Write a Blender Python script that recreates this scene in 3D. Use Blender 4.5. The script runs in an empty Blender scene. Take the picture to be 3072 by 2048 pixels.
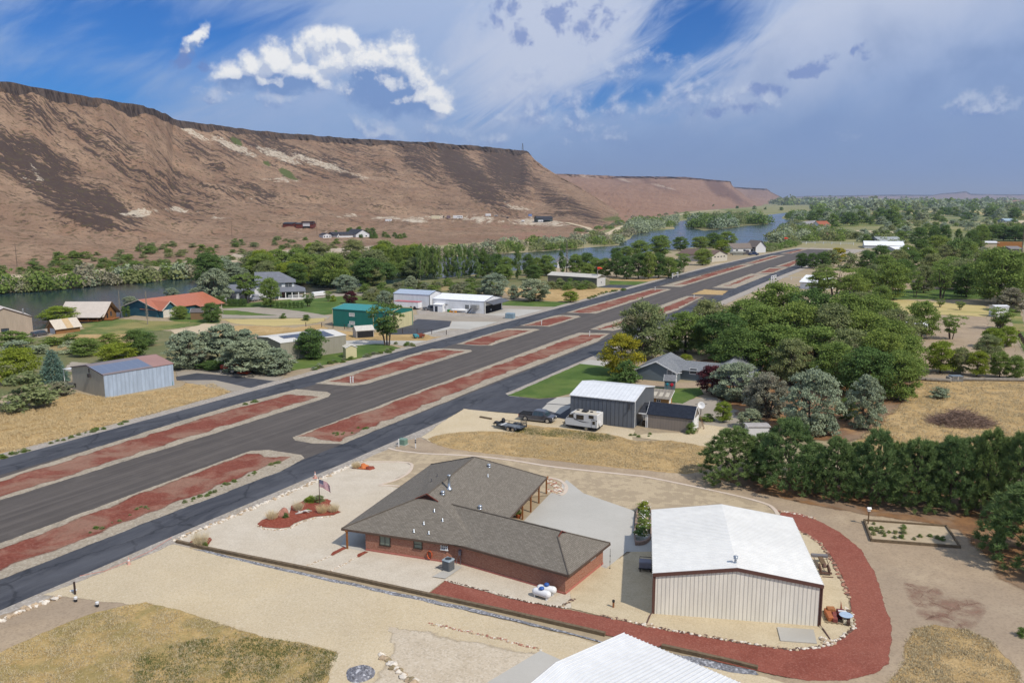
import bpy,bmesh,math,random
import numpy as np
from mathutils import Vector,Matrix,noise
R=math.radians
random.seed(7)
SC=bpy.context.scene
COL=SC.collection
# camera
F,CX,CY,Y0,H=2480.,1536.,1024.,600.,32.
TH=math.atan((CY-Y0)/F);S_,C_=math.sin(TH),math.cos(TH)
cam=bpy.data.cameras.new('camera');camo=bpy.data.objects.new('camera',cam);COL.objects.link(camo)
camo.location=(0,0,H);camo.rotation_euler=(R(90)-TH,0,0)
cam.sensor_width=36;cam.lens=36*F/3072;cam.clip_end=200000;cam.clip_start=.5
SC.camera=camo
def ray(u,v):
 a=(u-CX)/F;b=(v-CY)/F
 return(a,C_-b*S_,-(S_+b*C_))
def G(u,v,z=0.):
 """survey of the photograph: where the sight line (u, v) meets height z"""
 r=ray(u,v);t=(z-H)/r[2]
 return Vector((r[0]*t,r[1]*t,z))
def Zat(v,y):
 b=(v-CY)/F
 return H-y*(S_+b*C_)/(C_-b*S_)
def at_y(u,v,y):
 r=ray(u,v);t=y/r[1]
 return Vector((r[0]*t,y,H+r[2]*t))
def ppm(v,z=0.):
 """photo pixels per metre at ground row v"""
 p=G(CX,v,z);zc=p.y*C_-(z-H)*S_
 return F/zc
def lin(c):
 return tuple(((x/255.+.055)/1.055)**2.4 if x>10 else x/255./12.92 for x in c)
def alb(r,g,b,k=1.18):
 """albedo of a surface photographed as r, g, b in full sun"""
 return tuple(min(.85,x/k)for x in lin((r,g,b)))
# node helper
class NT:
 def __init__(s,tree):s.t=tree;s.n=tree.nodes;s.l=tree.links
 def new(s,k,**kw):
  n=s.n.new(k)
  for a,b in kw.items():setattr(n,a,b)
  return n
 def put(s,sock,v):
  if hasattr(v,'is_output')or isinstance(v,bpy.types.NodeSocket):s.l.new(v,sock)
  elif isinstance(v,(tuple,list))and len(v)==3 and sock.type=='RGBA':sock.default_value=(*v,1)
  else:sock.default_value=v
 def m(s,op,a,b=None,c=None,clamp=False):
  n=s.new('ShaderNodeMath',operation=op);n.use_clamp=clamp
  s.put(n.inputs[0],a)
  if b is not None:s.put(n.inputs[1],b)
  if c is not None:s.put(n.inputs[2],c)
  return n.outputs[0]
 def vm(s,op,a,b=None,scale=None):
  n=s.new('ShaderNodeVectorMath',operation=op);s.put(n.inputs[0],a)
  if b is not None:s.put(n.inputs[1],b)
  if scale is not None:s.put(n.inputs['Scale'],scale)
  return n.outputs['Value']if op in('LENGTH','DISTANCE','DOT_PRODUCT')else n.outputs[0]
 def step(s,v,a,b,lo=0.,hi=1.,kind='SMOOTHSTEP'):
  n=s.new('ShaderNodeMapRange',interpolation_type=kind);n.clamp=True
  s.put(n.inputs[0],v);s.put(n.inputs[1],a);s.put(n.inputs[2],b);s.put(n.inputs[3],lo);s.put(n.inputs[4],hi)
  return n.outputs[0]
 def noise(s,vec,scale,detail=4.,rough=.55,dist=0.,out=0):
  n=s.new('ShaderNodeTexNoise');s.put(n.inputs['Vector'],vec)
  n.inputs['Scale'].default_value=scale;n.inputs['Detail'].default_value=detail
  n.inputs['Roughness'].default_value=rough;n.inputs['Distortion'].default_value=dist
  return n.outputs[out]
 def vor(s,vec,scale,feature='F1',out='Color'):
  n=s.new('ShaderNodeTexVoronoi',feature=feature);s.put(n.inputs['Vector'],vec)
  n.inputs['Scale'].default_value=scale
  return n.outputs[out]
 def mix(s,f,a,b,blend='MIX'):
  n=s.new('ShaderNodeMix',data_type='RGBA',blend_type=blend)
  s.put(n.inputs[0],f);s.put(n.inputs[6],a);s.put(n.inputs[7],b)
  return n.outputs[2]
 def comb(s,x,y,z=0.):
  n=s.new('ShaderNodeCombineXYZ');s.put(n.inputs[0],x);s.put(n.inputs[1],y);s.put(n.inputs[2],z)
  return n.outputs[0]
 def sep(s,v):
  n=s.new('ShaderNodeSeparateXYZ');s.put(n.inputs[0],v);return n.outputs
 def pos(s):return s.new('ShaderNodeNewGeometry').outputs['Position']
 def obj(s):return s.new('ShaderNodeTexCoord').outputs['Object']
 def attr(s,name,out='Fac'):
  return s.new('ShaderNodeAttribute',attribute_name=name).outputs[out]
 def scl(s,v,k):return s.vm('MULTIPLY',v,k)
 def rot(s,v,ang):
  n=s.new('ShaderNodeVectorRotate',rotation_type='Z_AXIS');s.put(n.inputs[0],v);n.inputs['Angle'].default_value=ang
  return n.outputs[0]
def newmat(name):
 m=bpy.data.materials.new(name);m.use_nodes=True;m.node_tree.nodes.clear()
 return m,NT(m.node_tree)
def finish(m,t,color,rough=.8,bump=None,bstr=.3,bdist=.05,spec=.3,metal=0.,edge=None,normal=None,trans=None):
 p=t.new('ShaderNodeBsdfPrincipled');t.put(p.inputs['Base Color'],color);t.put(p.inputs['Roughness'],rough)
 p.inputs['Specular IOR Level'].default_value=spec;t.put(p.inputs['Metallic'],metal)
 if bump is not None:
  b=t.new('ShaderNodeBump');b.inputs['Strength'].default_value=bstr;b.inputs['Distance'].default_value=bdist
  t.put(b.inputs['Height'],bump);t.l.new(b.outputs[0],p.inputs['Normal'])
 out=t.new('ShaderNodeOutputMaterial');sh=p.outputs[0]
 if edge is not None:
  tr=t.new('ShaderNodeBsdfTransparent');mx=t.new('ShaderNodeMixShader')
  t.put(mx.inputs[0],edge);t.l.new(tr.outputs[0],mx.inputs[1]);t.l.new(sh,mx.inputs[2]);sh=mx.outputs[0]
 t.l.new(sh,out.inputs[0])
 return m
def edge_mask(t,P,sc=1.5,soft=.12):
 """ragged border of a ground sheet: 'edge' runs 0 at the outline to 1 inside"""
 n=t.noise(P,sc,5,.65);e=t.attr('edge')
 return t.step(t.m('SUBTRACT',t.m('MULTIPLY',e,1.3),n),-.22-soft,-.22+soft)
MATS={}
def plain(name,rgb,rough=.6,var=.12,sc=2.,metal=0.,spec=.3,bump=0.,bsc=20.,dirt=0.):
 """painted or bare surface with mottling, so that no face is one flat colour"""
 if name in MATS:return MATS[name]
 m,t=newmat(name);o=t.obj()
 n=t.noise(o,sc,5,.6);n2=t.noise(o,sc*9,3,.5)
 f=t.m('ADD',t.m('MULTIPLY',n,.7),t.m('MULTIPLY',n2,.3))
 lo=tuple(x*(1-var)for x in rgb);hi=tuple(min(.9,x*(1+var))for x in rgb)
 c=t.mix(t.step(f,.3,.7),lo,hi)
 if dirt:
  z=t.sep(o)[2]
  g=t.m('MULTIPLY',t.step(t.m('ADD',z,t.m('MULTIPLY',n2,.8)),1.1,.2),dirt)
  c=t.mix(g,c,(.22,.17,.12))
 finish(m,t,c,rough,t.noise(o,bsc,3)if bump else None,bump,.02,spec,metal)
 MATS[name]=m;return m
def ribbed(name,rgb,pitch=.3,axis=0,rough=.45,var=.06,depth=.5,line=.55,metal=0.,spec=.4,streak=.12):
 """sheet metal with trapezoid ribs; axis 0 = ribs repeat along local x, 1 = along local y"""
 if name in MATS:return MATS[name]
 m,t=newmat(name);o=t.obj();x=t.sep(o)
 f=t.m('FRACT',t.m('DIVIDE',x[axis],pitch))
 d=t.m('ABSOLUTE',t.m('SUBTRACT',f,.5))
 rib=t.step(d,.32,.42)
 groove=t.m('MULTIPLY',t.step(d,.36,.42),t.step(d,.5,.44))
 n=t.noise(t.scl(o,(1,1,.25)),1.3,5,.6)
 c=t.mix(t.step(n,.35,.7),tuple(v*(1-var)for v in rgb),tuple(min(.9,v*(1+var))for v in rgb))
 c=t.mix(t.m('MULTIPLY',groove,line),c,tuple(v*.35 for v in rgb))
 pan=t.new('ShaderNodeTexWhiteNoise',noise_dimensions='1D');t.put(pan.inputs['W'],t.m('FLOOR',t.m('DIVIDE',x[axis],.914)))
 c=t.mix(t.m('MULTIPLY',pan.outputs[0],streak),c,tuple(v*.72 for v in rgb))
 finish(m,t,c,rough,rib,depth,.03,spec,metal)
 MATS[name]=m;return m
def shingles(name,a,b,u=.3,v=.14):
 if name in MATS:return MATS[name]
 m,t=newmat(name);o=t.obj();uvn=t.new('ShaderNodeUVMap')
 br=t.new('ShaderNodeTexBrick');t.put(br.inputs['Vector'],uvn.outputs[0])
 br.inputs['Scale'].default_value=1;br.inputs['Brick Width'].default_value=u;br.inputs['Row Height'].default_value=v
 br.inputs['Mortar Size'].default_value=.012;br.inputs['Mortar Smooth'].default_value=.3;br.inputs['Bias'].default_value=-.1
 br.inputs['Color1'].default_value=(*a,1);br.inputs['Color2'].default_value=(*b,1)
 br.inputs['Mortar'].default_value=(*[x*.45 for x in a],1)
 n=t.noise(o,.9,5,.6)
 c=t.mix(t.m('MULTIPLY',t.step(n,.35,.75),.35),br.outputs[0],tuple(x*.6 for x in b))
 finish(m,t,c,.9,br.outputs[1],-.4,.02,.15)
 MATS[name]=m;return m
def bricks(name,cols,mortar,u=.22,v=.075):
 if name in MATS:return MATS[name]
 m,t=newmat(name);uvn=t.new('ShaderNodeUVMap').outputs[0]
 br=t.new('ShaderNodeTexBrick');t.put(br.inputs['Vector'],uvn)
 br.inputs['Scale'].default_value=1;br.inputs['Brick Width'].default_value=u;br.inputs['Row Height'].default_value=v
 br.inputs['Mortar Size'].default_value=.008;br.inputs['Bias'].default_value=0
 br.inputs['Color1'].default_value=(*cols[0],1);br.inputs['Color2'].default_value=(*cols[1],1);br.inputs['Mortar'].default_value=(*mortar,1)
 w=t.noise(t.scl(uvn,(3.2,11,1)),1.6,2,.6)
 c=t.mix(t.m('MULTIPLY',t.step(w,.56,.68),.65),br.outputs[0],cols[2])
 c=t.mix(t.m('MULTIPLY',t.step(w,.4,.3),.55),c,cols[3])
 finish(m,t,c,.85,br.outputs[1],-.5,.01,.2)
 MATS[name]=m;return m
def glass(name='window_glass',rgb=(.03,.04,.05)):
 if name in MATS:return MATS[name]
 m,t=newmat(name);o=t.obj()
 c=t.mix(t.noise(o,1.5,2),rgb,tuple(x*2.2 for x in rgb))
 finish(m,t,c,.06,spec=.6);MATS[name]=m;return m
# mesh helpers
class MB:
 """collects vertices and faces of ONE mesh object"""
 def __init__(s):s.v=[];s.f=[];s.uv=None;s.mi=[];s.cur=0;s.smooth=False
 def add(s,vs,fs):
  b=len(s.v);s.v+=[tuple(p)for p in vs];s.f+=[tuple(i+b for i in f)for f in fs];s.mi+=[s.cur]*len(fs);return s
 def quad(s,a,b,c,d):return s.add([a,b,c,d],[(0,1,2,3)])
 def poly(s,pts):return s.add(pts,[tuple(range(len(pts)))])
 def box(s,x0,x1,y0,y1,z0,z1,M=None):
  vs=[Vector((x,y,z))for z in(z0,z1)for y in(y0,y1)for x in(x0,x1)]
  if M is not None:vs=[M@p for p in vs]
  return s.add(vs,[(0,2,3,1),(4,5,7,6),(0,1,5,4),(2,6,7,3),(0,4,6,2),(1,3,7,5)])
 def bbox(s,x0,x1,y0,y1,z0,z1,bev=.05,M=None):
  """box with chamfered vertical and top edges"""
  b=min(bev,(x1-x0)/2.1,(y1-y0)/2.1,(z1-z0)/1.1)
  def ring(x0,x1,y0,y1,z,c):return[(x0+c,y0,z),(x1-c,y0,z),(x1,y0+c,z),(x1,y1-c,z),(x1-c,y1,z),(x0+c,y1,z),(x0,y1-c,z),(x0,y0+c,z)]
  vs=ring(x0,x1,y0,y1,z0,b)+ring(x0,x1,y0,y1,z1-b,b)+ring(x0+b,x1-b,y0+b,y1-b,z1,b*.5)
  vs=[Vector(p)for p in vs]
  if M is not None:vs=[M@p for p in vs]
  fs=[tuple(reversed(range(8))),tuple(range(16,24))]
  for k in(0,8):fs+=[(k+i,k+(i+1)%8,k+8+(i+1)%8,k+8+i)for i in range(8)]
  return s.add(vs,fs)
 def tube(s,pts,r,n=8,cap=True):
  pts=[Vector(p)for p in pts];rs=r if isinstance(r,(list,tuple))else[r]*len(pts)
  vs=[]
  for i,p in enumerate(pts):
   d=(pts[min(i+1,len(pts)-1)]-pts[max(i-1,0)])
   if d.length<1e-9:d=Vector((0,0,1))
   d.normalize();a=d.orthogonal().normalized()if abs(d.z)<.9 else d.cross(Vector((0,1,0))).normalized()
   b=d.cross(a)
   vs+=[p+(a*math.cos(k*2*math.pi/n)+b*math.sin(k*2*math.pi/n))*rs[i]for k in range(n)]
  fs=[(i*n+k,i*n+(k+1)%n,(i+1)*n+(k+1)%n,(i+1)*n+k)for i in range(len(pts)-1)for k in range(n)]
  if cap:fs+=[tuple(reversed(range(n))),tuple(range((len(pts)-1)*n,len(pts)*n))]
  return s.add(vs,fs)
 def lathe(s,prof,n=16,M=None):
  vs=[];
  for r,z in prof:vs+=[Vector((r*math.cos(k*2*math.pi/n),r*math.sin(k*2*math.pi/n),z))for k in range(n)]
  if M is not None:vs=[M@p for p in vs]
  fs=[(i*n+k,i*n+(k+1)%n,(i+1)*n+(k+1)%n,(i+1)*n+k)for i in range(len(prof)-1)for k in range(n)]
  fs+=[tuple(reversed(range(n))),tuple(range((len(prof)-1)*n,len(prof)*n))]
  return s.add(vs,fs)
 def rock(s,c,r,seed=0,flat=.6,n=2):
  bm=bmesh.new();bmesh.ops.create_icosphere(bm,subdivisions=n,radius=1)
  vs=[]
  for v in bm.verts:
   k=1+.45*noise.noise(v.co*1.6+Vector((seed*7.3,seed*3.1,seed)))
   vs.append((c[0]+v.co.x*r*k,c[1]+v.co.y*r*k*.85,c[2]+max(-.2,v.co.z)*r*k*flat))
  fs=[tuple(v.index for v in f.verts)for f in bm.faces];bm.free()
  return s.add(vs,fs)
 def prism(s,outline,z0,z1):
  """vertical prism over a plan outline (counter-clockwise)"""
  n=len(outline);vs=[(p[0],p[1],z0)for p in outline]+[(p[0],p[1],z1)for p in outline]
  fs=[tuple(reversed(range(n))),tuple(range(n,2*n))]+[(i,(i+1)%n,n+(i+1)%n,n+i)for i in range(n)]
  return s.add(vs,fs)
 def build(s,name,mat,parent=None,smooth=False,uv=False,loc=None,rotz=0.):
  me=bpy.data.meshes.new(name);me.from_pydata(s.v,[],s.f)
  for m in(mat if isinstance(mat,(list,tuple))else[mat]):me.materials.append(m)
  if isinstance(mat,(list,tuple)):me.polygons.foreach_set('material_index',s.mi)
  if smooth:me.polygons.foreach_set('use_smooth',[True]*len(me.polygons))
  if uv:
   L=me.uv_layers.new(name='UVMap');k=0
   for p in me.polygons:
    n=p.normal;h=Vector((-n.y,n.x,0))
    if h.length<1e-4:h=Vector((1,0,0))
    h.normalize();w=n.cross(h)
    for vi in p.vertices:
     co=me.vertices[vi].co;L.data[k].uv=(co.dot(h),co.dot(w));k+=1
  me.update()
  o=bpy.data.objects.new(name,me);COL.objects.link(o)
  if parent is not None:o.parent=parent
  if loc is not None:o.location=loc
  o.rotation_euler.z=rotz
  return o
def tag(o,label=None,cat=None,group=None,kind=None):
 if label:o['label']=label
 if cat:o['category']=cat
 if group:o['group']=group
 if kind:o['kind']=kind
 return o
def thing(name,label,cat,loc=(0,0,0),rz=0.,group=None):
 o=bpy.data.objects.new(name,None);COL.objects.link(o);o.empty_display_size=.2
 o.location=loc;o.rotation_euler.z=rz
 return tag(o,label,cat,group)
def copy_tree(o,parent=None):
 c=o.copy();COL.objects.link(c)
 if parent is not None:c.parent=parent
 for ch in list(o.children):copy_tree(ch,c)
 return c
# ground sheets
def resample(pts,step):
 out=[]
 for i in range(len(pts)):
  a,b=pts[i],pts[(i+1)%len(pts)]
  n=max(1,min(400,int((b-a).length/step)))
  out+=[a.lerp(b,k/n)for k in range(n)]
 return out
def chaikin(pts,n=1):
 for _ in range(n):
  q=[]
  for i in range(len(pts)):
   a,b=pts[i],pts[(i+1)%len(pts)];q+=[a.lerp(b,.25),a.lerp(b,.75)]
  pts=q
 return pts
def area(p):return sum(p[i].x*p[(i+1)%len(p)].y-p[(i+1)%len(p)].x*p[i].y for i in range(len(p)))/2
def sheet(name,pts,z,mat,fringe=0.,step=1.5,jit=0.,round_=0,kind='structure',px=True,label=None,cat=None):
 """flat ground cover inside an outline; fringe = width in metres of its ragged border"""
 P=[G(*p)if px else Vector((p[0],p[1],0))for p in pts]
 for p in P:p.z=0
 if round_:P=chaikin(P,round_)
 if area(P)<0:P.reverse()
 P=resample(P,step)
 if jit:P=[p+Vector((noise.noise(p*.35),noise.noise(p*.35+Vector((9,9,9))),0))*jit+Vector((noise.noise(p*1.7),noise.noise(p*1.7+Vector((5,1,2))),0))*jit*.5 for p in P]
 n=len(P);bm=bmesh.new();ev={}
 if fringe:
  A=np.array([(p.x,p.y)for p in P]);B=np.roll(A,-1,0);AB=B-A;LL=(AB**2).sum(1)+1e-9
  def clear(q):
   tt=np.clip(((q-A)*AB).sum(1)/LL,0,1);return math.sqrt((((A+AB*tt[:,None])-q)**2).sum(1).min())
  inn=[]
  for i in range(n):
   d=(P[(i+1)%n]-P[i-1]);d.normalize();nn=Vector((-d.y,d.x,0));q=P[i]
   for f in(1.,.6,.35,.2,.1,.05):
    c=P[i]+nn*fringe*f
    if clear(np.array((c.x,c.y)))>.72*fringe*f:q=c;break
   else:q=P[i]+nn*fringe*.02
   inn.append(q)
 def fill(loop):
  vs=[bm.verts.new((p.x,p.y,z))for p in loop]
  return vs
 outer=fill(P)
 if fringe:
  for v in outer:v.co.z-=.0012
 if fringe:
  inner=fill(inn)
  for i,v in enumerate(inner):v.co.z+=.0003*((i*7)%5-2)/2
  for v in outer:ev[v]=0.
  for v in inner:ev[v]=1.
  for i in range(n):bm.faces.new((outer[i],outer[(i+1)%n],inner[(i+1)%n],inner[i]))
  loop=inner
 else:loop=outer
 from mathutils.geometry import tessellate_polygon
 for t in tessellate_polygon([[v.co for v in loop]]):
  try:bm.faces.new([loop[i]for i in t])
  except ValueError:pass
 bmesh.ops.recalc_face_normals(bm,faces=bm.faces)
 for f in bm.faces:
  if f.normal.z<0:f.normal_flip()
 bm.verts.index_update();vals=[ev.get(v,1.)for v in bm.verts]
 me=bpy.data.meshes.new(name);bm.to_mesh(me);bm.free();me.materials.append(mat)
 a=me.attributes.new('edge','FLOAT','POINT');a.data.foreach_set('value',vals)
 o=bpy.data.objects.new(name,me);COL.objects.link(o);o['kind']=kind
 if label:o['label']=label
 if cat:o['category']=cat
 return o
# sun and sky
SUN_AZ,SUN_EL=R(133.5),R(49)
sd=Vector((math.sin(SUN_AZ)*math.cos(SUN_EL),math.cos(SUN_AZ)*math.cos(SUN_EL),math.sin(SUN_EL)))
sl=bpy.data.lights.new('sun','SUN');sl.energy=3.9;sl.angle=R(.53);sl.color=(1,.93,.83)
so=bpy.data.objects.new('sun',sl);COL.objects.link(so);so.rotation_euler=sd.to_track_quat('Z','Y').to_euler();so.location=(0,0,300)
W=bpy.data.worlds.new('World');SC.world=W;W.use_nodes=True;W.node_tree.nodes.clear();t=NT(W.node_tree)
W.cycles.sampling_method='MANUAL';W.cycles.sample_map_resolution=512
BG=.1
def skyc(r,g,b):return tuple(x/BG for x in lin((r,g,b)))
sky=t.new('ShaderNodeTexSky',sky_type='NISHITA');sky.sun_disc=False;sky.sun_elevation=SUN_EL;sky.sun_rotation=SUN_AZ
sky.altitude=700;sky.dust_density=.6;sky.ozone_density=2.
D=t.new('ShaderNodeTexCoord').outputs['Generated']
dx,dy,dz=t.sep(D)
az=t.m('ARCTAN2',dx,dy);el=t.m('ARCSINE',dz)
A=t.comb(az,el)
def ae(u,v):
 r=Vector(ray(u,v)).normalized();return math.atan2(r.x,r.y),math.asin(r.z)
def blob(Av,u,v,ru,rv,rot=0.):
 a,e=ae(u,v);d=t.vm('SUBTRACT',Av,(a,e,0))
 if rot:d=t.rot(d,-rot)
 d=t.vm('MULTIPLY',d,(F/ru,F/rv,0))
 return t.m('SUBTRACT',1.,t.vm('LENGTH',d))
def union(l):
 o=l[0]
 for b in l[1:]:o=t.m('SMOOTH_MAX',o,b,.25)
 return o
fine=t.noise(A,42,7,.6,.3);mid=t.noise(t.vm('ADD',A,(3,1,0)),13,6,.58,.2)
streak=t.noise(t.scl(t.rot(A,-.32),(4,17,1)),1.,6,.6,.8)
fib=t.noise(t.scl(t.rot(A,-.6),(7,26,1)),1.,6,.62,1.0)
base=t.mix(1.,sky.outputs[0],(.10,.44,.94),'MULTIPLY')
win=union([blob(A,420,60,640,190,.0),blob(A,2080,70,270,190,.55),blob(A,2230,215,330,75,.35),blob(A,1820,290,520,60,.1),blob(A,100,300,450,160,.1)])
veil=t.m('SUBTRACT',t.m('ADD',t.m('MULTIPLY',streak,.7),t.m('MULTIPLY',fib,.55)),t.m('MULTIPLY',t.m('MAXIMUM',win,-.5),.6))
vf=t.step(veil,.12,.68)
vf=t.m('MULTIPLY',vf,.95)
vcol=t.mix(t.step(t.m('ADD',el,t.m('MULTIPLY',az,.1)),.06,.27),skyc(146,174,216),skyc(178,195,226))
vcol=t.mix(t.m('MULTIPLY',t.step(streak,.45,.7),.4),vcol,skyc(176,190,222))
c=t.mix(vf,base,vcol)
sh=t.m('ADD',union([blob(A,2560,110,520,170,.42),blob(A,2950,120,420,260,.3),blob(A,1650,130,360,230,.5)]),t.m('MULTIPLY',t.m('SUBTRACT',fib,.5),1.5))
c=t.mix(t.m('MULTIPLY',t.step(sh,-.1,.55),.9),c,t.mix(mid,skyc(190,201,226),skyc(204,212,230)))
bank=t.m('ADD',t.m('ADD',t.m('MULTIPLY',el,-7.2),t.m('MULTIPLY',t.m('MAXIMUM',az,-.6),1.9)),t.m('MULTIPLY',t.m('SUBTRACT',mid,.5),.9))
bf=t.step(bank,-.95,.15)
bcol=t.mix(t.step(el,.16,.0),skyc(132,160,206),skyc(120,148,192))
bcol=t.mix(t.step(mid,.42,.65),bcol,skyc(122,150,197))
bcol=t.mix(t.step(el,.025,.0),bcol,skyc(132,157,196))
c=t.mix(t.m('MULTIPLY',bf,.93),c,bcol)
CU=[(700,232,62,42),(765,205,60,48),(830,190,72,62),(885,225,80,52),(820,240,90,42),(950,235,60,42),(900,150,40,40),(965,140,68,58),(1040,125,42,42),(1010,185,80,62),(1100,190,95,62),(1190,185,90,62),(1140,250,130,78),(1230,240,85,66),(1265,300,90,56),(1190,300,120,52),(1310,320,58,32),(590,105,40,17,.7),(560,140,26,15,.9)]
SM=[(1895,155,60,46),(2000,190,84,40),(1870,212,100,34),(1680,240,190,70),(1720,310,240,70),(1870,210,110,38),(2090,290,190,50),(2240,290,120,36),(1490,280,60,32),(1650,350,190,55),(1130,385,130,38,-.5),(1320,400,120,38),(2960,315,120,40),(2550,400,60,26),(640,285,66,26),(830,300,70,20),(1430,420,150,30),(1760,400,130,45)]
def cum(off):
 Av=t.vm('ADD',A,off)
 f=t.noise(t.vm('ADD',Av,(7,3,0)),46,7,.62,.0)
 f2=t.noise(t.vm('ADD',Av,(1,5,0)),17,3,.5,.0)
 w=t.vm('ADD',Av,t.vm('SCALE',t.vm('SUBTRACT',t.noise(Av,30,4,.6,0,1),(.5,.5,.5)),scale=.026))
 big=union([blob(w,*b)for b in CU])
 sm=union([blob(w,*b)for b in SM])
 n=t.m('ADD',t.m('MULTIPLY',t.m('SUBTRACT',f,.5),1.25),t.m('MULTIPLY',t.m('SUBTRACT',f2,.5),.8))
 b=t.m('ADD',big,t.m('MULTIPLY',n,1.25));s=t.m('ADD',t.m('MULTIPLY',t.m('MINIMUM',sm,.45),.6),t.m('MULTIPLY',n,1.35))
 return b,t.m('SUBTRACT',s,.25)
b0,s0=cum((0,0,0));b1,s1=cum((.0045,.0085,0))
BELLY=union([blob(A,1150,300,130,55,.35),blob(A,1110,265,90,60,.3),blob(A,880,258,95,34),blob(A,1215,335,110,34),blob(A,730,255,80,28),blob(A,575,190,60,50)])
lit=t.m('ADD',t.step(t.m('SUBTRACT',b0,b1),-.46,.40,kind='LINEAR'),t.m('MULTIPLY',t.m('SUBTRACT',fine,.5),.8))
lit=t.m('SUBTRACT',t.m('MAXIMUM',t.m('ADD',lit,.05),.40),t.m('MULTIPLY',t.step(t.m('ADD',BELLY,t.m('MULTIPLY',t.m('SUBTRACT',fine,.5),1.6)),-.35,.9),.72))
bc=t.mix(t.step(lit,.05,.5),skyc(118,150,202),skyc(196,206,227));bc=t.mix(t.step(lit,.36,.70),bc,skyc(224,229,238));bc=t.mix(t.step(lit,.66,1.05),bc,skyc(247,247,247))
c=t.mix(t.m('MULTIPLY',t.step(s0,-.20,.42),.7),c,t.mix(t.step(t.m('SUBTRACT',s0,s1),-.2,.34),skyc(116,145,200),skyc(200,210,230)))
c=t.mix(t.step(b0,-.20,.55),c,bc)
SD=[(1505,65,70,60),(1680,55,90,75),(1790,60,110,70,.3),(1580,120,60,40),(1520,30,90,40),(2470,185,150,38,.3),(2420,215,120,34,.2),(2560,150,60,20,.5),(540,180,56,60),(600,205,50,30),(2300,265,110,40),(2170,330,140,30)]
d0=t.m('ADD',union([blob(A,*b)for b in SD]),t.m('MULTIPLY',t.m('SUBTRACT',fine,.55),3.0))
c=t.mix(t.m('MULTIPLY',t.step(d0,.2,.75),.72),c,skyc(108,134,194))
bg=t.new('ShaderNodeBackground');t.put(bg.inputs[0],c);bg.inputs[1].default_value=BG
t.l.new(bg.outputs[0],t.new('ShaderNodeOutputWorld').inputs[0])
SC.view_settings.view_transform='Standard';SC.view_settings.look='None';SC.view_settings.exposure=0.;SC.view_settings.gamma=1
SC.render.engine='CYCLES';SC.cycles.max_bounces=5;SC.cycles.diffuse_bounces=2;SC.cycles.transparent_max_bounces=12
SC.cycles.use_denoising=True;SC.cycles.caustics_reflective=False;SC.cycles.caustics_refractive=False
# ground materials
def gmat(name,cols,sc=.8,fine=8.,rough=.95,edge=None,bump=.4,bd=.03,speck=None,speck_amt=.5,big=None,bigamt=.5,bigsc=.05,rotv=None,stretch=None,esoft=.12):
 """earth, gravel or grass: two tones, a grain, optional large patches and specks"""
 m,t=newmat(name);P=t.pos()
 Q=P if rotv is None else t.scl(t.rot(P,rotv),stretch)
 n=t.noise(Q,sc,6,.62);g=t.noise(P,fine,4,.7)
 c=t.mix(t.step(t.m('ADD',t.m('MULTIPLY',n,.65),t.m('MULTIPLY',g,.35)),.36,.64),cols[0],cols[1])
 if len(cols)>2:c=t.mix(t.m('MULTIPLY',t.step(t.noise(Q,sc*.37,5,.6),.52,.66),.8),c,cols[2])
 if big is not None:c=t.mix(t.m('MULTIPLY',t.step(t.noise(P,bigsc,5,.6,.6),.45,.62),bigamt),c,big)
 if speck is not None:
  v=t.sep(t.vor(P,fine*.9))[0]
  c=t.mix(t.m('MULTIPLY',t.step(v,.6,.95),speck_amt),c,speck)
  v2=t.sep(t.vor(t.vm('ADD',P,(3,5,0)),fine*.8))[1]
  c=t.mix(t.m('MULTIPLY',t.step(v2,.65,.95),speck_amt*.8),c,tuple(x*.55 for x in cols[0]))
 e=edge_mask(t,P,edge,esoft)if edge else None
 if name=='cinder_stain':e=t.m('MULTIPLY',e,t.step(t.noise(P,.7,5,.7),.32,.72,0.,.8))
 return finish(m,t,c,rough,g,bump,bd,.15,edge=e)
M_dirt=gmat('dirt',[alb(166,146,121),alb(182,161,134),alb(194,174,145)],.25,7,edge=.6,big=alb(164,147,127),speck=alb(130,114,98),speck_amt=.25)
M_sand=gmat('sand_gravel',[alb(202,183,148),alb(212,194,161),alb(194,175,142)],.18,13,edge=.8,speck=alb(226,214,190),speck_amt=.35,big=alb(196,180,152),bigamt=.5)
M_pink=gmat('pea_gravel',[alb(196,180,155),alb(207,192,168)],.4,9,edge=.35,speck=alb(226,214,195),speck_amt=.4)
M_white=gmat('white_gravel',[alb(199,186,165),alb(211,199,179)],.5,15,edge=2.5,speck=alb(234,224,206),speck_amt=.32,big=alb(203,188,163),bigamt=.5,bump=.5)
M_tan=gmat('tan_gravel',[alb(196,178,145),alb(209,192,159)],.5,15,edge=2.5,speck=alb(228,213,184),speck_amt=.32,bump=.5)
M_red=gmat('red_cinder',[alb(134,74,61),alb(151,88,73)],.5,13,edge=1.2,speck=alb(186,132,114),speck_amt=.3,bump=.6,big=alb(152,96,80),bigamt=.55)
M_cinder=gmat('cinder',[alb(122,66,53),alb(138,80,65),alb(154,110,92)],.5,6,edge=.45,speck=alb(176,126,108),speck_amt=.25,big=alb(158,130,110),bigamt=.62,bigsc=.16,rotv=R(-28)+1.5708*0,stretch=(1,1,1),esoft=.2)
M_shoulder=gmat('shoulder_gravel',[alb(158,150,140),alb(178,168,155),alb(168,156,138)],.4,6,edge=1.,speck=alb(205,198,186),speck_amt=.45)
M_shoulder2=gmat('median_gravel',[alb(160,148,129),alb(178,165,144),alb(152,142,126)],.4,6,edge=1.,speck=alb(208,198,180),speck_amt=.4)
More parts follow.
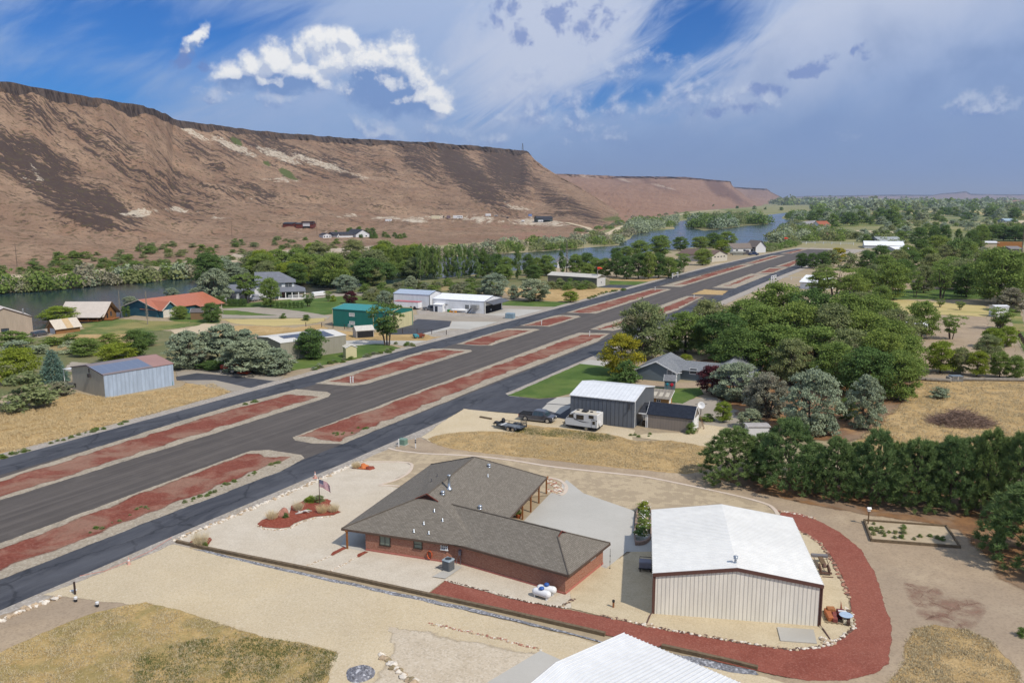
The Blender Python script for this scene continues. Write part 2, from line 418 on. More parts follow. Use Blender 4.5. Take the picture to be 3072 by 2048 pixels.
M_pebble=gmat('grey_pebbles',[alb(118,118,122),alb(150,150,152)],.8,9,edge=1.5,speck=alb(205,205,208),speck_amt=.8,bump=1.,bd=.08)
M_dry=gmat('dry_grass',[alb(192,160,108),alb(212,182,132),alb(176,146,100)],.6,8,edge=.5,big=alb(168,142,94),bigamt=.55,bigsc=.08,speck=alb(150,124,80),speck_amt=.35,bump=1.,bd=.12)
M_dryg=gmat('greenish_dry_grass',[alb(190,160,104),alb(208,178,122),alb(172,146,96)],1.1,7,edge=.5,big=alb(112,116,68),bigamt=.4,bigsc=.3,speck=alb(112,118,70),speck_amt=.25,bump=1.,bd=.12)
M_green=gmat('green_tinged_grass',[alb(108,118,64),alb(140,136,80),alb(92,108,56)],1.2,7,edge=.7,bump=1.,bd=.1,esoft=.4)
M_lawn=gmat('lawn_grass',[alb(74,98,44),alb(92,116,54),alb(110,126,64)],.22,4,edge=.6,bump=1.,bd=.08,big=alb(118,130,68),bigamt=.4,bigsc=.1)
M_meadow=gmat('meadow_grass',[alb(84,106,54),alb(112,126,68),alb(150,146,88)],.15,2.5,edge=.3,bump=1.,bd=.2,big=alb(176,156,104),bigamt=.55,bigsc=.06)
M_yfield=gmat('mown_field',[alb(184,168,112),alb(204,184,128),alb(146,144,88)],.08,2,edge=.3,rotv=.2,stretch=(.5,2.5,1))
M_scrub=gmat('scrub_ground',[alb(104,112,72),alb(134,128,92),alb(176,150,106)],.12,1.6,edge=.2,bump=1.,bd=.2)
M_conc=gmat('concrete',[alb(186,182,172),alb(196,192,182),alb(178,172,160)],.15,5,rough=.85,bump=.1,big=alb(180,175,165),bigamt=.4)
M_litter=gmat('needle_litter',[alb(120,90,66),alb(150,112,76),alb(176,132,84)],.6,5,edge=.5,big=alb(150,136,118),bigamt=.5,bigsc=.15,esoft=.25)
M_stain=gmat('cinder_stain',[alb(152,118,100),alb(165,134,114)],.8,8,edge=.5,esoft=.5)
M_road=gmat('dirt_road',[alb(196,178,148),alb(208,190,160)],.15,2.,edge=.3)
M_gravroad=gmat('gravel_drive',[alb(158,148,134),alb(172,162,146)],.2,4.,edge=.6)
RAZ=R(27.93)
def asphalt(name,cols,streak,crack=0.,tracks=False):
 m,t=newmat(name);P=t.pos();Q=t.rot(P,RAZ)
 n=t.noise(t.scl(Q,(1.6,.05,1)),1.,6,.62,.4);b=t.noise(P,.35,5,.6);g=t.noise(P,14,3,.7)
 b2=t.noise(t.scl(Q,(.5,.16,1)),1.,5,.65,1.4)
 c=t.mix(t.step(t.m('ADD',t.m('MULTIPLY',n,streak),t.m('MULTIPLY',b2 if crack else b,1-streak)),.4,.62),cols[0],cols[1])
 c=t.mix(t.m('MULTIPLY',t.step(b,.55,.7),.5),c,cols[2])
 c=t.mix(t.m('MULTIPLY',t.m('SUBTRACT',g,.5),.9),c,tuple(x*1.7 for x in cols[1]))
 if tracks:
  lx=t.sep(Q)[0]
  for off,w,k in((-84.5,.25,.35),(-81.3,.3,.3),(-86.9,.15,.25),(-79.2,.2,.2),(-83.,.12,.3)):
   d=t.m('ABSOLUTE',t.m('SUBTRACT',lx,t.m('ADD',off,t.m('MULTIPLY',t.m('SUBTRACT',t.noise(t.scl(Q,(0,.01,0)),1.,2),.5),1.2))))
   c=t.mix(t.m('MULTIPLY',t.step(d,w*2.5,0),k),c,tuple(x*1.45 for x in cols[1]))
 if crack:
  w=t.vm('ADD',t.scl(Q,(1,.55,1)),t.vm('SCALE',t.noise(P,.6,4,.6,0,1),scale=1.6))
  v=t.vor(w,.19,'DISTANCE_TO_EDGE','Distance')
  c=t.mix(t.m('MULTIPLY',t.step(v,.035,.005),crack),c,tuple(x*.4 for x in cols[0]))
  c=t.mix(t.m('MULTIPLY',t.step(t.noise(t.scl(Q,(.25,.07,1)),1.,3,.5,.5),.5,.7),.45),c,tuple(x*1.5 for x in cols[1]))
 return finish(m,t,c,.82,g,.25,.02,.25)
M_run=asphalt('runway_asphalt',[alb(84,78,73),alb(97,90,84),alb(104,97,90)],.75,tracks=True)
M_taxi=asphalt('taxiway_asphalt',[alb(64,66,72),alb(82,83,87),alb(73,75,80)],.35,crack=.6)
M_drive=asphalt('driveway_asphalt',[alb(68,70,76),alb(80,81,86),alb(74,74,78)],.4,crack=.25)
def pavers():
 m,t=newmat('stamped_pavers');P=t.rot(t.pos(),R(12));b=t.noise(P,.12,5,.65,.7);n=t.noise(P,.9,4,.6);g=t.noise(P,8,3)
 br=t.new('ShaderNodeTexBrick');t.put(br.inputs['Vector'],P);br.inputs['Scale'].default_value=1
 br.inputs['Brick Width'].default_value=.42;br.inputs['Row Height'].default_value=.21;br.inputs['Mortar Size'].default_value=.014
 br.inputs['Color1'].default_value=(*alb(188,168,138),1);br.inputs['Color2'].default_value=(*alb(201,182,150),1);br.inputs['Mortar'].default_value=(*alb(150,132,108),1)
 c=t.mix(.5,br.outputs[0],t.mix(n,alb(188,170,140),alb(200,182,150)))
 w=t.step(t.m('ADD',b,t.m('MULTIPLY',t.m('SUBTRACT',n,.5),.9)),.46,.54)
 c=t.mix(t.m('MULTIPLY',w,.6),c,alb(160,143,118))
 c=t.mix(t.m('MULTIPLY',t.m('SUBTRACT',g,.5),.8),c,alb(140,125,105))
 return finish(m,t,c,.9,br.outputs[1],-.2,.01,.2)
M_paver=pavers()
def ground_mat():
 m,t=newmat('valley_ground');P=t.pos();x,y,z=t.sep(P)
 n=t.noise(P,.03,6,.62);g=t.noise(P,1.2,5,.65);l=t.noise(t.scl(P,(.0018,.0045,1)),1.,6,.6,.6);k=t.noise(t.scl(P,(.004,.012,1)),1.,5,.6,.3)
 near=t.mix(t.step(t.m('ADD',t.m('MULTIPLY',n,.6),t.m('MULTIPLY',g,.4)),.4,.62),alb(162,146,122),alb(182,164,134))
 near=t.mix(t.m('MULTIPLY',t.step(n,.52,.62),.3),near,alb(140,134,98))
 far=t.mix(t.step(l,.4,.55),alb(118,126,84),alb(150,146,102))
 far=t.mix(t.step(k,.54,.64),far,alb(172,154,120));far=t.mix(t.m('MULTIPLY',t.step(k,.45,.36),.8),far,alb(88,108,66))
 c=t.mix(t.step(y,420,700),near,far)
 return finish(m,t,c,.95,g,.5,.15,.1)
bm=MB();NX=[-60000,-20000,-6000,-2000,-600,-200,0,200,600,2000,6000,20000,60000];NY=[-3000,-300,0,100,200,400,800,1600,3200,6400,15000,40000,90000]
bm.v=[(a,b,0)for b in NY for a in NX];w=len(NX)
bm.f=[(j*w+i,j*w+i+1,(j+1)*w+i+1,(j+1)*w+i)for j in range(len(NY)-1)for i in range(w-1)]
bm.mi=[0]*len(bm.f)
tag(bm.build('ground',ground_mat()),kind='structure')
# river
def water_mat():
 m,t=newmat('river_water');P=t.pos()
 n=t.noise(t.scl(t.rot(P,R(55)),(.35,1.1,1)),1.,4,.6,.5);l=t.noise(t.scl(t.rot(P,R(62)),(.006,.05,1)),1.,5,.6,.8)
 c=t.mix(t.step(l,.5,.66),(.018,.040,.046),(.06,.05,.04))
 p=t.new('ShaderNodeBsdfPrincipled');t.put(p.inputs['Base Color'],c);t.put(p.inputs['Roughness'],t.step(l,.4,.62,.1,.22));p.inputs['IOR'].default_value=1.33
 b=t.new('ShaderNodeBump');b.inputs['Strength'].default_value=.35;b.inputs['Distance'].default_value=.25
 t.put(b.inputs['Height'],n);t.l.new(b.outputs[0],p.inputs['Normal'])
 t.l.new(p.outputs[0],t.new('ShaderNodeOutputMaterial').inputs[0]);return m
sheet('river',[(-500,892),(0,879),(140,872),(270,859),(420,846),(590,832),(800,812),(1000,795),(1400,768),(1590,757),(1720,747),(1850,736),(1890,716),(1905,702),(1960,692),(2025,688),(2018,673),(2031,664),(2085,659),(2170,652),(2266,649),(2320,643),(2362,638),(2375,640),(2350,648),(2345,656),(2394,664),(2424,665),(2394,672),(2343,687),(2322,697),(2325,717),(2289,729),(2215,730),(2080,742),(1900,762),(1700,800),(1500,815),(1000,870),(760,898),(480,932),(330,958),(110,990),(-100,1030),(-500,1090)],.06,water_mat(),step=25,jit=2.)
sheet('island',[(2073,684),(2082,665),(2110,656),(2200,648),(2262,655),(2307,667),(2307,673),(2240,678),(2180,686),(2110,693)],.12,M_scrub,6,12,4.)
# fields and yards, lowest first
LAID=[]
def inside(poly,q):
 x,y=q;r=False
 for i in range(len(poly)):
  (x0,y0),(x1,y1)=poly[i-1],poly[i]
  if(y0>y)!=(y1>y)and x<(x1-x0)*(y-y0)/(y1-y0)+x0:r=not r
 return r
def sh(name,pts,mat,fringe=.6,step=1.2,jit=.25,px=True,**k):
 """lay a sheet just above whatever it overlaps"""
 Q=[G(*p)if px else Vector((p[0],p[1],0))for p in pts]
 S=[(p.x,p.y)for p in resample(Q,6.)];Q=[(p.x,p.y)for p in Q]
 bb=(min(p[0]for p in Q)-1,max(p[0]for p in Q)+1,min(p[1]for p in Q)-1,max(p[1]for p in Q)+1);lv=0
 for q,s,b,l in LAID:
  if l<=lv-1 or b[0]>bb[1]or b[1]<bb[0]or b[2]>bb[3]or b[3]<bb[2]:continue
  if any(inside(q,p)for p in S)or any(inside(Q,p)for p in s):lv=max(lv,l)
 lv+=1;LAID.append((Q,S,bb,lv))
 return sheet(name,pts,.02+lv*.0026,mat,fringe,step,jit,px=px,**k)
sh('scrubland',[(590,838),(800,822),(1110,800),(1460,775),(1560,800),(1840,838),(1860,850),(1840,868),(1500,862),(1440,900),(1200,905),(1000,885),(850,880),(590,905)],M_scrub,8,8,3)
sh('scrubland',[(-300,1010),(100,990),(180,1000),(420,985),(620,1000),(900,1030),(870,1100),(700,1140),(560,1110),(300,1100),(0,1200),(-300,1280)],M_scrub,4,4,1.5)
sh('meadow',[(230,968),(340,953),(445,960),(620,966),(610,976),(510,990),(357,1004),(190,1004),(236,986)],M_meadow,4,3,1)
sh('meadow',[(505,930),(620,918),(660,930),(660,970),(610,972),(500,962)],M_lawn,3,3,1)
sh('lawn',[(660,915),(860,898),(1040,885),(1160,897),(1152,919),(980,946),(985,955),(660,957)],M_lawn,3,3,.8)
sh('drive',[(663,925),(776,921),(860,928),(930,937),(995,948),(985,957),(920,954),(663,955)],M_gravroad,1.2,2,.3)
sh('lawn',[(665,931),(709,931),(831,946),(754,947),(665,944)],M_lawn,1.5,2,.4)
sh('drive',[(860,896),(1000,880),(1095,876),(1150,880),(1140,885),(1040,887),(880,902)],M_gravroad,1.2,2,.3)
sh('field',[(655,958),(920,955),(980,953),(985,962),(940,972),(820,980),(700,972)],M_yfield,2.5,2,.8)
sh('field',[(600,985),(727,975),(886,982),(960,972),(990,985),(990,1000),(800,1006),(640,1010)],M_dry,2.5,2,.8)
sh('path',[(505,990),(560,984),(612,970),(655,972),(640,985),(610,1003),(520,1002)],M_road,2,2,.6)
sh('field',[(240,1003),(360,1001),(430,1000),(420,1016),(357,1024),(290,1020),(150,1014),(100,1000),(180,998)],M_dry,2.5,2,.8)
sh('drive',[(60,990),(140,974),(175,985),(165,1004),(120,1012),(60,1010)],M_gravroad,1.5,2,.4)
sh('drive',[(180,1110),(210,1085),(300,1090),(420,1085),(400,1110),(300,1130)],M_gravroad,2,2,.5)
sh('field',[(-400,1310),(0,1238),(120,1225),(160,1195),(230,1178),(330,1190),(530,1160),(560,1142),(640,1148),(725,1158),(690,1180),(600,1206),(430,1252),(300,1284),(0,1372),(-400,1490)],M_dry,2.2,1.5,.7)
sh('drive',[(520,1100),(600,1098),(720,1116),(860,1128),(800,1165),(700,1176),(560,1150),(525,1140)],M_gravroad,1.5,1.5,.4)
sh('driveway',[(527,1130),(590,1119),(700,1128),(850,1146),(790,1168),(740,1162),(646,1140),(530,1141)],M_drive,0,1.5,.2)
sh('lawn',[(850,1085),(890,1074),(955,1057),(1040,1034),(1142,1030),(1186,1038),(1200,1044),(1057,1080),(938,1102),(855,1118)],M_lawn,1.2,1.2,.4)
sh('field',[(1003,990),(1078,996),(1346,1001),(1330,1020),(1250,1026),(1170,1022),(1010,1020)],M_dry,1,1.2,.4)
sh('driveway',[(1005,1024),(1074,1020),(1170,1022),(1330,1022),(1290,1040),(1244,1043),(1186,1034),(1125,1031),(1027,1041),(1005,1050)],M_conc,0,1.5,0)
sh('yard',[(1240,900),(1310,905),(1510,928),(1540,948),(1500,956),(1251,948)],M_shoulder,1.5,1.5,.4)
sh('drive',[(1240,944),(1500,953),(1575,949),(1535,968),(1356,965),(1240,960)],M_gravroad,.8,1.5,.2)
sh('driveway',[(1160,1003),(1254,957),(1354,963),(1348,981),(1278,1001),(1190,1004)],M_drive,0,1.5,0)
sh('driveway',[(1270,1000),(1348,980),(1356,964),(1500,966),(1560,966),(1435,989),(1353,986),(1280,1004)],M_conc,0,1.5,0)
sh('gravel_patch',[(1280,1004),(1353,987),(1435,989),(1360,1010),(1300,1011)],M_shoulder,.5,1.,.2)
sh('gravel_patch',[(1506,915),(1690,920),(1643,932),(1506,929)],M_gravroad,.8,1.5,.3)
sh('driveway',[(1450,944),(1506,926),(1650,930),(1705,920),(1690,930),(1570,950),(1520,948)],M_conc,0,2,0)
sh('lawn',[(1505,901),(1640,904),(1722,907),(1692,921),(1600,920),(1505,916)],M_lawn,.8,1.5,.3)
sh('field',[(1500,862),(1633,867),(1837,863),(1905,864),(1779,894),(1728,906),(1649,904),(1520,885)],M_dry,1.5,2,.5)
sh('lawn',[(1828,842),(1945,845),(1965,850),(1940,856),(1827,854)],M_lawn,1,2,.3)
sh('field',[(1828,834),(1960,834),(2000,826),(2060,818),(2170,806),(2100,822),(1965,851),(1945,845),(1828,841)],M_dry,1,2,.5)
sh('driveway',[(1793,862),(1827,854),(1910,856),(1908,866)],M_drive,0,2,0)
sh('drive',[(2110,800),(2150,790),(2300,776),(2360,756),(2310,778),(2200,797)],M_road,1,2,.3)
for k_,q_ in((M_meadow,[(2172,634),(2289,637),(2287,627),(2180,627)]),(M_yfield,[(2700,636),(2930,632),(2960,641),(2778,648)]),(M_meadow,[(2440,668),(2560,662),(2700,668),(2680,678),(2470,684)]),(M_road,[(2960,664),(3120,660),(3120,668),(2980,671)]),(M_yfield,[(2480,640),(2640,636),(2640,642),(2500,647)]),(M_meadow,[(2760,690),(3080,682),(3080,694),(2780,700)]),(M_road,[(2560,690),(2680,694),(2690,700),(2570,699)]),(M_dry,[(3030,646),(3120,642),(3120,652),(3040,653)])):sh('field',q_,k_,6,12,4)
ra=Vector((math.sin(RAZ),math.cos(RAZ),0));rn=Vector((math.cos(RAZ),-math.sin(RAZ),0))
def RW(s,o):p=ra*s+rn*o;return(p.x,p.y)
def strip(name,o0,o1,s0,s1,mat,fringe,jit=.15,end=0.):
 ss=[s0+(s1-s0)*i/60 for i in range(61)]
 k=lambda s:end*max(0,(s-340)/260.)**2
 return sh(name,[RW(s,o0+k(s))for s in ss]+[RW(s,o1+k(s))for s in reversed(ss)],mat,fringe,3,jit,px=False)
END=14.
strip('shoulder',-105.6,-60.9,-20,590,M_shoulder,.8,.5,END)
strip('runway',-97.2,-69.4,-20,575,M_run,0,.08,END)
strip('taxiway',-103.1,-97.2,-20,575,M_taxi,0,.1,END)
strip('taxiway',-69.6,-64.3,-20,440,M_taxi,0,.1,END)
MED=[([(-400,1560),(0,1434),(470,1284),(700,1215),(890,1167),(982,1175),(993,1182),(988,1191),(870,1229),(602,1314),(0,1502),(-400,1627)],[(-400,1572),(0,1441),(470,1294),(700,1225),(870,1181),(960,1189),(935,1199),(588,1308),(0,1495),(-400,1615)]),([(945,1151),(1054,1159),(1101,1152),(1418,1054),(1414,1050),(1346,1045),(1295,1046),(1210,1070),(1006,1131)],[(985,1146),(1074,1151),(1108,1141),(1394,1054),(1329,1049),(1278,1056),(1040,1128)]),([(1369,1032),(1437,1037),(1477,1037),(1500,1028),(1620,989),(1605,986),(1520,986),(1430,1012)],[(1384,1032),(1436,1036),(1468,1035),(1500,1021),(1595,991),(1520,990),(1440,1013)]),([(1559,977),(1649,980),(1743,951),(1736,947),(1677,945),(1654,949)],[(1572,976),(1644,978),(1723,953),(1684,948),(1660,952)]),([(1700,938),(1789,941),(2016,868),(2001,866),(1952,866),(1741,924)],[(1713,937),(1766,939),(1802,932),(1998,869),(1957,868),(1746,926)]),([(1980,859),(2044,861),(2264,794),(2228,792)],[(2020,856),(2060,853),(2245,795),(2215,796),(2110,824)]),([(2232,791),(2269,792),(2358,766),(2317,766)],[(2242,789),(2266,790),(2345,767),(2318,768)]),([(2338,761),(2376,761),(2460,738),(2432,743)],[(2350,760),(2374,760),(2420,748),(2400,749)]),([(-400,1772),(0,1628),(700,1370),(752,1351),(806,1349),(908,1364),(917,1375),(840,1416),(500,1545),(0,1740),(-400,1905)],[(-400,1795),(0,1645),(500,1449),(738,1361),(785,1356),(800,1366),(871,1372),(840,1387),(500,1524),(0,1716),(-400,1876)]),([(874,1312),(884,1322),(942,1331),(1030,1332),(1500,1140),(1796,1024),(1830,1000),(1738,998),(1704,1008),(1500,1083)],[(888,1311),(1000,1268),(1500,1091),(1740,1004),(1818,1004),(1789,1017),(1500,1126),(1200,1249),(1015,1325),(958,1321),(930,1312)]),([(1770,988),(1806,973),(1850,960),(1975,918),(2059,888),(2113,889),(2034,930),(1900,977),(1840,993)],[(1797,989),(1813,979),(1985,924),(2068,891),(2106,891),(2030,926),(1900,972)]),([(2136,863),(2205,865),(2312,823),(2253,821)],[(2180,858),(2215,850),(2270,826),(2240,830)]),([(2264,821),(2317,821),(2366,803),(2307,803)],[(2275,819),(2320,817),(2352,805),(2310,806)]),([(2322,800),(2371,802),(2404,786),(2394,777)],[(2335,799),(2370,800),(2396,786),(2390,780)])]
for o,i in MED:
 sh('median',o,M_shoulder2,.5,1.2,.2);sh('cinder_strip',i,M_cinder,1.7,1.2,.6)
sh('median',[(2072,883),(2169,885),(2185,873),(2113,868)],M_dry,.8,1.5,.3)
sh('lawn',[(1520,1187),(1731,1095),(1745,1088),(1910,1108),(1915,1150),(1752,1152),(1711,1182),(1667,1192),(1616,1196)],M_lawn,.5,1.,.15)
sh('driveway',[(1738,1091),(1769,1079),(1862,1090),(1856,1103)],M_conc,0,2,0)
sh('driveway',[(1385,1226),(1450,1204),(1513,1178),(1527,1188),(1616,1197),(1720,1189),(1720,1258),(1558,1241),(1500,1237)],M_drive,0,1.,.08)
sh('yard',[(1262,1312),(1330,1262),(1390,1226),(1500,1237),(1560,1242),(1720,1258),(1910,1290),(1900,1322),(1700,1310),(1540,1302),(1440,1300),(1290,1326)],M_sand,.8,1.,.2)
sh('driveway',[(1639,1210),(1673,1192),(1712,1191),(1712,1215)],M_conc,0,2,0)
sh('driveway',[(1626,1226),(1641,1212),(1712,1217),(1712,1222),(1680,1243)],M_conc,0,2,0)
sh('yard',[(1880,1309),(1950,1298),(2087,1298),(2104,1272),(2190,1272),(2240,1285),(2200,1330),(2136,1345),(2000,1325)],M_sand,.8,1.,.2)
sh('drive',[(2050,1200),(2150,1190),(2240,1235),(2235,1290),(2110,1274),(2090,1240),(1990,1225)],M_gravroad,.8,1.,.2)
sh('lawn',[(1905,1150),(1960,1150),(2095,1150),(2112,1182),(2050,1212),(2015,1207),(1975,1195)],M_lawn,.5,1.,.15)
sh('flower_bed',[(1905,1142),(2005,1148),(2100,1148),(2100,1164),(2000,1166),(1905,1152)],M_dirt,.5,1.,.15)
sh('dirt_verge',[(1180,1349),(1195,1325),(1262,1312),(1290,1326),(1700,1310),(2136,1345),(2300,1420),(2330,1530),(2296,1513),(2089,1464),(1900,1429),(1650,1404),(1421,1372)],M_dirt,.5,.8,.2)
sh('field',[(1276,1318),(1330,1300),(1440,1292),(1542,1297),(1584,1275),(1678,1283),(1789,1297),(1840,1304),(1908,1322),(2010,1320),(2136,1340),(2160,1405),(2061,1424),(1900,1410),(1765,1397),(1650,1381),(1421,1358),(1306,1338)],M_dry,1.,.7,.35)
sh('grass_patch',[(1560,1280),(1700,1285),(1830,1300),(1850,1318),(1800,1325),(1640,1310),(1540,1300)],M_dryg,2,.8,.4)
sh('field',[(2722,1141),(3300,1141),(3300,1420),(2540,1420),(2560,1320),(2600,1290),(2640,1245),(2715,1204)],M_dry,1.5,1.,.4)
sh('thicket_floor',[(2040,1090),(2300,1040),(2700,1040),(2760,1110),(2720,1210),(2600,1320),(2400,1330),(2220,1260)],M_litter,3,2,1)
sh('dirt_lot',[(2620,946),(2963,949),(2975,985),(3050,1040),(3080,1140),(2730,1142),(2760,1090),(2700,1030)],M_dirt,2,2,.5)
sh('field',[(2600,910),(2700,898),(2960,918),(2990,945),(2960,951),(2830,945),(2690,944),(2600,946)],M_yfield,2,2,.6)
sh('lawn',[(2640,868),(2950,866),(2960,898),(2640,899)],M_lawn,2,2,.6)
sh('roadside_grass',[(3010,900),(3050,896),(3085,1000),(3120,1130),(3060,1040),(3030,960)],M_meadow,1.2,2,.4)
sh('road',[(3051,898),(3060,850),(3066,800),(3090,790),(3160,800),(3300,900),(3400,1100),(3140,1100)],M_gravroad,0,2,0)
sh('dirt_lot',[(2080,1425),(2300,1440),(3400,1420),(3400,2300),(2200,2300),(2280,2030),(2500,2030),(2640,1930),(2600,1790),(2540,1640),(2400,1552),(2335,1540),(2290,1508),(2090,1458)],M_dirt,1.,1.,.3)
sh('needle_bed',[(2120,1425),(2300,1425),(2700,1440),(3400,1440),(3400,1850),(3090,1790),(2990,1740),(2930,1650),(2860,1590),(2700,1560),(2450,1522),(2260,1478)],M_litter,2.,.8,.6)
sh('grass_patch',[(2735,1884),(2800,1872),(2903,1886),(2973,1919),(3040,1980),(3090,2080),(3090,2200),(2600,2200),(2650,2052),(2700,1989),(2711,1930)],M_dry,.9,.6,.3)
for p in([(2690,1745),(2760,1755),(2830,1765),(2830,1800),(2790,1830),(2730,1820)],[(2760,1795),(2850,1790),(2940,1795),(2960,1850),(2920,1900),(2830,1880),(2745,1860)]):sh('cinder_stain',p,M_stain,2.2,.5,.4,round_=1)
sh('dirt_yard',[(-400,2020),(0,1845),(180,1788),(330,1760),(470,1790),(540,1840),(300,1880),(100,1960),(-400,2200)],M_dirt,.8,.8,.3)
sh('gravel_yard',[(130,1785),(520,1632),(620,1655),(1300,1808),(1800,1928),(2290,2028),(2420,2062),(2645,2062),(2645,2300),(300,2300),(420,1820),(240,1800)],M_sand,.7,.7,.2)
sh('grass_patch',[(560,1990),(700,1930),(800,1914),(900,1928),(1016,1958),(988,2021),(960,2110),(600,2110)],M_green,2.6,.6,.5)
sh('gravel_pad',[(1165,1884),(1280,1888),(1623,1957),(1690,1990),(1700,2100),(1100,2100),(1150,1970)],M_pink,2.6,.6,.4)
sh('grass_patch',[(-300,2100),(0,1957),(162,1880),(290,1838),(372,1815),(441,1805),(539,1830),(680,1872),(800,1912),(900,1926),(1018,1957),(990,2021),(960,2150),(-300,2300)],M_dryg,.5,.5,.3)
sh('paver_drive',[(1085,1384),(1120,1366),(1168,1347),(1191,1354),(1287,1364),(1421,1370),(1536,1383),(1650,1402),(1765,1414),(1900,1427),(1945,1434),(2089,1463),(2213,1490),(2296,1512),(2334,1544),(2330,1600),(1960,1600),(1903,1532),(1646,1486),(1500,1500),(1180,1480),(1140,1456),(1180,1443),(1228,1416),(1238,1396),(1218,1387)],M_paver,0,1.,0,)
sh('white_gravel_yard',[(522,1625),(616,1583),(718,1542),(826,1495),(956,1440),(1058,1394),(1095,1384),(1218,1388),(1236,1396),(1226,1416),(1180,1442),(1140,1455),(1195,1462),(1400,1560),(1640,1600),(1825,1690),(1712,1826),(1574,1807),(1333,1744),(1278,1786),(1000,1727),(908,1707),(616,1648),(530,1629)],M_white,.35,.6,.12)
sh('gravel_bed',[(1702,1700),(1825,1690),(1900,1650),(1980,1640),(2380,1580),(2407,1596),(2461,1629),(2502,1683),(2540,1770),(2557,1845),(2562,1884),(2503,1927),(2454,1943),(2378,1951),(2254,1934),(2089,1905),(1957,1882),(1800,1849),(1712,1826)],M_tan,.3,.6,.1)
sh('cinder_path',[(1275,1786),(1333,1742),(1574,1805),(1700,1825),(1800,1847),(1957,1880),(2089,1903),(2254,1932),(2378,1949),(2453,1941),(2502,1925),(2560,1883),(2556,1846),(2540,1772),(2502,1685),(2461,1631),(2407,1598),(2350,1570),(2334,1545),(2340,1532),(2400,1540),(2445,1556),(2523,1597),(2586,1648),(2627,1718),(2652,1793),(2677,1875),(2680,1933),(2668,1992),(2626,2026),(2544,2045),(2420,2045),(2275,2018),(1982,1944),(1765,1896),(1497,1834)],M_red,.5,.5,.12)
sh('patio',[(1560,1575),(1646,1486),(1700,1440),(1750,1480),(1903,1533),(1902,1600),(1965,1604),(1965,1655),(1880,1656),(1818,1706),(1700,1660),(1640,1610)],M_conc,0,2,0)
sh('porch_floor',[(1020,1640),(1060,1560),(1120,1590),(1095,1655)],M_conc,0,2,0)
sh('pebble_drain',[(575,1648),(616,1658),(738,1690),(1010,1749),(1300,1812),(1500,1856),(1800,1926),(1880,1946),(1800,1922),(1500,1844),(1300,1800),(1010,1738),(738,1681),(616,1650)],M_pebble,.25,.5,.15)
sh('pebble_drain',[(2015,1962),(2120,1978),(2265,2012),(2275,2026),(2200,2020),(2060,1990)],M_pebble,.25,.5,.15)
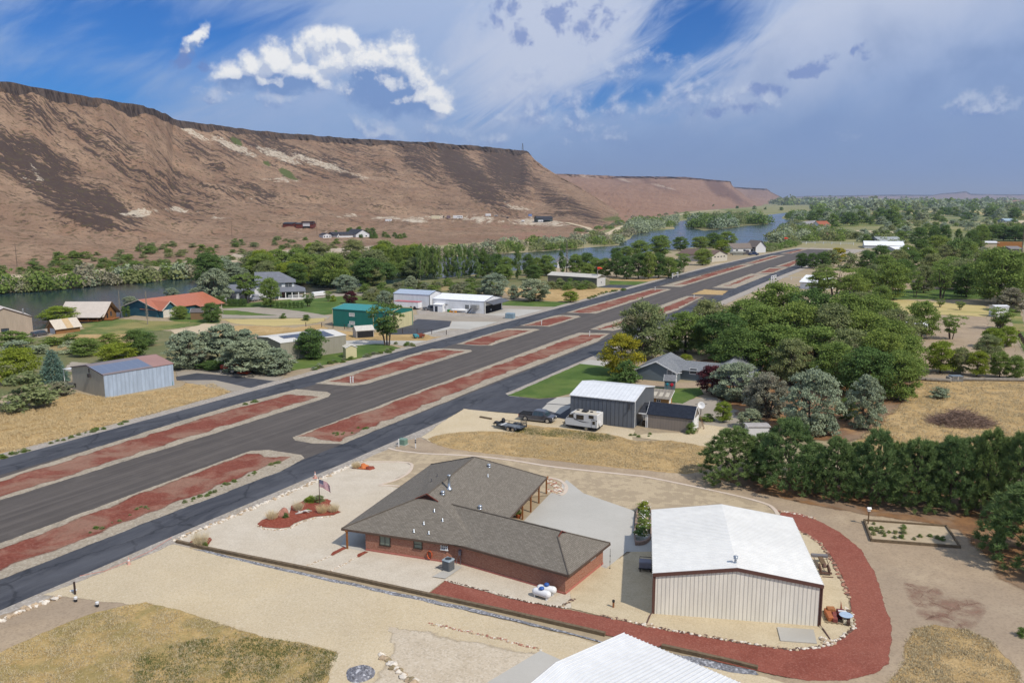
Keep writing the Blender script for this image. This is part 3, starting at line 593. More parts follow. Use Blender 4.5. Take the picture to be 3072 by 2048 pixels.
# canyon wall
def lerp_tab(tab,u):
 if u<=tab[0][0]:return tab[0][1]
 for(a,b),(c,d)in zip(tab,tab[1:]):
  if u<=c:return b+(d-b)*(u-a)/(c-a)
 return tab[-1][1]
WAZ=R(23.7);wl=Vector((math.sin(WAZ),math.cos(WAZ),0))
class Hill:
 def __init__(s,foot,rim,yrim,cliff,power,u0,u1,du,rows=70):
  s.foot,s.rim,s.yrim,s.cliff,s.power,s.u0,s.u1,s.du,s.rows=foot,rim,yrim,cliff,power,u0,u1,du,rows
 def col(s,u):
  yf=G(u,lerp_tab(s.foot,u)).y;yr=max(s.yrim(u),yf+60);zr=Zat(lerp_tab(s.rim,u),yr)
  return yf,yr,max(zr,.5)
 def prof(s,u,k,yf,yr,zr):
  """height at fraction k of the way from foot to rim"""
  ck=s.cliff(u)*(.8+.75*noise.noise(Vector((u*.014,4.,0)))+.14*noise.noise(Vector((u*.05,9.,0))));z0=k**s.power(u)
  if ck<=0:return zr*z0
  if k<.965:return zr*(1-ck)*(k/.965)**s.power(u)
  return zr*(1-ck+ck*min(1,(k-.965)/.012))
 def ks(s,u):
  n=s.rows;a=[i/(n-14.)*.965 for i in range(n-13)]
  return a+[.967,.969,.971,.973,.975,.977,.98,.985,.992,1.]
 def pt(s,u,k,rough=True):
  yf,yr,zr=s.col(u);y=yf+(yr-yf)*k;z=s.prof(u,k,yf,yr,zr)
  x=(u-CX)/F*(y*C_-(z-H)*S_)
  p=Vector((x,y,z))
  if rough and k>.02:
   sl=p.dot(wl);w=math.sin(math.pi*min(1,max(0,(k-.02)/.98)))
   g=noise.fractal(Vector((sl*.016,k*1.1,3.)),1.,2.,4)
   g2=noise.fractal(Vector((p.x*.012,p.y*.008,1.)),1.,2.,5)
   amp=(zr*.062*w)if k<.965 else 0
   p.z+=(g*amp+g2*amp*.8)
   p.z+=(noise.fractal(Vector((p.x*.05,p.y*.035,5.)),1.,2.,3)*1.2*min(1,k*8))if k<.96 else 0
   if .96<k<=.985:
    p.y+=noise.fractal(Vector((sl*.09,k*30,7.)),.8,2.,4)*(yr*.006);p.z+=noise.noise(Vector((sl*.05,k*20,2.)))*zr*.012
   if k>.985:p.z+=(noise.noise(Vector((sl*.03,0,2.)))+.6*noise.noise(Vector((sl*.09,0,5.))))*zr*.016
   p.z=max(p.z,.05)
  return p
 def hit(s,u,v):
  """point of the slope seen at (u, v)"""
  u_=u;last=None
  for i in range(401):
   k=i/400.;p=s.pt(u_,k)
   vv=CY-F*(p.y*S_+(p.z-H)*C_)/(p.y*C_-(p.z-H)*S_)
   if vv<=v:return p
  return p
 def build(s,name,mat,paint):
  us=[];u=s.u0
  while u<=s.u1+.01:us.append(u);u+=s.du
  ks=s.ks(0);vs=[];att=[]
  for u in us:
   for k in ks:
    p=s.pt(u,k);vs.append(p)
    v=CY-F*(p.y*S_+(p.z-H)*C_)/(p.y*C_-(p.z-H)*S_)
    att.append(paint(u,v,k,s))
   yf,yr,zr=s.col(u);q=s.pt(u,1.)
   for ky,kz in((1.25,1.),(1.6,.98),(1.62,-.05)):
    y=yr*ky;vs.append(Vector((q.x*ky,y,q.z*kz)));att.append((0,0,0,1))
  n=len(ks)+3;fs=[(i*n+j,(i+1)*n+j,(i+1)*n+j+1,i*n+j+1)for i in range(len(us)-1)for j in range(n-1)]
  me=bpy.data.meshes.new(name);me.from_pydata(vs,[],fs);me.materials.append(mat)
  ca=me.color_attributes.new('cover','FLOAT_COLOR','POINT')
  ca.data.foreach_set('color',[x for a in att for x in a])
  me.polygons.foreach_set('use_smooth',[True]*len(me.polygons));me.update()
  o=bpy.data.objects.new(name,me);COL.objects.link(o);o['kind']='structure';return o
def hill_mat(name,tint=1.):
 m,t=newmat(name);P=t.pos();Q=t.rot(P,WAZ);x,y,z=t.sep(Q)
 cov=t.new('ShaderNodeAttribute',attribute_name='cover').outputs['Color']
 sc=t.new('ShaderNodeSeparateColor');t.l.new(cov,sc.inputs[0]);tal,wht,grn=sc.outputs[0],sc.outputs[1],sc.outputs[2]
 al=t.new('ShaderNodeAttribute',attribute_name='cover').outputs['Alpha']
 n=t.noise(P,.012,6,.62);g=t.noise(P,.25,5,.7);f2=t.noise(P,.05,5,.65)
 c=t.mix(t.step(t.m('ADD',t.m('MULTIPLY',n,.6),t.m('MULTIPLY',f2,.4)),.4,.62),alb(143,117,97),alb(167,140,116))
 c=t.mix(t.m('MULTIPLY',t.step(t.noise(P,.022,5,.6),.5,.66),.5),c,alb(156,122,98))
 c=t.mix(t.m('MULTIPLY',t.m('SUBTRACT',g,.45),1.1),c,alb(118,98,74))
 q1=t.comb(t.m('MULTIPLY',y,.06),t.m('MULTIPLY',x,.0105),0.);st=t.noise(q1,1.,7,.64,.25)
 q2=t.comb(t.m('MULTIPLY',y,.22),t.m('MULTIPLY',x,.045),0.);st2=t.noise(q2,1.,6,.66,.3)
 spk=t.noise(P,.16,4,.7)
 tf=t.m('ADD',t.m('ADD',t.m('MULTIPLY',st,.75),t.m('MULTIPLY',st2,.62)),t.m('MULTIPLY',spk,.55))
 tm=t.step(t.m('ADD',tf,t.m('MULTIPLY',tal,.27)),1.045,1.115)
 c=t.mix(t.m('MULTIPLY',tm,.92),c,t.mix(spk,alb(66,55,52),alb(84,72,68)))
 bv=t.noise(P,.19,3,.6);c=t.mix(t.m('MULTIPLY',t.step(bv,.54,.64),.75),c,alb(96,86,64));c=t.mix(t.m('MULTIPLY',t.step(t.noise(P,.45,3,.6),.6,.68),.6),c,alb(80,70,58))
 c=t.mix(t.m('MULTIPLY',t.step(t.m('ADD',wht,t.m('MULTIPLY',t.m('SUBTRACT',t.m('ADD',t.m('MULTIPLY',f2,.45),t.m('MULTIPLY',spk,.55)),.5),3.4)),.5,.75),t.step(spk,.35,.55)),c,alb(206,192,170))
 c=t.mix(t.step(t.m('ADD',grn,t.m('MULTIPLY',t.m('SUBTRACT',g,.5),1.2)),.5,.75),c,alb(96,104,62))
 nr=t.sep(t.new('ShaderNodeNewGeometry').outputs['Normal'])[2]
 colm=t.noise(t.comb(t.m('MULTIPLY',y,.35),t.m('MULTIPLY',z,.05),0.),1.,5,.7)
 rock=t.mix(t.step(colm,.35,.65),alb(56,49,48),alb(104,92,84));rock=t.mix(t.m('MULTIPLY',t.step(f2,.5,.65),.5),rock,alb(118,96,78))
 c=t.mix(t.step(t.m('SUBTRACT',1.,al),.3,.6),c,rock)
 if tint!=1:c=t.mix(tint,c,alb(160,120,104))
 return finish(m,t,c,.95,t.m('ADD',t.m('ADD',t.m('MULTIPLY',g,.5),t.m('MULTIPLY',tm,.3)),t.m('ADD',t.m('MULTIPLY',st,1.3),t.m('MULTIPLY',f2,.8))),.75,3.5,.05)
FOOT=[(-900,900),(-300,843),(0,824),(150,817),(300,804),(510,788),(600,780),(800,766),(956,759),(1113,750),(1480,725),(1715,711),(1792,697),(1843,682),(1880,667),(1985,650),(2050,636),(2150,628),(2240,622),(2300,616),(2400,608)]
RIM=[(-900,165),(-300,215),(0,249),(261,294),(435,324),(500,346),(520,360),(548,365),(740,392),(1024,417),(1285,430),(1459,443),(1583,456),(1592,468),(1634,502),(1668,523),(1740,562),(1800,600),(1860,644),(1900,663)]
def gs(u,v,cu,cv,ru,rv,rot=0.):
 du,dv=u-cu,v-cv;c,s=math.cos(rot),math.sin(rot)
 a,b=(du*c+dv*s)/ru,(-du*s+dv*c)/rv
 return max(0.,1-(a*a+b*b))
TAL=[(60,470,260,90,.5,1.),(160,560,330,70,.6,1.),(330,620,170,60,.6,.85),(420,520,330,80,.55,.5),(100,330,300,60,.4,.55),(700,440,90,50,.6,.6),(840,450,190,45,.45,.75),(1010,500,120,40,.5,.6),(1260,480,120,60,.75,.8),(1400,520,230,55,.75,1.15),(1520,500,130,80,.9,1.1),(1640,580,160,35,.7,.65),(1750,640,140,30,.55,.7),(620,470,160,40,.6,.5),(560,560,170,60,.35,.55),(750,570,140,40,.3,.55),(1090,470,150,40,.5,.5)]
WHT=[(580,400,80,14,.5,.9),(700,440,110,16,.4,.95),(830,465,110,18,.35,.95),(960,490,130,16,.3,.9),(1080,530,90,10,.2,.6),(420,640,80,16,-.1,1.1),(540,630,70,12,.1,.9),(640,650,90,10,.25,.7),(110,520,60,12,.9,.6),(80,540,50,14,.5,.5),(840,540,80,12,.05,.7),(740,590,50,8,.5,.5),(1290,652,120,10,0,.7),(1430,655,110,10,0,.8),(1560,626,60,10,.2,.8),(1520,610,40,8,.3,.6),(1450,665,60,10,0,.7),(1250,660,60,14,0,.8),(1620,668,120,14,.05,1.1),(1480,662,120,8,.05,.8),(1040,648,70,8,0,.7),(1160,655,90,8,0,.7),(720,770,60,16,-.1,1.),(860,762,90,16,-.1,1.1),(1000,755,110,14,-.1,1.2),(1090,745,60,12,-.1,1.),(560,785,50,10,-.1,.7),(900,690,60,10,.1,.6),(1000,700,50,8,.1,.6)]
GRN=[(710,425,34,14,.6,1.1),(800,490,24,10,.5,1.),(860,520,40,16,.5,1.1),(880,535,40,10,.2,.8),(1850,655,90,14,-.1,.8),(1900,640,90,12,-.1,.9),(1600,690,40,8,0,.6),(1420,560,120,30,.8,.2),(150,800,120,14,0,.5)]
def paintA(u,v,k,h):
 tal=max(-.3,max(gs(u,v,*p[:5])*p[5]for p in TAL))*.9
 if k<.35:tal-=(.35-k)*1.6
 wh=max(gs(u,v,*p[:5])*p[5]for p in WHT);gr=max(gs(u,v,*p[:5])*p[5]for p in GRN)
 return(tal,wh,gr,0. if(k>.966 and h.cliff(u)>.02)else 1.)
hillA=Hill(FOOT,RIM,lambda u:130./max(.02,(Y0-lerp_tab(RIM,u))/F)if u<1583 else 2240-(u-1583)*2.4,lambda u:.10 if u<1560 else max(0,.10*(1-(u-1560)/40)),lambda u:lerp_tab([(-900,2.0),(600,2.1),(1300,2.5),(1600,2.3),(1700,1.7),(1900,1.3)],u),-900,1900,5,76)
hillA.build('hill',hill_mat('canyon_wall'),paintA)
RIMB=[(1500,515),(1600,519),(1668,523),(1738,525),(1851,530),(2048,531.5),(2105,537),(2191,545),(2196,556),(2205,565),(2235,587),(2266,608),(2290,618)]
TALB=[(2150,560,60,26,.7,1.1),(2200,590,60,18,.7,1.),(1950,545,120,14,.4,.5),(1860,540,60,10,.3,.4),(2240,612,30,10,.5,.6)]
WHTB=[(1870,540,40,5,.3,.9),(1990,560,60,5,.25,.9),(1760,530,60,8,.1,.6),(1800,600,40,5,.2,.6),(2030,612,30,5,.1,.5)]
def paintB(u,v,k,h):
 return(max(-.3,max(gs(u,v,*p[:5])*p[5]for p in TALB))-(.2 if k<.5 else 0),max(gs(u,v,*p[:5])*p[5]for p in WHTB),0,0. if(k>.966 and 1840<u<2194)else 1.)
hillB=Hill(FOOT,RIMB,lambda u:130./((Y0-lerp_tab(RIMB,u))/F)if u<2191 else 5860-(u-2191)*12,lambda u:.10 if u<2180 else max(0,.1*(1-(u-2180)/14)),lambda u:1.7,1500,2290,5,60)
hillB.build('hill',hill_mat('far_canyon_wall',.35),paintB)
RIMC=[(2150,560),(2205,562),(2300,566.6),(2309,574),(2340,590),(2370,603),(2390,606.5)]
hillC=Hill([(2150,626),(2240,618),(2300,612),(2400,607.5)],RIMC,lambda u:9300. if u<2300 else 9300-(u-2300)*12,lambda u:.12 if u<2295 else max(0,.12*(1-(u-2295)/12)),lambda u:1.6,2150,2390,5,50)
hillC.build('hill',bpy.data.materials['far_canyon_wall'],lambda u,v,k,h:(.25 if k>.5 and u>2240 else-.2,0,0,0. if(k>.966 and u<2305)else 1.))
RIMD=[(2200,596),(2353,593),(2418,588),(2500,587),(2560,586),(2690,584),(2799,585),(2821,581),(2865,577.5),(2897,574),(2908,581),(2973,583),(3072,583),(3400,588)]
hillD=Hill([(2200,604.6),(3400,604.6)],RIMD,lambda u:21000.,lambda u:.2,lambda u:1.4,2200,3400,6,40)
hillD.build('hill',hill_mat('distant_mesa',.5),lambda u,v,k,h:(noise.noise(Vector((u*.02,k*3,0)))*.6,0,0,0. if k>.966 else 1.))
hillE=Hill([(2930,622),(3400,640)],[(2930,621),(2952,616),(3006,602),(3072,599),(3200,596),(3400,600)],lambda u:6200.,lambda u:0.,lambda u:1.2,2930,3400,6,40)
hillE.build('hill',bpy.data.materials['far_canyon_wall'],lambda u,v,k,h:(-.3,.0,.2,1.))
def ribbon(name,pts,w,mat,z=.1,kind='structure',world=False,hill=None):
 P=[hill.hit(*p)if hill else(G(*p)if not world else Vector(p))for p in pts]
 Q=[]
 for i in range(len(P)-1):
  n=max(1,int((P[i+1]-P[i]).length/6));Q+=[P[i].lerp(P[i+1],k/n)for k in range(n)]
 Q.append(P[-1]);b=MB();ev=[]
 for i,p in enumerate(Q):
  d=Q[min(i+1,len(Q)-1)]-Q[max(i-1,0)];d.z=0;d.normalize();s=Vector((d.y,-d.x,0));ww=w*(1+.25*noise.noise(p*.05))
  for o,e in((-ww,0.),(-ww*.6,1.),(ww*.6,1.),(ww,0.)):b.v.append(tuple(p+s*o+Vector((0,0,z))));ev.append(e)
 b.f=[(i*4+j,i*4+j+1,i*4+j+5,i*4+j+4)for i in range(len(Q)-1)for j in range(3)];b.mi=[0]*len(b.f)
 o=b.build(name,mat);a=o.data.attributes.new('edge','FLOAT','POINT');a.data.foreach_set('value',ev);o['kind']=kind;return o
ribbon('dirt_road',[(-500,868),(-200,846),(0,833),(153,825),(306,812),(510,797),(595,789),(800,778),(956,771),(1113,762),(1300,748),(1480,735),(1600,728),(1715,721),(1792,712),(1825,702),(1843,694),(1862,682),(1880,676),(1924,667),(1983,656),(2047,642),(2100,635),(2160,629)],5.,M_road)
ribbon('dirt_road',[(1700,669),(1760,684),(1782,695),(1770,704),(1740,712)],3.5,M_road,.5,hill=hillA)
# building kit
def zc(x0,y0,k):return lambda x,y:(x0+x/k,y0+y/k)
c6=zc(1500,900,2.94);c5=zc(700,700,2.94);c4=zc(0,750,2.94);cA=zc(1000,1300,2.6133);cS=zc(1800,1400,2.42)
cH=zc(1100,840,5.6);cL=zc(0,840,5.226);cO=zc(400,800,4.523);cT=zc(1460,600,3.92);cR=zc(1960,590,3.92);cF=zc(2560,560,4.594)
cN=zc(1880,1060,5.808);cP=zc(1440,1200,5.88);cW=zc(800,620,5.88);cX=zc(1200,600,4.523)
def frame(e1,e2,e3,base,gz=0.):
 """frame of a box-shaped building from three eave corners; x runs e2->e3, y runs e2->e1"""
 b=G(*base,gz);h=Zat(e2[1],b.y)
 p1,p2,p3=G(*e1,h),G(*e2,h),G(*e3,h)
 X=p3-p2;Y=p1-p2;X.z=Y.z=0
 ax=math.atan2(X.y,X.x);ay=math.atan2(Y.y,Y.x)-math.pi/2
 d=(ay-ax+math.pi)%(2*math.pi)-math.pi;a=ax+d*.5
 return Vector((p2 .x,p2 .y,gz)),a,X.length*math.cos(d/2),Y.length*math.cos(d/2),h-gz
def loc_px(o,a,px,z=0.):
 """photo point at height z, in the local frame"""
 p=G(*px,z)-o;c,s=math.cos(-a),math.sin(-a);return Vector((p.x*c-p.y*s,p.x*s+p.y*c,z))
def gable(par,wx,wy,h,hr,axis,mw,mr,mt,oh=.15,rk=.12,th=.14,ridge=.5,trim=.16,corner=True,facemats=None,wallname='wall',ribs=0.):
 """walls, two-slope roof with thickness, fascia and corner boards. axis 'x': ridge along x"""
 Wd=wy if axis=='x' else wx;Ln=wx if axis=='x' else wy
 T=(lambda l,w,z:(l,w,z))if axis=='x' else(lambda l,w,z:(w,l,z))
 m=ridge*Wd
 b=MB();b.quad(T(0,0,0),T(Ln,0,0),T(Ln,0,h),T(0,0,h));b.quad(T(0,Wd,0),T(Ln,Wd,0),T(Ln,Wd,h),T(0,Wd,h))
 for l in(0,Ln):b.poly([T(l,0,0),T(l,Wd,0),T(l,Wd,h),T(l,m,hr),T(l,0,h)])
 w=b.build(wallname,mw,par,uv=True)
 if facemats:
  for i,mm in facemats.items():
   w.data.materials.append(mm);w.data.polygons[i].material_index=len(w.data.materials)-1
 r=MB();s0=(hr-h)/max(m,.01);s1=(hr-h)/max(Wd-m,.01)
 for w0,sl in((-oh,s0),(Wd+oh,s1)):
  z0=hr-abs(w0-m)*sl+.02
  A_,B_=T(-rk,w0,z0),T(Ln+rk,w0,z0);C2,D2=T(Ln+rk,m,hr+.02),T(-rk,m,hr+.02)
  up=Vector((0,0,th));q=[Vector(p)for p in(A_,B_,C2,D2)]
  vs=q+[p+up for p in q]
  r.add(vs,[(0,1,2,3),(4,5,6,7),(0,1,5,4),(1,2,6,5),(3,0,4,7)])
  if ribs:
   n=int((Ln+2*rk)/ribs)
   for i in range(n+1):
    l=-rk+.03+i*(Ln+2*rk-.06)/n;e=-.04 if w0<m else .04
    P0,P1=Vector(T(l,w0+e,z0+th-abs(e)*sl)),Vector(T(l,m,hr+.02+th));k=Vector(T(.035,0,0));k2=Vector(T(.02,0,0));u=Vector((0,0,.045))
    r.add([P0-k,P0+k,P0+k2+u,P0-k2+u,P1-k,P1+k,P1+k2+u,P1-k2+u],[(0,1,2,3),(3,2,6,7),(0,3,7,4),(1,5,6,2)])
 r.build('roof',mr,par,uv=True)
 if mt is not None:
  t2=.03
  for l in(-rk-t2,Ln+rk):
   f=MB()
   for w0,sl in((-oh,s0),(Wd+oh,s1)):
    z0=hr-abs(w0-m)*sl
    P0,P1=Vector(T(l,w0,z0-trim+th)),Vector(T(l,m,hr-trim+th));d=Vector(T(t2,0,0));u=Vector((0,0,trim+.035))
    f.add([P0,P1,P1+u,P0+u,P0+d,P1+d,P1+u+d,P0+u+d],[(0,1,2,3),(4,5,6,7),(0,1,5,4),(3,2,6,7),(0,3,7,4),(1,2,6,5)])
   f.build('barge_board',mt,par)
  if corner:
   cw=.12
   for x in(0,wx):
    for y in(0,wy):
     sx=-.025 if x==0 else wx-cw;sy=-.025 if y==0 else wy-cw
     f=MB();f.box(sx,sx+cw+.025,sy,sy+cw+.025,0,h);f.build('corner_board',mt,par)
def opening(par,face,a,z,w,h,mf,mg,name='window',bars=(1,1),fr=.07,out=.04,label=None):
 """framed opening on local face 'x0' (plane x=0) or 'y0' (plane y=0); a = distance along the face to its centre"""
 T=(lambda s,d,zz:(-d,s,zz))if face=='x0' else(lambda s,d,zz:(s,-d,zz))
 b=MB()
 def bx(s0,s1,z0,z1,d0,d1):
  vs=[T(s,d,zz)for zz in(z0,z1)for d in(d0,d1)for s in(s0,s1)]
  b.add(vs,[(0,2,3,1),(4,5,7,6),(0,1,5,4),(2,6,7,3),(0,4,6,2),(1,3,7,5)])
 x0,x1,z0,z1=a-w/2,a+w/2,z-h/2,z+h/2
 bx(x0-fr,x0,z0-fr,z1+fr,0,out);bx(x1,x1+fr,z0-fr,z1+fr,0,out);bx(x0,x1,z1,z1+fr,0,out);bx(x0,x1,z0-fr,z0,0,out+.02)
 for i in range(1,bars[0]):s=x0+w*i/bars[0];bx(s-.02,s+.02,z0,z1,.005,out-.005)
 for i in range(1,bars[1]):q=z0+h*i/bars[1];bx(x0,x1,q-.02,q+.02,.006,out-.006)
 f=b.build(name,mf,par)
 p=MB();p.quad(T(x0,.012,z0),T(x1,.012,z0),T(x1,.012,z1),T(x0,.012,z1));p.build('pane' if name=='window' else 'panel',mg,f)
 if label:f['label']=label
 return f
def building(name,label,e1,e2,e3,base,cat='building',gz=0.,group=None):
 o,a,wx,wy,h=frame(e1,e2,e3,base,gz)
 t=thing(name,label,cat,o,a,group);return t,o,a,wx,wy,h
WHITEP=plain('white_paint',(.78,.78,.76),.5,.05)
GL=glass()
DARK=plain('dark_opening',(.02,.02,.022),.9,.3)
def ribauto(name,rgb,pitch=.3,**k):
 """ribbed sheet on upright walls of any facing"""
 if name in MATS:return MATS[name]
 m=ribbed(name,rgb,pitch,0,**k);t=NT(m.node_tree)
 tc=t.new('ShaderNodeTexCoord');nx,ny,nz=t.sep(tc.outputs['Normal']);x,y,z=t.sep(tc.outputs['Object'])
 co=t.m('ADD',t.m('MULTIPLY',x,t.m('ABSOLUTE',ny)),t.m('MULTIPLY',y,t.m('ABSOLUTE',nx)))
 for n in list(t.n):
  if n.type=='MATH' and n.operation=='DIVIDE':t.l.new(co,n.inputs[0])
 return m
# big tan metal shed with white roof
t,o,a,wx,wy,h=building('metal_shed','large tan metal shed with a white ribbed roof inside the red cinder loop',(1956,1717),(1956,1717),(2471.5,1754.5),(1959,1841.5))if False else(None,)*6
def side(p0,p1,depth,h,gz=0.):
 A_,B_=G(*p0,gz),G(*p1,gz);d=B_-A_;return A_,math.atan2(d.y,d.x),d.length,depth,h
o,a,wx,wy,h=side((1959,1841.5),(2457,1879.5),13.3,3.35)
shed=thing('metal_shed','large tan metal shed with a white ribbed roof inside the red cinder loop','shed',o,a)
TANRIB=ribauto('tan_rib',(.79,.75,.65),.31,depth=.7,line=.6,streak=.06);WROOF=ribbed('white_roof',(.72,.71,.67),.31,1,.5,.04,.5,.22,streak=.05);BRTRIM=plain('brown_trim',alb(104,74,66),.5,.08)
gable(shed,wx,wy,h,4.25,'y',TANRIB,WROOF,BRTRIM,oh=.12,rk=.1,th=.1,trim=.26,ribs=.31)
g=MB();g.lathe([(.28,-.05),(.28,.02),(.1,.06),(.1,.45),(.17,.47),(.17,.52),(.12,.54),(.12,.58),(.18,.6),(.18,.66),(.02,.7)],14)
q=g.build('vent_pipe',plain('galvanised',(.42,.46,.5),.35,.15,metal=.7),shed,smooth=True);q.location=loc_px(o,a,cS(983,705),4.25)
for nm,pts in(('downspout',[(-.06,-.05,3.2),(-.06,-.06,.2),(-.25,-.5,.12),(-.55,-1.9,.06)]),('downspout',[(wx+.06,-.05,3.2),(wx+.06,-.06,.2),(wx+.2,-.5,.12),(wx+.45,-2.1,.06)])):
 g=MB();g.tube(pts,.055,6);g.build(nm,BRTRIM,shed)
g=MB()
for i in range(48):g.box(wx+.1,wx+.19,.05+i*.28,.19+i*.28,h-.12,h-.02)  # dark blocks on the gutter stand in for shadow dashes under the rib ends
g.box(wx+.1,wx+.17,0,wy,h-.2,h-.12);g.build('gutter',BRTRIM,shed)
# white roof cut by the lower edge of the photograph
E1=G(1872,1901,3.5);E2=G(2217,2048,3.5);d=E2-E1;a=math.atan2(d.y,d.x)
nrm=Vector((d.y,-d.x,0)).normalized()
best=min(((abs((lambda p:CX+F*p.x/(p.y*C_-(z-H)*S_))(E1+nrm*w)-1672)+abs((lambda p:CY-F*(p.y*S_+(z-H)*C_)/(p.y*C_-(z-H)*S_))(E1+nrm*w)-1993)),w,z)for w in[3+.1*i for i in range(70)]for z in[3.6+.05*j for j in range(40)])
HW,HR=best[1],best[2]
o=E1+nrm*2*HW;o.z=0
low=thing('metal_shed','white ribbed roof with brown edge trim, cut off below the cinder path','shed',o,a)
gable(low,17.,2*HW,3.4,HR,'x',TANRIB,ribbed('white_roof_cool',(.71,.71,.69),.31,0,.45,.04,.5,.3,streak=.05),BRTRIM,oh=.1,rk=.1,th=.1,trim=.26,ribs=.31)
pq=[G(*q)for q in((1621,1955),(1690,1986),(1640,2060),(1560,2200),(1330,2200),(1466,2048))];b=MB();b.prism([(q.x,q.y)for q in(pq if area(pq)>0 else pq[::-1])],0,.13);b.build('concrete_pad',M_conc)['kind']='structure'
# brick house
EZ=1.97
def corner(px):return G(*cA(*px),EZ)
pa,pdW,peE,pk,pb,pc=(corner(p)for p in((65,742),(785,243),(1700,335),(910,850),(1845,1108),(2190,862)))
MA=R(90-19.);ux=Vector((math.cos(MA),math.sin(MA),0));uy=Vector((math.sin(MA),-math.cos(MA),0))
house=thing('brick_house','long red brick ranch house with a grey shingle hip roof','house',(pa.x,pa.y,0),MA)
LM,WM,ZR=19.9,13.9,4.75
SHG=shingles('grey_shingles',alb(124,117,106),alb(144,136,124));SHEDGE=plain('roof_edge',alb(92,84,76),.7,.1)
def sl(x,y,z):return(x,y,z)
r=MB();yr=-WM/2;x0,x1=3.9,16.;gw,gz_=1.0,ZR-.5
r.poly([(0,0,EZ),(LM,0,EZ),(x1,yr,ZR),(x0,yr,ZR),(x0,yr+gw,gz_)])
r.poly([(0,-WM,EZ),(x0,yr-gw,gz_),(x0,yr,ZR),(x1,yr,ZR),(LM,-WM,EZ)])
r.poly([(0,0,EZ),(x0,yr+gw,gz_),(x0,yr-gw,gz_),(0,-WM,EZ)])
r.poly([(LM,0,EZ),(LM,-WM,EZ),(x1,yr,ZR)])
r.poly([(0,0,EZ-.06),(0,-WM,EZ-.06),(LM,-WM,EZ-.06),(LM,0,EZ-.06)])
wA=math.atan2((pk-pb).y,(pk-pb).x);wd=Vector((math.cos(wA),math.sin(wA),0));wn=Vector((-wd.y,wd.x,0))
if(pc-pb).dot(wn)<0:wn=-wn
WW=(pc-pb).dot(wn);WZ=3.76;WL=17.
def tl(p):
 q=p-Vector((pa.x,pa.y,0));return(q.dot(ux),q.dot(Vector((-ux.y,ux.x,0))),p.z)
def wp(l,w,z):p=pb+wd*l+wn*w;p.z=z;return tl(p)
r.poly([wp(0,0,EZ),wp(2.9,WW/2-.55,WZ-.28),wp(2.9,WW/2,WZ),wp(WL,WW/2,WZ),wp(WL,0,EZ)])
r.poly([wp(0,WW,EZ),wp(WL-5,WW,EZ),wp(WL-5,WW/2,WZ),wp(2.9,WW/2,WZ),wp(2.9,WW/2+.55,WZ-.28)])
r.poly([wp(0,0,EZ),wp(0,WW,EZ),wp(2.9,WW/2+.55,WZ-.28),wp(2.9,WW/2-.55,WZ-.28)])
r.poly([wp(0,0,EZ-.06),wp(WL-6,0,EZ-.06),wp(WL-6,WW,EZ-.06),wp(0,WW,EZ-.06)])
roof=r.build('roof',SHG,house,uv=True)
g=MB()
for P0,P1 in(((x0,yr,ZR),(x1,yr,ZR)),((0,0,EZ),(x0,yr+gw,gz_)),((LM,0,EZ),(x1,yr,ZR)),((LM,-WM,EZ),(x1,yr,ZR)),(wp(2.9,WW/2,WZ),wp(15.6,WW/2,WZ)),(wp(0,0,EZ),wp(2.9,WW/2-.55,WZ-.28)),(wp(0,WW,EZ),wp(2.9,WW/2+.55,WZ-.28))):
 n=24;pts=[Vector(P0).lerp(Vector(P1),i/n)+Vector((0,0,.015+.012*(i%2)))for i in range(n+1)];g.tube(pts,.07,6)
g.build('ridge_cap',plain('ridge_cap',alb(104,96,86),.9,.15),roof)
g=MB()
def fascia(P0,P1,hgt=.17):
 P0,P1=Vector(P0),Vector(P1);d=(P1-P0).normalized();nn=Vector((d.y,-d.x,0))*.035;u=Vector((0,0,hgt))
 g.add([P0-nn-u,P1-nn-u,P1-nn,P0-nn,P0+nn-u,P1+nn-u,P1+nn,P0+nn],[(0,1,2,3),(4,5,6,7),(3,2,6,7),(0,1,5,4),(0,3,7,4),(1,2,6,5)])
E_=EZ-.02
fascia((0,.03,E_),(LM,.03,E_));fascia((-.03,0,E_),(-.03,-10.75,E_));fascia((LM+.03,0,E_),(LM+.03,-WM,E_));fascia((0,-WM-.03,E_),(LM,-WM-.03,E_))
fascia(wp(-.03,0,E_),wp(-.03,WW,E_));fascia(wp(0,-.03,E_),wp(12.05,-.03,E_));fascia(wp(0,WW+.03,E_),wp(10,WW+.03,E_))
g.build('fascia',plain('fascia_brown',alb(96,78,66),.6,.1),roof)
WOOD=plain('stained_wood',alb(150,98,56),.6,.2,3.)
for vt_,bd,rr_ in(([(x0-.02,yr+gw,gz_),(x0-.02,yr-gw,gz_),(x0-.02,yr,ZR)],[(x0-.12,yr+gw+.18,gz_-.02),(x0-.12,yr,ZR+.1),(x0-.12,yr-gw-.18,gz_-.02)],.055),([wp(2.88,WW/2+.55,WZ-.28),wp(2.88,WW/2-.55,WZ-.28),wp(2.88,WW/2,WZ)],[wp(2.78,WW/2+.62,WZ-.3),wp(2.78,WW/2,WZ+.06),wp(2.78,WW/2-.62,WZ-.3)],.05)):
 g=MB();g.poly(vt_);gv=g.build('gable_vent',plain('vent_dark',alb(70,44,40),.8,.3,8.),roof)
 g=MB();g.tube(bd,rr_,4);g.build('barge_board',plain('barge_red',alb(120,62,46),.6,.15),roof)
BRICK=bricks('red_brick',[alb(150,90,70),alb(170,110,88),alb(196,164,140),alb(100,60,52)],alb(176,152,132))
b=MB();IN=.42;PW=2.35
def wall(P0,P1,h0=EZ-.07):
 P0,P1=Vector(P0),Vector(P1);b.add([(P0 .x,P0 .y,0),(P1 .x,P1 .y,0),(P1 .x,P1 .y,h0),(P0 .x,P0 .y,h0)],[(0,1,2,3)])
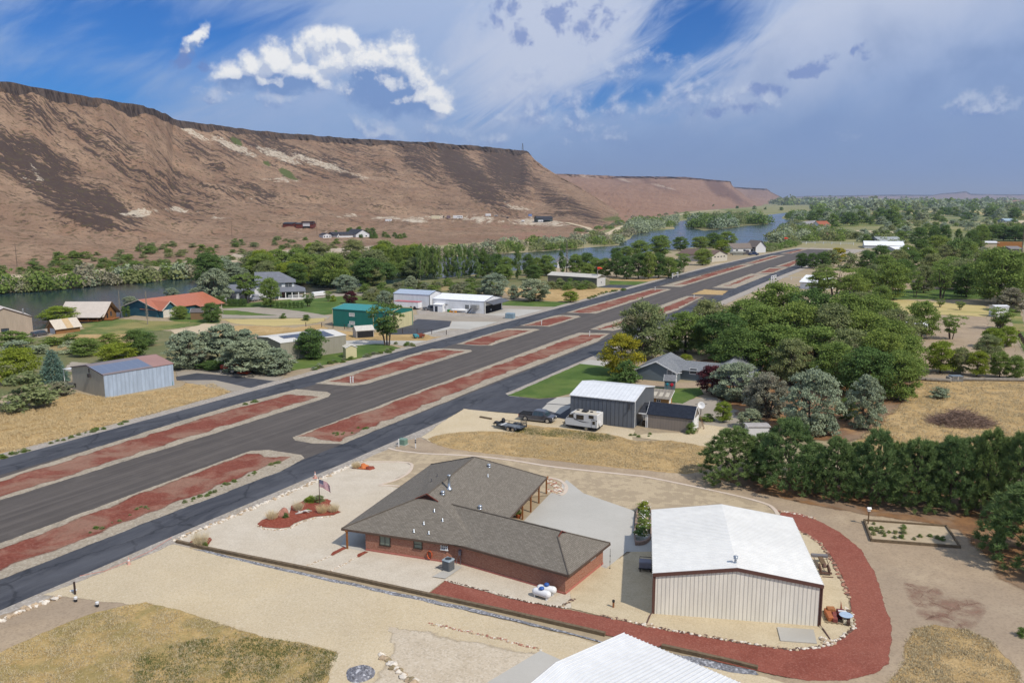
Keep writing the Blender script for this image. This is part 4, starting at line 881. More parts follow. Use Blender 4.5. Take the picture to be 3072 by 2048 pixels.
cl=[(.22,-PW,0),(LM-.5,-PW,0),(LM-.5,-WM+2.6,0),(5.,-WM+2.6,0),(5.,-WM+.4,0)]
for i in range(4):wall(cl[i],cl[i+1])
fw=[(.22,-PW,0),(.22,-10.2,0)];wall(*fw)
kk=Vector((.22,-10.2,0));w1=Vector(wp(.45,.25,0));w2=Vector(wp(.45,WW-.45,0));w3=Vector(wp(11,WW-.45,0));wk=Vector(wp(11.75,.25,0))
wall(kk,wk);wall(wk,w1);wall(w1,w2);wall(w2,w3)
b.build('wall',BRICK,house,uv=True)
b=MB()
def plinth(P0,P1):
 P0,P1=Vector(P0),Vector(P1);d=(P1-P0).normalized();nn=Vector((-d.y,d.x,0))*.05
 b.add([P0-nn,P1-nn,P1-nn+Vector((0,0,.22)),P0-nn+Vector((0,0,.22)),P0+nn,P1+nn,P1+nn+Vector((0,0,.22)),P0+nn+Vector((0,0,.22))],[(0,1,2,3),(4,5,6,7),(3,2,6,7)])
plinth(fw[0],fw[1]);plinth(kk,wk);plinth(wk,w1);plinth(w1,w2)
b.build('plinth',plain('painted_plinth',alb(186,116,102),.8,.18,3.),house)
def hwin(px,w,hh,zc_,fm,gm,bars=(1,1)):
 """window on the front wall (plane x = .22)"""
 q=G(*cA(*px),zc_);y=tl(q)[1];f=MB();X=.22
 def bx(y0,y1,z0,z1,d):f.box(X-d,X+.02,y0,y1,z0,z1)
 bx(y-w/2-.06,y-w/2,zc_-hh/2-.06,zc_+hh/2+.06,.05);bx(y+w/2,y+w/2+.06,zc_-hh/2-.06,zc_+hh/2+.06,.05)
 bx(y-w/2,y+w/2,zc_+hh/2,zc_+hh/2+.06,.05);bx(y-w/2-.1,y+w/2+.1,zc_-hh/2-.1,zc_-hh/2,.1)
 for i in range(1,bars[0]):bx(y-w/2+w*i/bars[0]-.02,y-w/2+w*i/bars[0]+.02,zc_-hh/2,zc_+hh/2,.045)
 for i in range(1,bars[1]):bx(y-w/2,y+w/2,zc_-hh/2+hh*i/bars[1]-.02,zc_-hh/2+hh*i/bars[1]+.02,.044)
 fr=f.build('window',fm,house);p=MB();p.quad((X-.02,y-w/2,zc_-hh/2),(X-.02,y+w/2,zc_-hh/2),(X-.02,y+w/2,zc_+hh/2),(X-.02,y-w/2,zc_+hh/2));p.build('pane',gm,fr)
BRONZE=plain('bronze_frame',alb(66,58,50),.5,.1);BLIND=plain('window_blind',alb(128,136,122),.4,.08,1.)
hwin((415,828),.98,.9,1.32,BRONZE,BLIND,(2,1));hwin((681,852),.74,.68,1.40,BRONZE,BLIND,(1,2));hwin((892,866),.55,.4,1.52,WHITEP,GL,(3,2))
b=MB();e_=Vector(wp(.45,WW*.62,1.52));f_=Vector(wp(.45,WW*.62+1.,1.52));n_=(e_-Vector(wp(1.45,WW*.62,1.52))).normalized()*.04
b.add([e_-Vector((0,0,.3))+n_,f_-Vector((0,0,.3))+n_,f_+n_+Vector((0,0,.2)),e_+n_+Vector((0,0,.2)),e_-Vector((0,0,.3)),f_-Vector((0,0,.3)),f_+Vector((0,0,.2)),e_+Vector((0,0,.2))],[(0,1,2,3),(0,1,5,4),(3,2,6,7),(0,3,7,4),(1,2,6,5)]);b.build('window',WHITEP,house)
for i,(px,z1)in enumerate((((110,905),EZ-.05),((1670,475),EZ-.05),((1611,545),EZ-.05),((1548,615),EZ-.05),((1483,672),EZ-.05))):
 q=tl(G(*cA(*px)));b=MB();b.box(q[0]-.075,q[0]+.075,q[1]-.075,q[1]+.075,0,z1-.2);b.box(q[0]-.12,q[0]+.12,q[1]-.12,q[1]+.12,z1-.2,z1-.05);b.build('post',WOOD,house)
q0,q1=tl(G(*cA(1483,672))),tl(G(*cA(1670,475)));b=MB();b.tube([(q0[0]-1,q0[1]+(q0[1]-q1[1])*.1,EZ-.14),(q1[0]+.6,q1[1],EZ-.14)],.09,4);b.build('beam',WOOD,house)
def onroof(px,lo=1.9,hi=5.):
 """first roof point on the sight line"""
 best=None
 def f(p):
  x,y,_=tl(p);zz=[]
  if-.1<x<LM and-WM<y<0:zz.append(min(EZ+(ZR-EZ)*(-y)/(WM/2),EZ+(ZR-EZ)*(WM+y)/(WM/2),EZ+x*(gz_-EZ)/x0,EZ+(LM-x)*(ZR-EZ)/(LM-x1)))
  l=(p-pb).dot(wd);w=(p-pb).dot(wn)
  if 0<l<WL and 0<w<WW:zz.append(min(EZ+(WZ-EZ)*w/(WW/2),EZ+(WZ-EZ)*(WW-w)/(WW/2),EZ+l*(WZ-EZ)/2.9))
  return max(zz)if zz else-9
 z=hi
 while z>lo:
  p=G(*px,z)
  if f(p)>=z:return tl(p)
  z-=.01
 return tl(G(*px,lo))
GALV=plain('galvanised_pipe',(.46,.50,.54),.3,.2,metal=.75)
q=onroof(cA(908,432));b=MB();b.lathe([(.3,-.12),(.26,.05),(.13,.1),(.13,.5),(.12,.52),(.12,1.1),(.17,1.12),(.17,1.34),(.19,1.36),(.19,1.4),(.02,1.44)],14);c_=b.build('chimney_pipe',GALV,roof,smooth=True);c_.location=q
for px in((1220,262),(858,475),(1150,588)):
 q=onroof(cA(*px));b=MB();b.lathe([(.2,-.05),(.2,.04),(.11,.05),(.12,.16),(.23,.18),(.21,.28),(.12,.35),(.02,.37)],14);c_=b.build('roof_vent',GALV,roof,smooth=True);c_.location=q
for px in((1212,338),(792,612),(857,686),(632,772),(749,786),(710,712),(770,376),(815,336)):
 q=onroof(cA(*px));b=MB();b.lathe([(.13,-.03),(.1,.04),(.045,.06),(.045,.3)],8);c_=b.build('plumbing_vent',plain('vent_black',(.05,.05,.055),.5,.2)if px[0]in(770,815)else GALV,roof,smooth=True);c_.location=q
q=tl(G(*cA(2168,1062)));b=MB();b.lathe([(.012+.012*(i%2),.05+i*.05)for i in range(38)],5,Matrix.Translation((q[0],q[1],0)))
for z in(.05,.65,1.2):b.lathe([(.02,0),(.06,.05),(.05,.08)],8,Matrix.Translation((q[0],q[1],z)))
b.build('rain_chain',plain('chain_dark',(.06,.055,.05),.5),house)
y=tl(G(*cA(740,960),.65))[1];b=MB()
for j in range(4):b.tube([(.22-.06-.03*j,y+.23*math.cos(k/10*math.pi),.62+.36*math.sin(k/10*math.pi))for k in range(21)],.035,6)
hose=tag(b.build('hose_coil',plain('orange_hose',alb(196,96,60),.55,.15),None,smooth=True,loc=(pa.x,pa.y,0),rotz=MA),'orange garden hose coiled on the brick wall beside the air conditioner','hose')
q=Vector(wp(11.1,.25,0));b=MB();b.box(q.x-.2,q.x,q.y-.12,q.y+.12,.95,1.4);b.tube([(q.x-.1,q.y-.05,.95),(q.x-.1,q.y-.05,0)],.03,6);b.tube([(q.x-.1,q.y+.35,.5),(q.x-.1,q.y+.35,0)],.03,6);b.tube([(q.x-.1,q.y+.35,.5),(q.x-.1,q.y+.02,1.)],.02,6)
b.build('electric_meter',plain('meter_grey',alb(120,112,118),.5,.15),house)
# neighbour's grey hangar
o,a,wx,wy,h=frame(c6(622,840),c6(622,840),c6(1185,898),c6(1185,1130))if False else(0,)*5
A_=G(*c6(1185,1130));h=Zat(c6(0,898)[1],A_.y);P2=G(*c6(1185,898),h);P1=G(*c6(622,840),h);P3=G(*c6(1415,768),h)
d=P2-P1;a=math.atan2(d.y,d.x);o=Vector((P1 .x,P1 .y,0));wx=d.length;wy=abs((P3-P2).dot(Vector((-math.sin(a),math.cos(a),0))))
hang=thing('hangar','grey ribbed metal hangar with a white roof beside the travel trailer','hangar',o,a)
GRIB=ribauto('grey_rib',alb(104,110,118),.62,depth=.9,line=.7);GRIB2=ribauto('light_grey_rib',alb(160,166,172),.62,depth=.3,line=.15)
gable(hang,wx,wy,h,h+1.0,'x',GRIB,ribbed('white_rib_roof',(.68,.69,.69),.6,0,depth=.6,line=.2),plain('white_trim',(.76,.77,.77),.5,.04),oh=.12,rk=.1,th=.1,trim=.12,corner=False)
b=MB();b.box(wx*.5,wx*.56,-.03,0,h-.12,h-.02);b.box(1.5,wx*.53,-.05,-.002,h-.35,h-.22);b.build('door_track',plain('grey_track',alb(96,102,110),.5),hang)
b=MB();b.box(wx*.915,wx*.94,-.12,0,h-1.1,h-.3);b.lathe([(.05,0),(.14,-.2)],8,Matrix.Translation((wx*.928,-.2,h-1.)));b.build('wall_lamp',plain('lamp_dark',(.06,.06,.065),.5),hang)
b=MB();b.box(wx,wx+.02,.4,.55,0,h-.1);b.build('downspout',WHITEP,hang)
# lean-to and tan garden shed
A_=G(*cN(1165,1385));hs=Zat(cN(0,1140)[1],A_.y);P2=G(*cN(1165,1140),hs);P1=G(*cN(358,1050),hs);P3=G(*cN(1280,1050),hs)
d=P2-P1;a2=math.atan2(d.y,d.x);o2=Vector((P1 .x,P1 .y,0));wx2=d.length;wy2=abs((P3-P2).dot(Vector((-math.sin(a2),math.cos(a2),0))))
gs_=thing('garden_shed','tan garden shed with a dark shingle roof and white double doors','shed',o2,a2)
hr2=hs+wy2*.42
gable(gs_,wx2,wy2,hs,hr2,'x',ribauto('tan_siding',alb(146,136,126),.4,depth=.3,line=.25),shingles('dark_shingles',alb(44,50,62),alb(56,62,74)),WHITEP,oh=.12,rk=.08,th=.08,trim=.13)
b=MB();X=wx2
def dq(y0,y1,z0,z1,k=.03):b.box(X+.002,X+k,y0,y1,z0,z1)
for y0 in(.25,wy2/2+.02):
 w_=wy2/2-.27
 for(p,q_)in((0,.09),(w_-.09,w_),(w_/2-.04,w_/2+.04)):dq(y0+p,y0+q_,.12,hs-.1,.045)
 for zz in(.12,hs*.48,hs-.2):dq(y0,y0+w_,zz,zz+.09,.045)
 dq(y0,y0+w_,.12,hs-.1,.02)
b.build('door',WHITEP,gs_)
ln=thing('lean_to_roof','dark sloping lean-to roof between the grey hangar and the tan shed','canopy',o2,a2)
P4=loc_px(o2,a2,cN(130,1085),hs+.1);xl=P4 .x;b=MB()
b.add([(xl,-.05,hs-.03),(-.1,-.05,hs-.03),(-.1,wy2*.9,hs+.85),(xl,wy2*.9,hs+.85),(xl,-.05,hs+.05),(-.1,-.05,hs+.05),(-.1,wy2*.9,hs+.93),(xl,wy2*.9,hs+.93)],[(0,1,2,3),(4,5,6,7),(0,1,5,4),(1,2,6,5),(2,3,7,6),(3,0,4,7)])
b.build('roof',shingles('black_shingles',alb(58,60,66),alb(70,72,78)),ln,uv=True)
b=MB();b.box(xl,-.1,-.09,-.05,hs-.1,hs+.06);b.build('fascia',WHITEP,ln)
b=MB();b.box(-.22,-.12,0,.1,0,hs-.03);b.build('post',WHITEP,ln)
b=MB();b.box(xl+.1,xl+.16,wy2*.85,wy2*.9,0,hs+.8);b.build('post',WHITEP,ln)
b=MB();b.box(xl+.25,-.5,1.0,1.6,0,.55);b.box(xl+.35,-.8,.9,1.5,.55,.62);b.tube([(xl+.3,.3,0),(xl+.1,.5,.9)],.03,6);b.tube([(xl+.6,.5,.1),(-.6,.7,.15)],.08,8)
for i in range(5):b.rock((xl+.5+i*.3,.5+.2*(i%2),.1),.14,i)
b.build('workbench',plain('old_wood',alb(112,90,66),.8,.35,3.),ln)
# grey house under the elms
A_=G(*cN(805,500));h=Zat(cN(0,325)[1],A_.y);P2=G(*cN(865,335),h);P1=G(*cN(165,270),h)
d=P2-P1;a3=math.atan2(d.y,d.x);o3=Vector((P1 .x,P1 .y,0));wx3=d.length
gh=thing('grey_house','grey sided house with white trim and grey shingle gables below the elms','house',o3,a3)
SID=plain('grey_siding',alb(108,120,126),.7,.06);GSH=shingles('pale_shingles',alb(128,132,136),alb(150,152,154),.4,.18)
def siding(name,rgb,row=.22):
 if name in MATS:return MATS[name]
 m,t_=newmat(name);ob=t_.obj();z=t_.sep(ob)[2];f=t_.m('FRACT',t_.m('DIVIDE',z,row));n=t_.noise(ob,2.,4)
 c=t_.mix(n,tuple(v*.93 for v in rgb),tuple(v*1.06 for v in rgb));c=t_.mix(t_.m('MULTIPLY',t_.step(f,.14,.02),.5),c,tuple(v*.4 for v in rgb))
 MATS[name]=finish(m,t_,c,.7,f,.4,.02);return m
SID=siding('grey_siding_boards',alb(110,122,128))
gable(gh,wx3,9.,h,h+wx3*.23,'y',SID,GSH,WHITEP,oh=.35,rk=.35,th=.12,trim=.2)
hr3=h+wx3*.23
w2=thing('x','x','x')if False else None
r=MB();xe=wx3+9.5;rr=h+.95
r.quad((wx3-2.0,2.6,h),(xe,2.6,h),(xe,5.8,rr+.3),(wx3-4.2,5.8,rr+.3));r.quad((wx3-4.2,5.8,rr+.3),(xe,5.8,rr+.3),(xe,9.2,h),(wx3-2,9.2,h))
gx0,gx1=wx3+4.8,wx3+12.5;gm_=(gx0+gx1)/2;gr_=h+2.2
r.quad((gx0-.3,1.2,h-.1),(gm_,1.2,gr_),(gm_,13,gr_),(gx0-.3,13,h-.1));r.quad((gx1+.3,1.2,h-.1),(gx1+.3,13,h-.1),(gm_,13,gr_),(gm_,1.2,gr_))
r.build('wing_roof',GSH,gh,uv=True)
b=MB();b.quad((wx3,3.,0),(xe,3.,0),(xe,3.,h),(wx3,3.,h));b.poly([(gx0,1.7,0),(gx1,1.7,0),(gx1,1.7,h),(gm_,1.7,gr_-.1),(gx0,1.7,h)]);b.quad((gx0,1.7,0),(gx0,4,0),(gx0,4,h),(gx0,1.7,h));b.quad((gx1,1.7,0),(gx1,12,0),(gx1,12,h),(gx1,1.7,h))
b.build('wing_wall',SID,gh)
b=MB();b.tube([(gx0-.3,1.18,h-.05),(gm_,1.18,gr_+.05),(gx1+.3,1.18,h-.05)],.1,4);b.build('trim',WHITEP,gh)
opening(gh,'y0',wx3-1.2,1.2,.85,1.9,WHITEP,plain('storm_door',alb(120,126,130),.4),'door')
def win_at(par,x,y,z,w,hh,bars=(1,2)):
 f=opening(par,'y0',x,z,w,hh,WHITEP,GL,bars=bars,fr=.1);f.location=(0,y,0)
win_at(gh,wx3+2.3,3.,1.75,1.2,.95);win_at(gh,wx3+5.9,1.7,1.75,1.2,1.05)
b=MB();b.tube([(wx3+.1,-.06,h-.1),(wx3+.1,-.06,.1)],.06,6);b.tube([(.05,-.06,h-.1),(.05,-.06,.1)],.06,6);b.tube([(wx3+.1,-.06,h-.12),(wx3+.9,.3,h)],.06,6);b.build('downspout',WHITEP,gh)
p0,p1=G(*cN(655,645)),G(*cN(835,655));d=p1-p0;a4=math.atan2(d.y,d.x);w4=d.length
fs_=thing('playhouse_shed','small grey shed with a blue and a red flower ornament on its wall','shed',p0,a4)
h4=1.75;gable(fs_,w4,2.2,h4,h4+.75,'x',SID,shingles('mid_shingles',alb(120,122,124),alb(140,140,142),.4,.18),WHITEP,oh=.15,rk=.15,th=.07,trim=.14,corner=False)
for x,z,c,s in((.5,1.15,alb(30,150,170),.22),(w4*.72,1.1,alb(206,40,60),.32)):
 b=MB()
 for k in range(6):
  aa=k*math.pi/3;b.lathe([(.02,0),(s*.45,.02),(s*.3,.05),(.02,.06)],8,Matrix.Translation((x+math.cos(aa)*s*.5,-.03,z+math.sin(aa)*s*.5))@Matrix.Rotation(R(90),4,'X'))
 b.tube([(x,-.03,z-s),(x,-.03,.1)],.02,5);b.build('flower_ornament',plain('ornament_%d'%int(z*100),c,.4),fs_)
p1=G(*cN(725,935));a5=a2;hh=Zat(cN(0,800)[1],p1 .y)
ps=thing('potting_shed','wooden potting shed with a clear panel lean-to roof behind the grey hangar','shed',p1,a5)
b=MB();b.box(-3.2,0,0,2.2,0,hh);b.build('wall',siding('cedar_boards',alb(176,140,92),.18),ps)
b=MB();b.add([(-3.4,-.3,hh),(.3,-.3,hh),(.3,2.5,hh+.95),(-3.4,2.5,hh+.95),(-3.4,-.3,hh+.07),(.3,-.3,hh+.07),(.3,2.5,hh+1.02),(-3.4,2.5,hh+1.02)],[(0,1,2,3),(4,5,6,7),(0,1,5,4),(1,2,6,5),(2,3,7,6),(3,0,4,7)])
rf=b.build('roof',ribbed('weathered_roof',alb(150,140,124),.5,0),ps)
for k in range(3):b=MB();x=-2.7+k*1.0;b.add([(x,.3,hh+.29),(x+.6,.3,hh+.29),(x+.6,1.5,hh+.70),(x,1.5,hh+.70)],[(0,1,2,3)]);b.build('skylight',plain('clear_panel',alb(196,186,166),.3),rf)
opening(ps,'y0',-1.6,hh*.55,.55,.7,WHITEP,GL,bars=(2,2));b=MB();b.box(0,.04,.4,1.3,hh*.35,hh*.85);b.build('window',WHITEP,ps)
b=MB();b.tube([(.3,2.5,hh+.9),(.3,-.3,hh-.02)],.06,4);b.build('gutter',WHITEP,ps)
# buildings along the far side of the strip
def simple(name,label,e1,e2,e3,base,rise,axis,mw,mr,mt,cat='building',oh=.2,group=None,trim=.15,**k):
 o,a,wx,wy,h=frame(e1,e2,e3,base)
 t=thing(name,label,cat,o,a,group)
 gable(t,wx,wy,h,h+rise,axis,mw,mr,mt,oh=oh,rk=oh,th=.1,trim=trim,**k)
 return t,o,a,wx,wy,h
def panel(par,face,a0,a1,z0,z1,mat,name,out=.05):
 b=MB()
 if face=='y0':b.box(a0,a1,-out,-.002,z0,z1)
 else:b.box(-out,-.002,a0,a1,z0,z1)
 return b.build(name,mat,par)
BLRIB=ribauto('pale_blue_rib',alb(180,196,214),.7,depth=.8,line=.35,streak=.25,var=.1);TNRIB=ribauto('beige_rib',alb(184,178,162),.5,depth=.8,line=.5)
def patch_roof(W_):
 m,t=newmat('solar_and_red_roof');x,y,z=t.sep(t.obj());n=t.noise(t.obj(),.5,4)
 c=t.mix(n,alb(128,118,120),alb(142,132,132))
 red=t.m('GREATER_THAN',x,W_*.70);c=t.mix(red,c,t.mix(n,alb(156,120,112),alb(170,134,124)))
 pv=t.m('MULTIPLY',t.m('LESS_THAN',x,W_*.69),t.m('MULTIPLY',t.m('LESS_THAN',y,4.6),t.m('GREATER_THAN',y,.5)))
 gx=t.m('FRACT',t.m('DIVIDE',x,1.7));gy=t.m('FRACT',t.m('DIVIDE',y,1.));ln=t.m('MAXIMUM',t.m('LESS_THAN',gx,.03),t.m('LESS_THAN',gy,.04))
 c=t.mix(pv,c,t.mix(ln,alb(108,120,142),alb(132,142,158)))
 return finish(m,t,c,t.m('SUBTRACT',.6,t.m('MULTIPLY',pv,.1)),spec=.3)
t,o,a,wx,wy,h=simple('hangar','pale blue and beige hangar with a part blue and part red roof',c4(612,1035),c4(912,1105),c4(1535,1005),c4(914,1305),.95,'x',TNRIB,patch_roof(frame(c4(612,1035),c4(912,1105),c4(1535,1005),c4(914,1305))[2]),plain('mauve_trim',alb(104,88,92),.6),'hangar',oh=.1,facemats={0:BLRIB},trim=.12,corner=False)
b=MB();b.box(-.1,-.02,wy*.42,wy*.44,h-.1,h+.55);b.box(-.3,-.02,wy*.40,wy*.45,h-.9,h-.3);b.build('wall_bracket',plain('bracket',alb(70,66,66),.6),t)
opening(t,'x0',wy*.93,.75,.7,.55,DARK,GL,bars=(2,1))
b=MB();b.add([(-.1,wy+.02,h-.4),(-.1,wy+3.2,h-.75),(3,wy+3.2,h-.75),(3,wy+.02,h-.4),(-.1,wy+.02,h-.33),(-.1,wy+3.2,h-.68),(3,wy+3.2,h-.68),(3,wy+.02,h-.33)],[(0,1,2,3),(4,5,6,7),(0,1,5,4),(1,2,6,5),(2,3,7,6)]);b.tube([(.05,wy+3.1,0),(.05,wy+3.1,h-.75)],.05,6);b.build('awning',WHITEP,t)
q=loc_px(o,a,c4(1512,1190));b=MB();b.lathe([(.14,0),(.14,.7),(.08,.85),(.05,.95)],10,Matrix.Translation((q.x,q.y-.3,0)))
tag(b.build('gas_cylinder',plain('teal_paint',alb(40,140,120),.5),None,smooth=True,loc=o,rotz=a),'small teal cylinder standing against the pale blue hangar wall','cylinder')
GRN_=ribauto('green_rib',alb(26,120,110),.3,depth=.6,line=.45);CRM=plain('cream_trim',alb(214,205,160),.5,.04)
t,o,a,wx,wy,h=simple('metal_building','dark green metal building with cream trim and a cream door wall',(979,929.6),(1169.6,937.9),(1252.7,923.9),(1169.6,991),.7,'y',GRN_,ribbed('teal_roof',alb(44,142,138),.6,1,depth=.4,line=.15),CRM,oh=.12,trim=.14)
panel(t,'y0',.35,wx-.5,.02,h-.75,ribauto('cream_panel',alb(218,208,160),1.2,depth=.2,line=.1),'door',.06)
for zz in(.26,.74):
 opening(t,'x0',wy*.655,h*zz,1.5,h*.17,WHITEP,plain('curtained_pane',(.45,.45,.43),.4),bars=(3,1))
b=MB();b.box(-.04,-.002,wy*.285-.07,wy*.285+.07,0,h);b.build('downspout',CRM,t)
q=loc_px(o,a,c5(1028,838));b=MB();b.bbox(-.4,.4,-.2,.2,.5,1.2,.05,Matrix.Translation((q.x-.3,q.y,0)));b.tube([(q.x-.3,q.y-.3,0),(q.x-.3,q.y-.3,.5)],.04,6);b.tube([(q.x-.3,q.y+.3,0),(q.x-.3,q.y+.3,.5)],.04,6)
tag(b.build('utility_box',plain('utility_grey',alb(140,160,164),.5),None,loc=o,rotz=a),'pale grey utility box on two legs before the green building','utility box')
SNW=plain('tan_plate_wall',alb(160,156,140),.7,.06);
t,o,a,wx,wy,h=simple('flat_roof_building','long tan building with a white roof carrying dark solar panels',(805,1007),(841,1030),(1010.2,999.3),(841,1083),.5,'x',ribauto('tan_plate',alb(166,160,144),.4,depth=.4,line=.25),plain('white_membrane',alb(222,218,208),.5,.04),plain('tan_trim',alb(150,144,128),.6),oh=.1,trim=.12,corner=False)
pv=MB();z0=h+.28;s=.5/(wy/2)
for i in range(9):
 for j in range(2):
  if i<2 and j==0:continue
  x0=2.2+i*(wx-4.6)/9;y0=.35+j*(wy/2-.5)/2
  x1,y1=x0+(wx-4.6)/9-.08,y0+(wy/2-.5)/2-.08
  pv.add([(x0,y0,z0+y0*s-.1),(x1,y0,z0+y0*s-.1),(x1,y1,z0+y1*s-.1),(x0,y1,z0+y1*s-.1)]+[(x0,y0,z0+y0*s-.15),(x1,y0,z0+y0*s-.15),(x1,y1,z0+y1*s-.15),(x0,y1,z0+y1*s-.15)],[(0,1,2,3),(0,1,5,4),(1,2,6,5),(2,3,7,6),(3,0,4,7)])
pv.build('solar_panel',plain('solar_cells',alb(50,58,78),.2,.15,1.,spec=.6),t)
def shedbox(name,label,px,w,d,h,rise,az,mw,mr,cat='shed',open_front=False,axis='x'):
 p=G(*px);t=thing(name,label,cat,p-Vector((math.cos(az),math.sin(az),0))*w/2,az)
 gable(t,w,d,h,h+rise,axis,mw,mr,WHITEP,oh=.12,rk=.12,th=.06,trim=.08,corner=False)
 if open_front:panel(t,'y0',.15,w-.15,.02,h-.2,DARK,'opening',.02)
 return t
shedbox('small_shed','small cream shed with a pale lean roof on the lawn beside the taxiway',c5(1042,1098),2.3,2.,2.2,.5,.5,CRM,plain('cream_roof',alb(216,208,188),.5),axis='y')
shedbox('animal_shelter','small white roofed shelter with a dark opening before the green building',c5(1165,918),4.2,3.4,1.7,.9,.45,plain('weathered_white',alb(190,184,174),.7,.15),plain('pale_roof',alb(206,200,190),.6),open_front=True)
WRIB=ribauto('white_rib',(.80,.81,.82),.45,depth=.6,line=.35)
t,o,a,wx,wy,h=simple('hangar','tall white ribbed hangar with a pale blue roof behind the open hangar',cH(440,225),cH(1055,255),cH(1275,210),cH(1060,470),.9,'y',WRIB,ribbed('pale_blue_roof',alb(176,188,204),.6,1,depth=.3,line=.12),plain('dark_trim',alb(60,62,68),.5),'hangar',oh=.1,trim=.1)
b=MB();b.box(wx*.82,wx*.9,-.25,0,h-.9,h-.1);b.build('wall_vent',plain('vent_grey',alb(80,82,86),.5),t)
t,o,a,wx,wy,h=simple('hangar','white ribbed hangar with its big door folded open',cH(1105,315),cH(1978,362),cH(2278,288),cH(1985,570),1.0,'y',WRIB,ribbed('white_hangar_roof',(.80,.81,.82),.6,1,depth=.3,line=.12),bpy.data.materials['dark_trim'],'hangar',oh=.1,trim=.1)
HX=wx
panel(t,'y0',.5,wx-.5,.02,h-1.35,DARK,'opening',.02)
b=MB();b.add([(.4,-.02,h-.1),(wx-.4,-.02,h-.1),(wx-.4,-2.6,h-.75),(.4,-2.6,h-.75),(.4,-.02,h-.3),(wx-.4,-.02,h-.3),(wx-.4,-2.6,h-.95),(.4,-2.6,h-.95)],[(0,1,2,3),(4,5,6,7),(0,1,5,4),(1,2,6,5),(2,3,7,6),(3,0,4,7)]);b.build('door',plain('folding_door',alb(92,94,98),.5),t)
for x in(.25,wx-.25):b=MB();b.box(x-.2,x+.2,-.06,-.002,0,h);b.build('jamb',WHITEP,t)
opening(t,'x0',wy*.33,h*.5,1.2,1.1,WHITEP,GL,bars=(2,2))
b=MB();b.lathe([(.3,-.1),(.3,.1),(.05,.25)],10,Matrix.Translation((-.3,wy*.72,h*.6))@Matrix.Rotation(R(-90),4,'Y'));b.build('fan_hood',plain('hood_grey',alb(150,150,152),.5),t)
b=MB();b.box(-1.5,-.05,wy*.1,wy*.22,h*.45,h*.72);b.tube([(-1.4,wy*.12,0),(-1.4,wy*.12,h*.5)],.06,6);b.tube([(-1.4,wy*.2,0),(-1.4,wy*.2,h*.5)],.06,6);b.add([(-1.5,wy*.22,h*.45),(-1.5,wy*.3,.1),(-.3,wy*.3,.1),(-.3,wy*.22,h*.45)],[(0,1,2,3)]);b.build('air_cooler',plain('cooler_grey',alb(150,150,148),.6,.2),t)
ow=o.copy();oa=a
p=loc_px(o,a,cH(2030,480));b=MB();b.tube([(wx*.35,-.2,.75),(wx*.35,1.6,.9),(wx*.35,3.6,1.0),(wx*.35,5.5,1.3)],[.25,.5,.45,.15],10);b.box(wx*.1,wx*.62,.9,2.0,1.35,1.42);b.tube([(wx*.3,.6,.1),(wx*.3,.6,.7)],.12,8)
tag(b.build('small_aircraft',plain('aircraft_white',alb(190,190,190),.3),None,loc=o,rotz=a,smooth=True),'pale nose of a small aircraft parked inside the open hangar','aircraft')
o2_,a2_,wx_,wy_,h_=frame(cH(1145,405),cH(1272,418),cH(1318,385),cH(1278,540))
t=thing('hangar_annex','small white entry annex with a dark door on the open hangar wall','annex',o2_,a2_);gable(t,wx_,wy_,h_,h_+.35,'y',WRIB,plain('annex_roof',(.8,.8,.81),.5),None,oh=.15,rk=.15,th=.08)
panel(t,'x0',wy_*.55,wy_*.85,.02,h_*.78,plain('dark_door',alb(58,64,74),.5),'door');opening(t,'y0',wx_*.5,h_*.55,.6,1.,WHITEP,GL,bars=(2,3))
o2_,a2_,wx_,wy_,h_=frame(cH(480,352),cH(862,378),cH(920,362),cH(868,500))
t=thing('cargo_trailer','long white box trailer with red top edge beside the tall white hangar','trailer',o2_,a2_);b=MB();b.box(0,wx_,0,wy_,.5,h_);b.build('body',WRIB,t)
b=MB();b.box(-.04,wx_+.04,-.04,wy_+.04,h_,h_+.14);b.build('top_rail',plain('red_rail',alb(196,110,114),.5),t)
for y in(1.2,2.4):b=MB();b.lathe([(.1,0),(.5,.02),(.5,.26),(.1,.28)],14,Matrix.Translation((-.05,y,.5))@Matrix.Rotation(R(90),4,'Y'));b.build('wheel',plain('tyre',(.03,.03,.032),.9),t)
for nm,lb,px,c,dims in(('storage_tote','orange storage crate row on the ground beside the white hangar',(1455,545),alb(226,150,40),(2.2,.6,.5)),('storage_tote','small green crate on the ground beside the white hangar annex',(1378,535),alb(60,130,50),(.7,.6,.7)),('metal_drum','dark round container on the ground beside the white hangar',(1648,545),alb(50,54,60),(.9,.9,.6))):
 p=G(*cH(*px));b=MB();b.bbox(-dims[0]/2,dims[0]/2,-dims[1]/2,dims[1]/2,0,dims[2],.06);b.bbox(-dims[0]/2-.03,dims[0]/2+.03,-dims[1]/2-.03,dims[1]/2+.03,dims[2]-.12,dims[2]-.02,.03)
 tag(b.build(nm,plain('tote_%d'%px[0],c,.5),None,loc=p,rotz=-.35),lb,'crate' if 'tote' in nm else 'drum')
p0,p1=G(*cH(1420,545)),G(*cH(1735,550));p0 .z=p1 .z=.75;b=MB();d=(p1-p0);dn=d.normalized()
b.tube([p0,p0+dn*.3,p1-dn*.3,p1],[.15,.38,.38,.15],12);b.box(-.3,.3,-.3,.3,-.75,-.3,Matrix.Translation(p0+dn*1));b.box(-.3,.3,-.3,.3,-.75,-.3,Matrix.Translation(p1-dn*1));tag(b.build('propane_tank',WHITEP,None,smooth=True),'long white propane tank lying along the open white hangar','propane tank')
p=G(*cH(1055,500));b=MB()
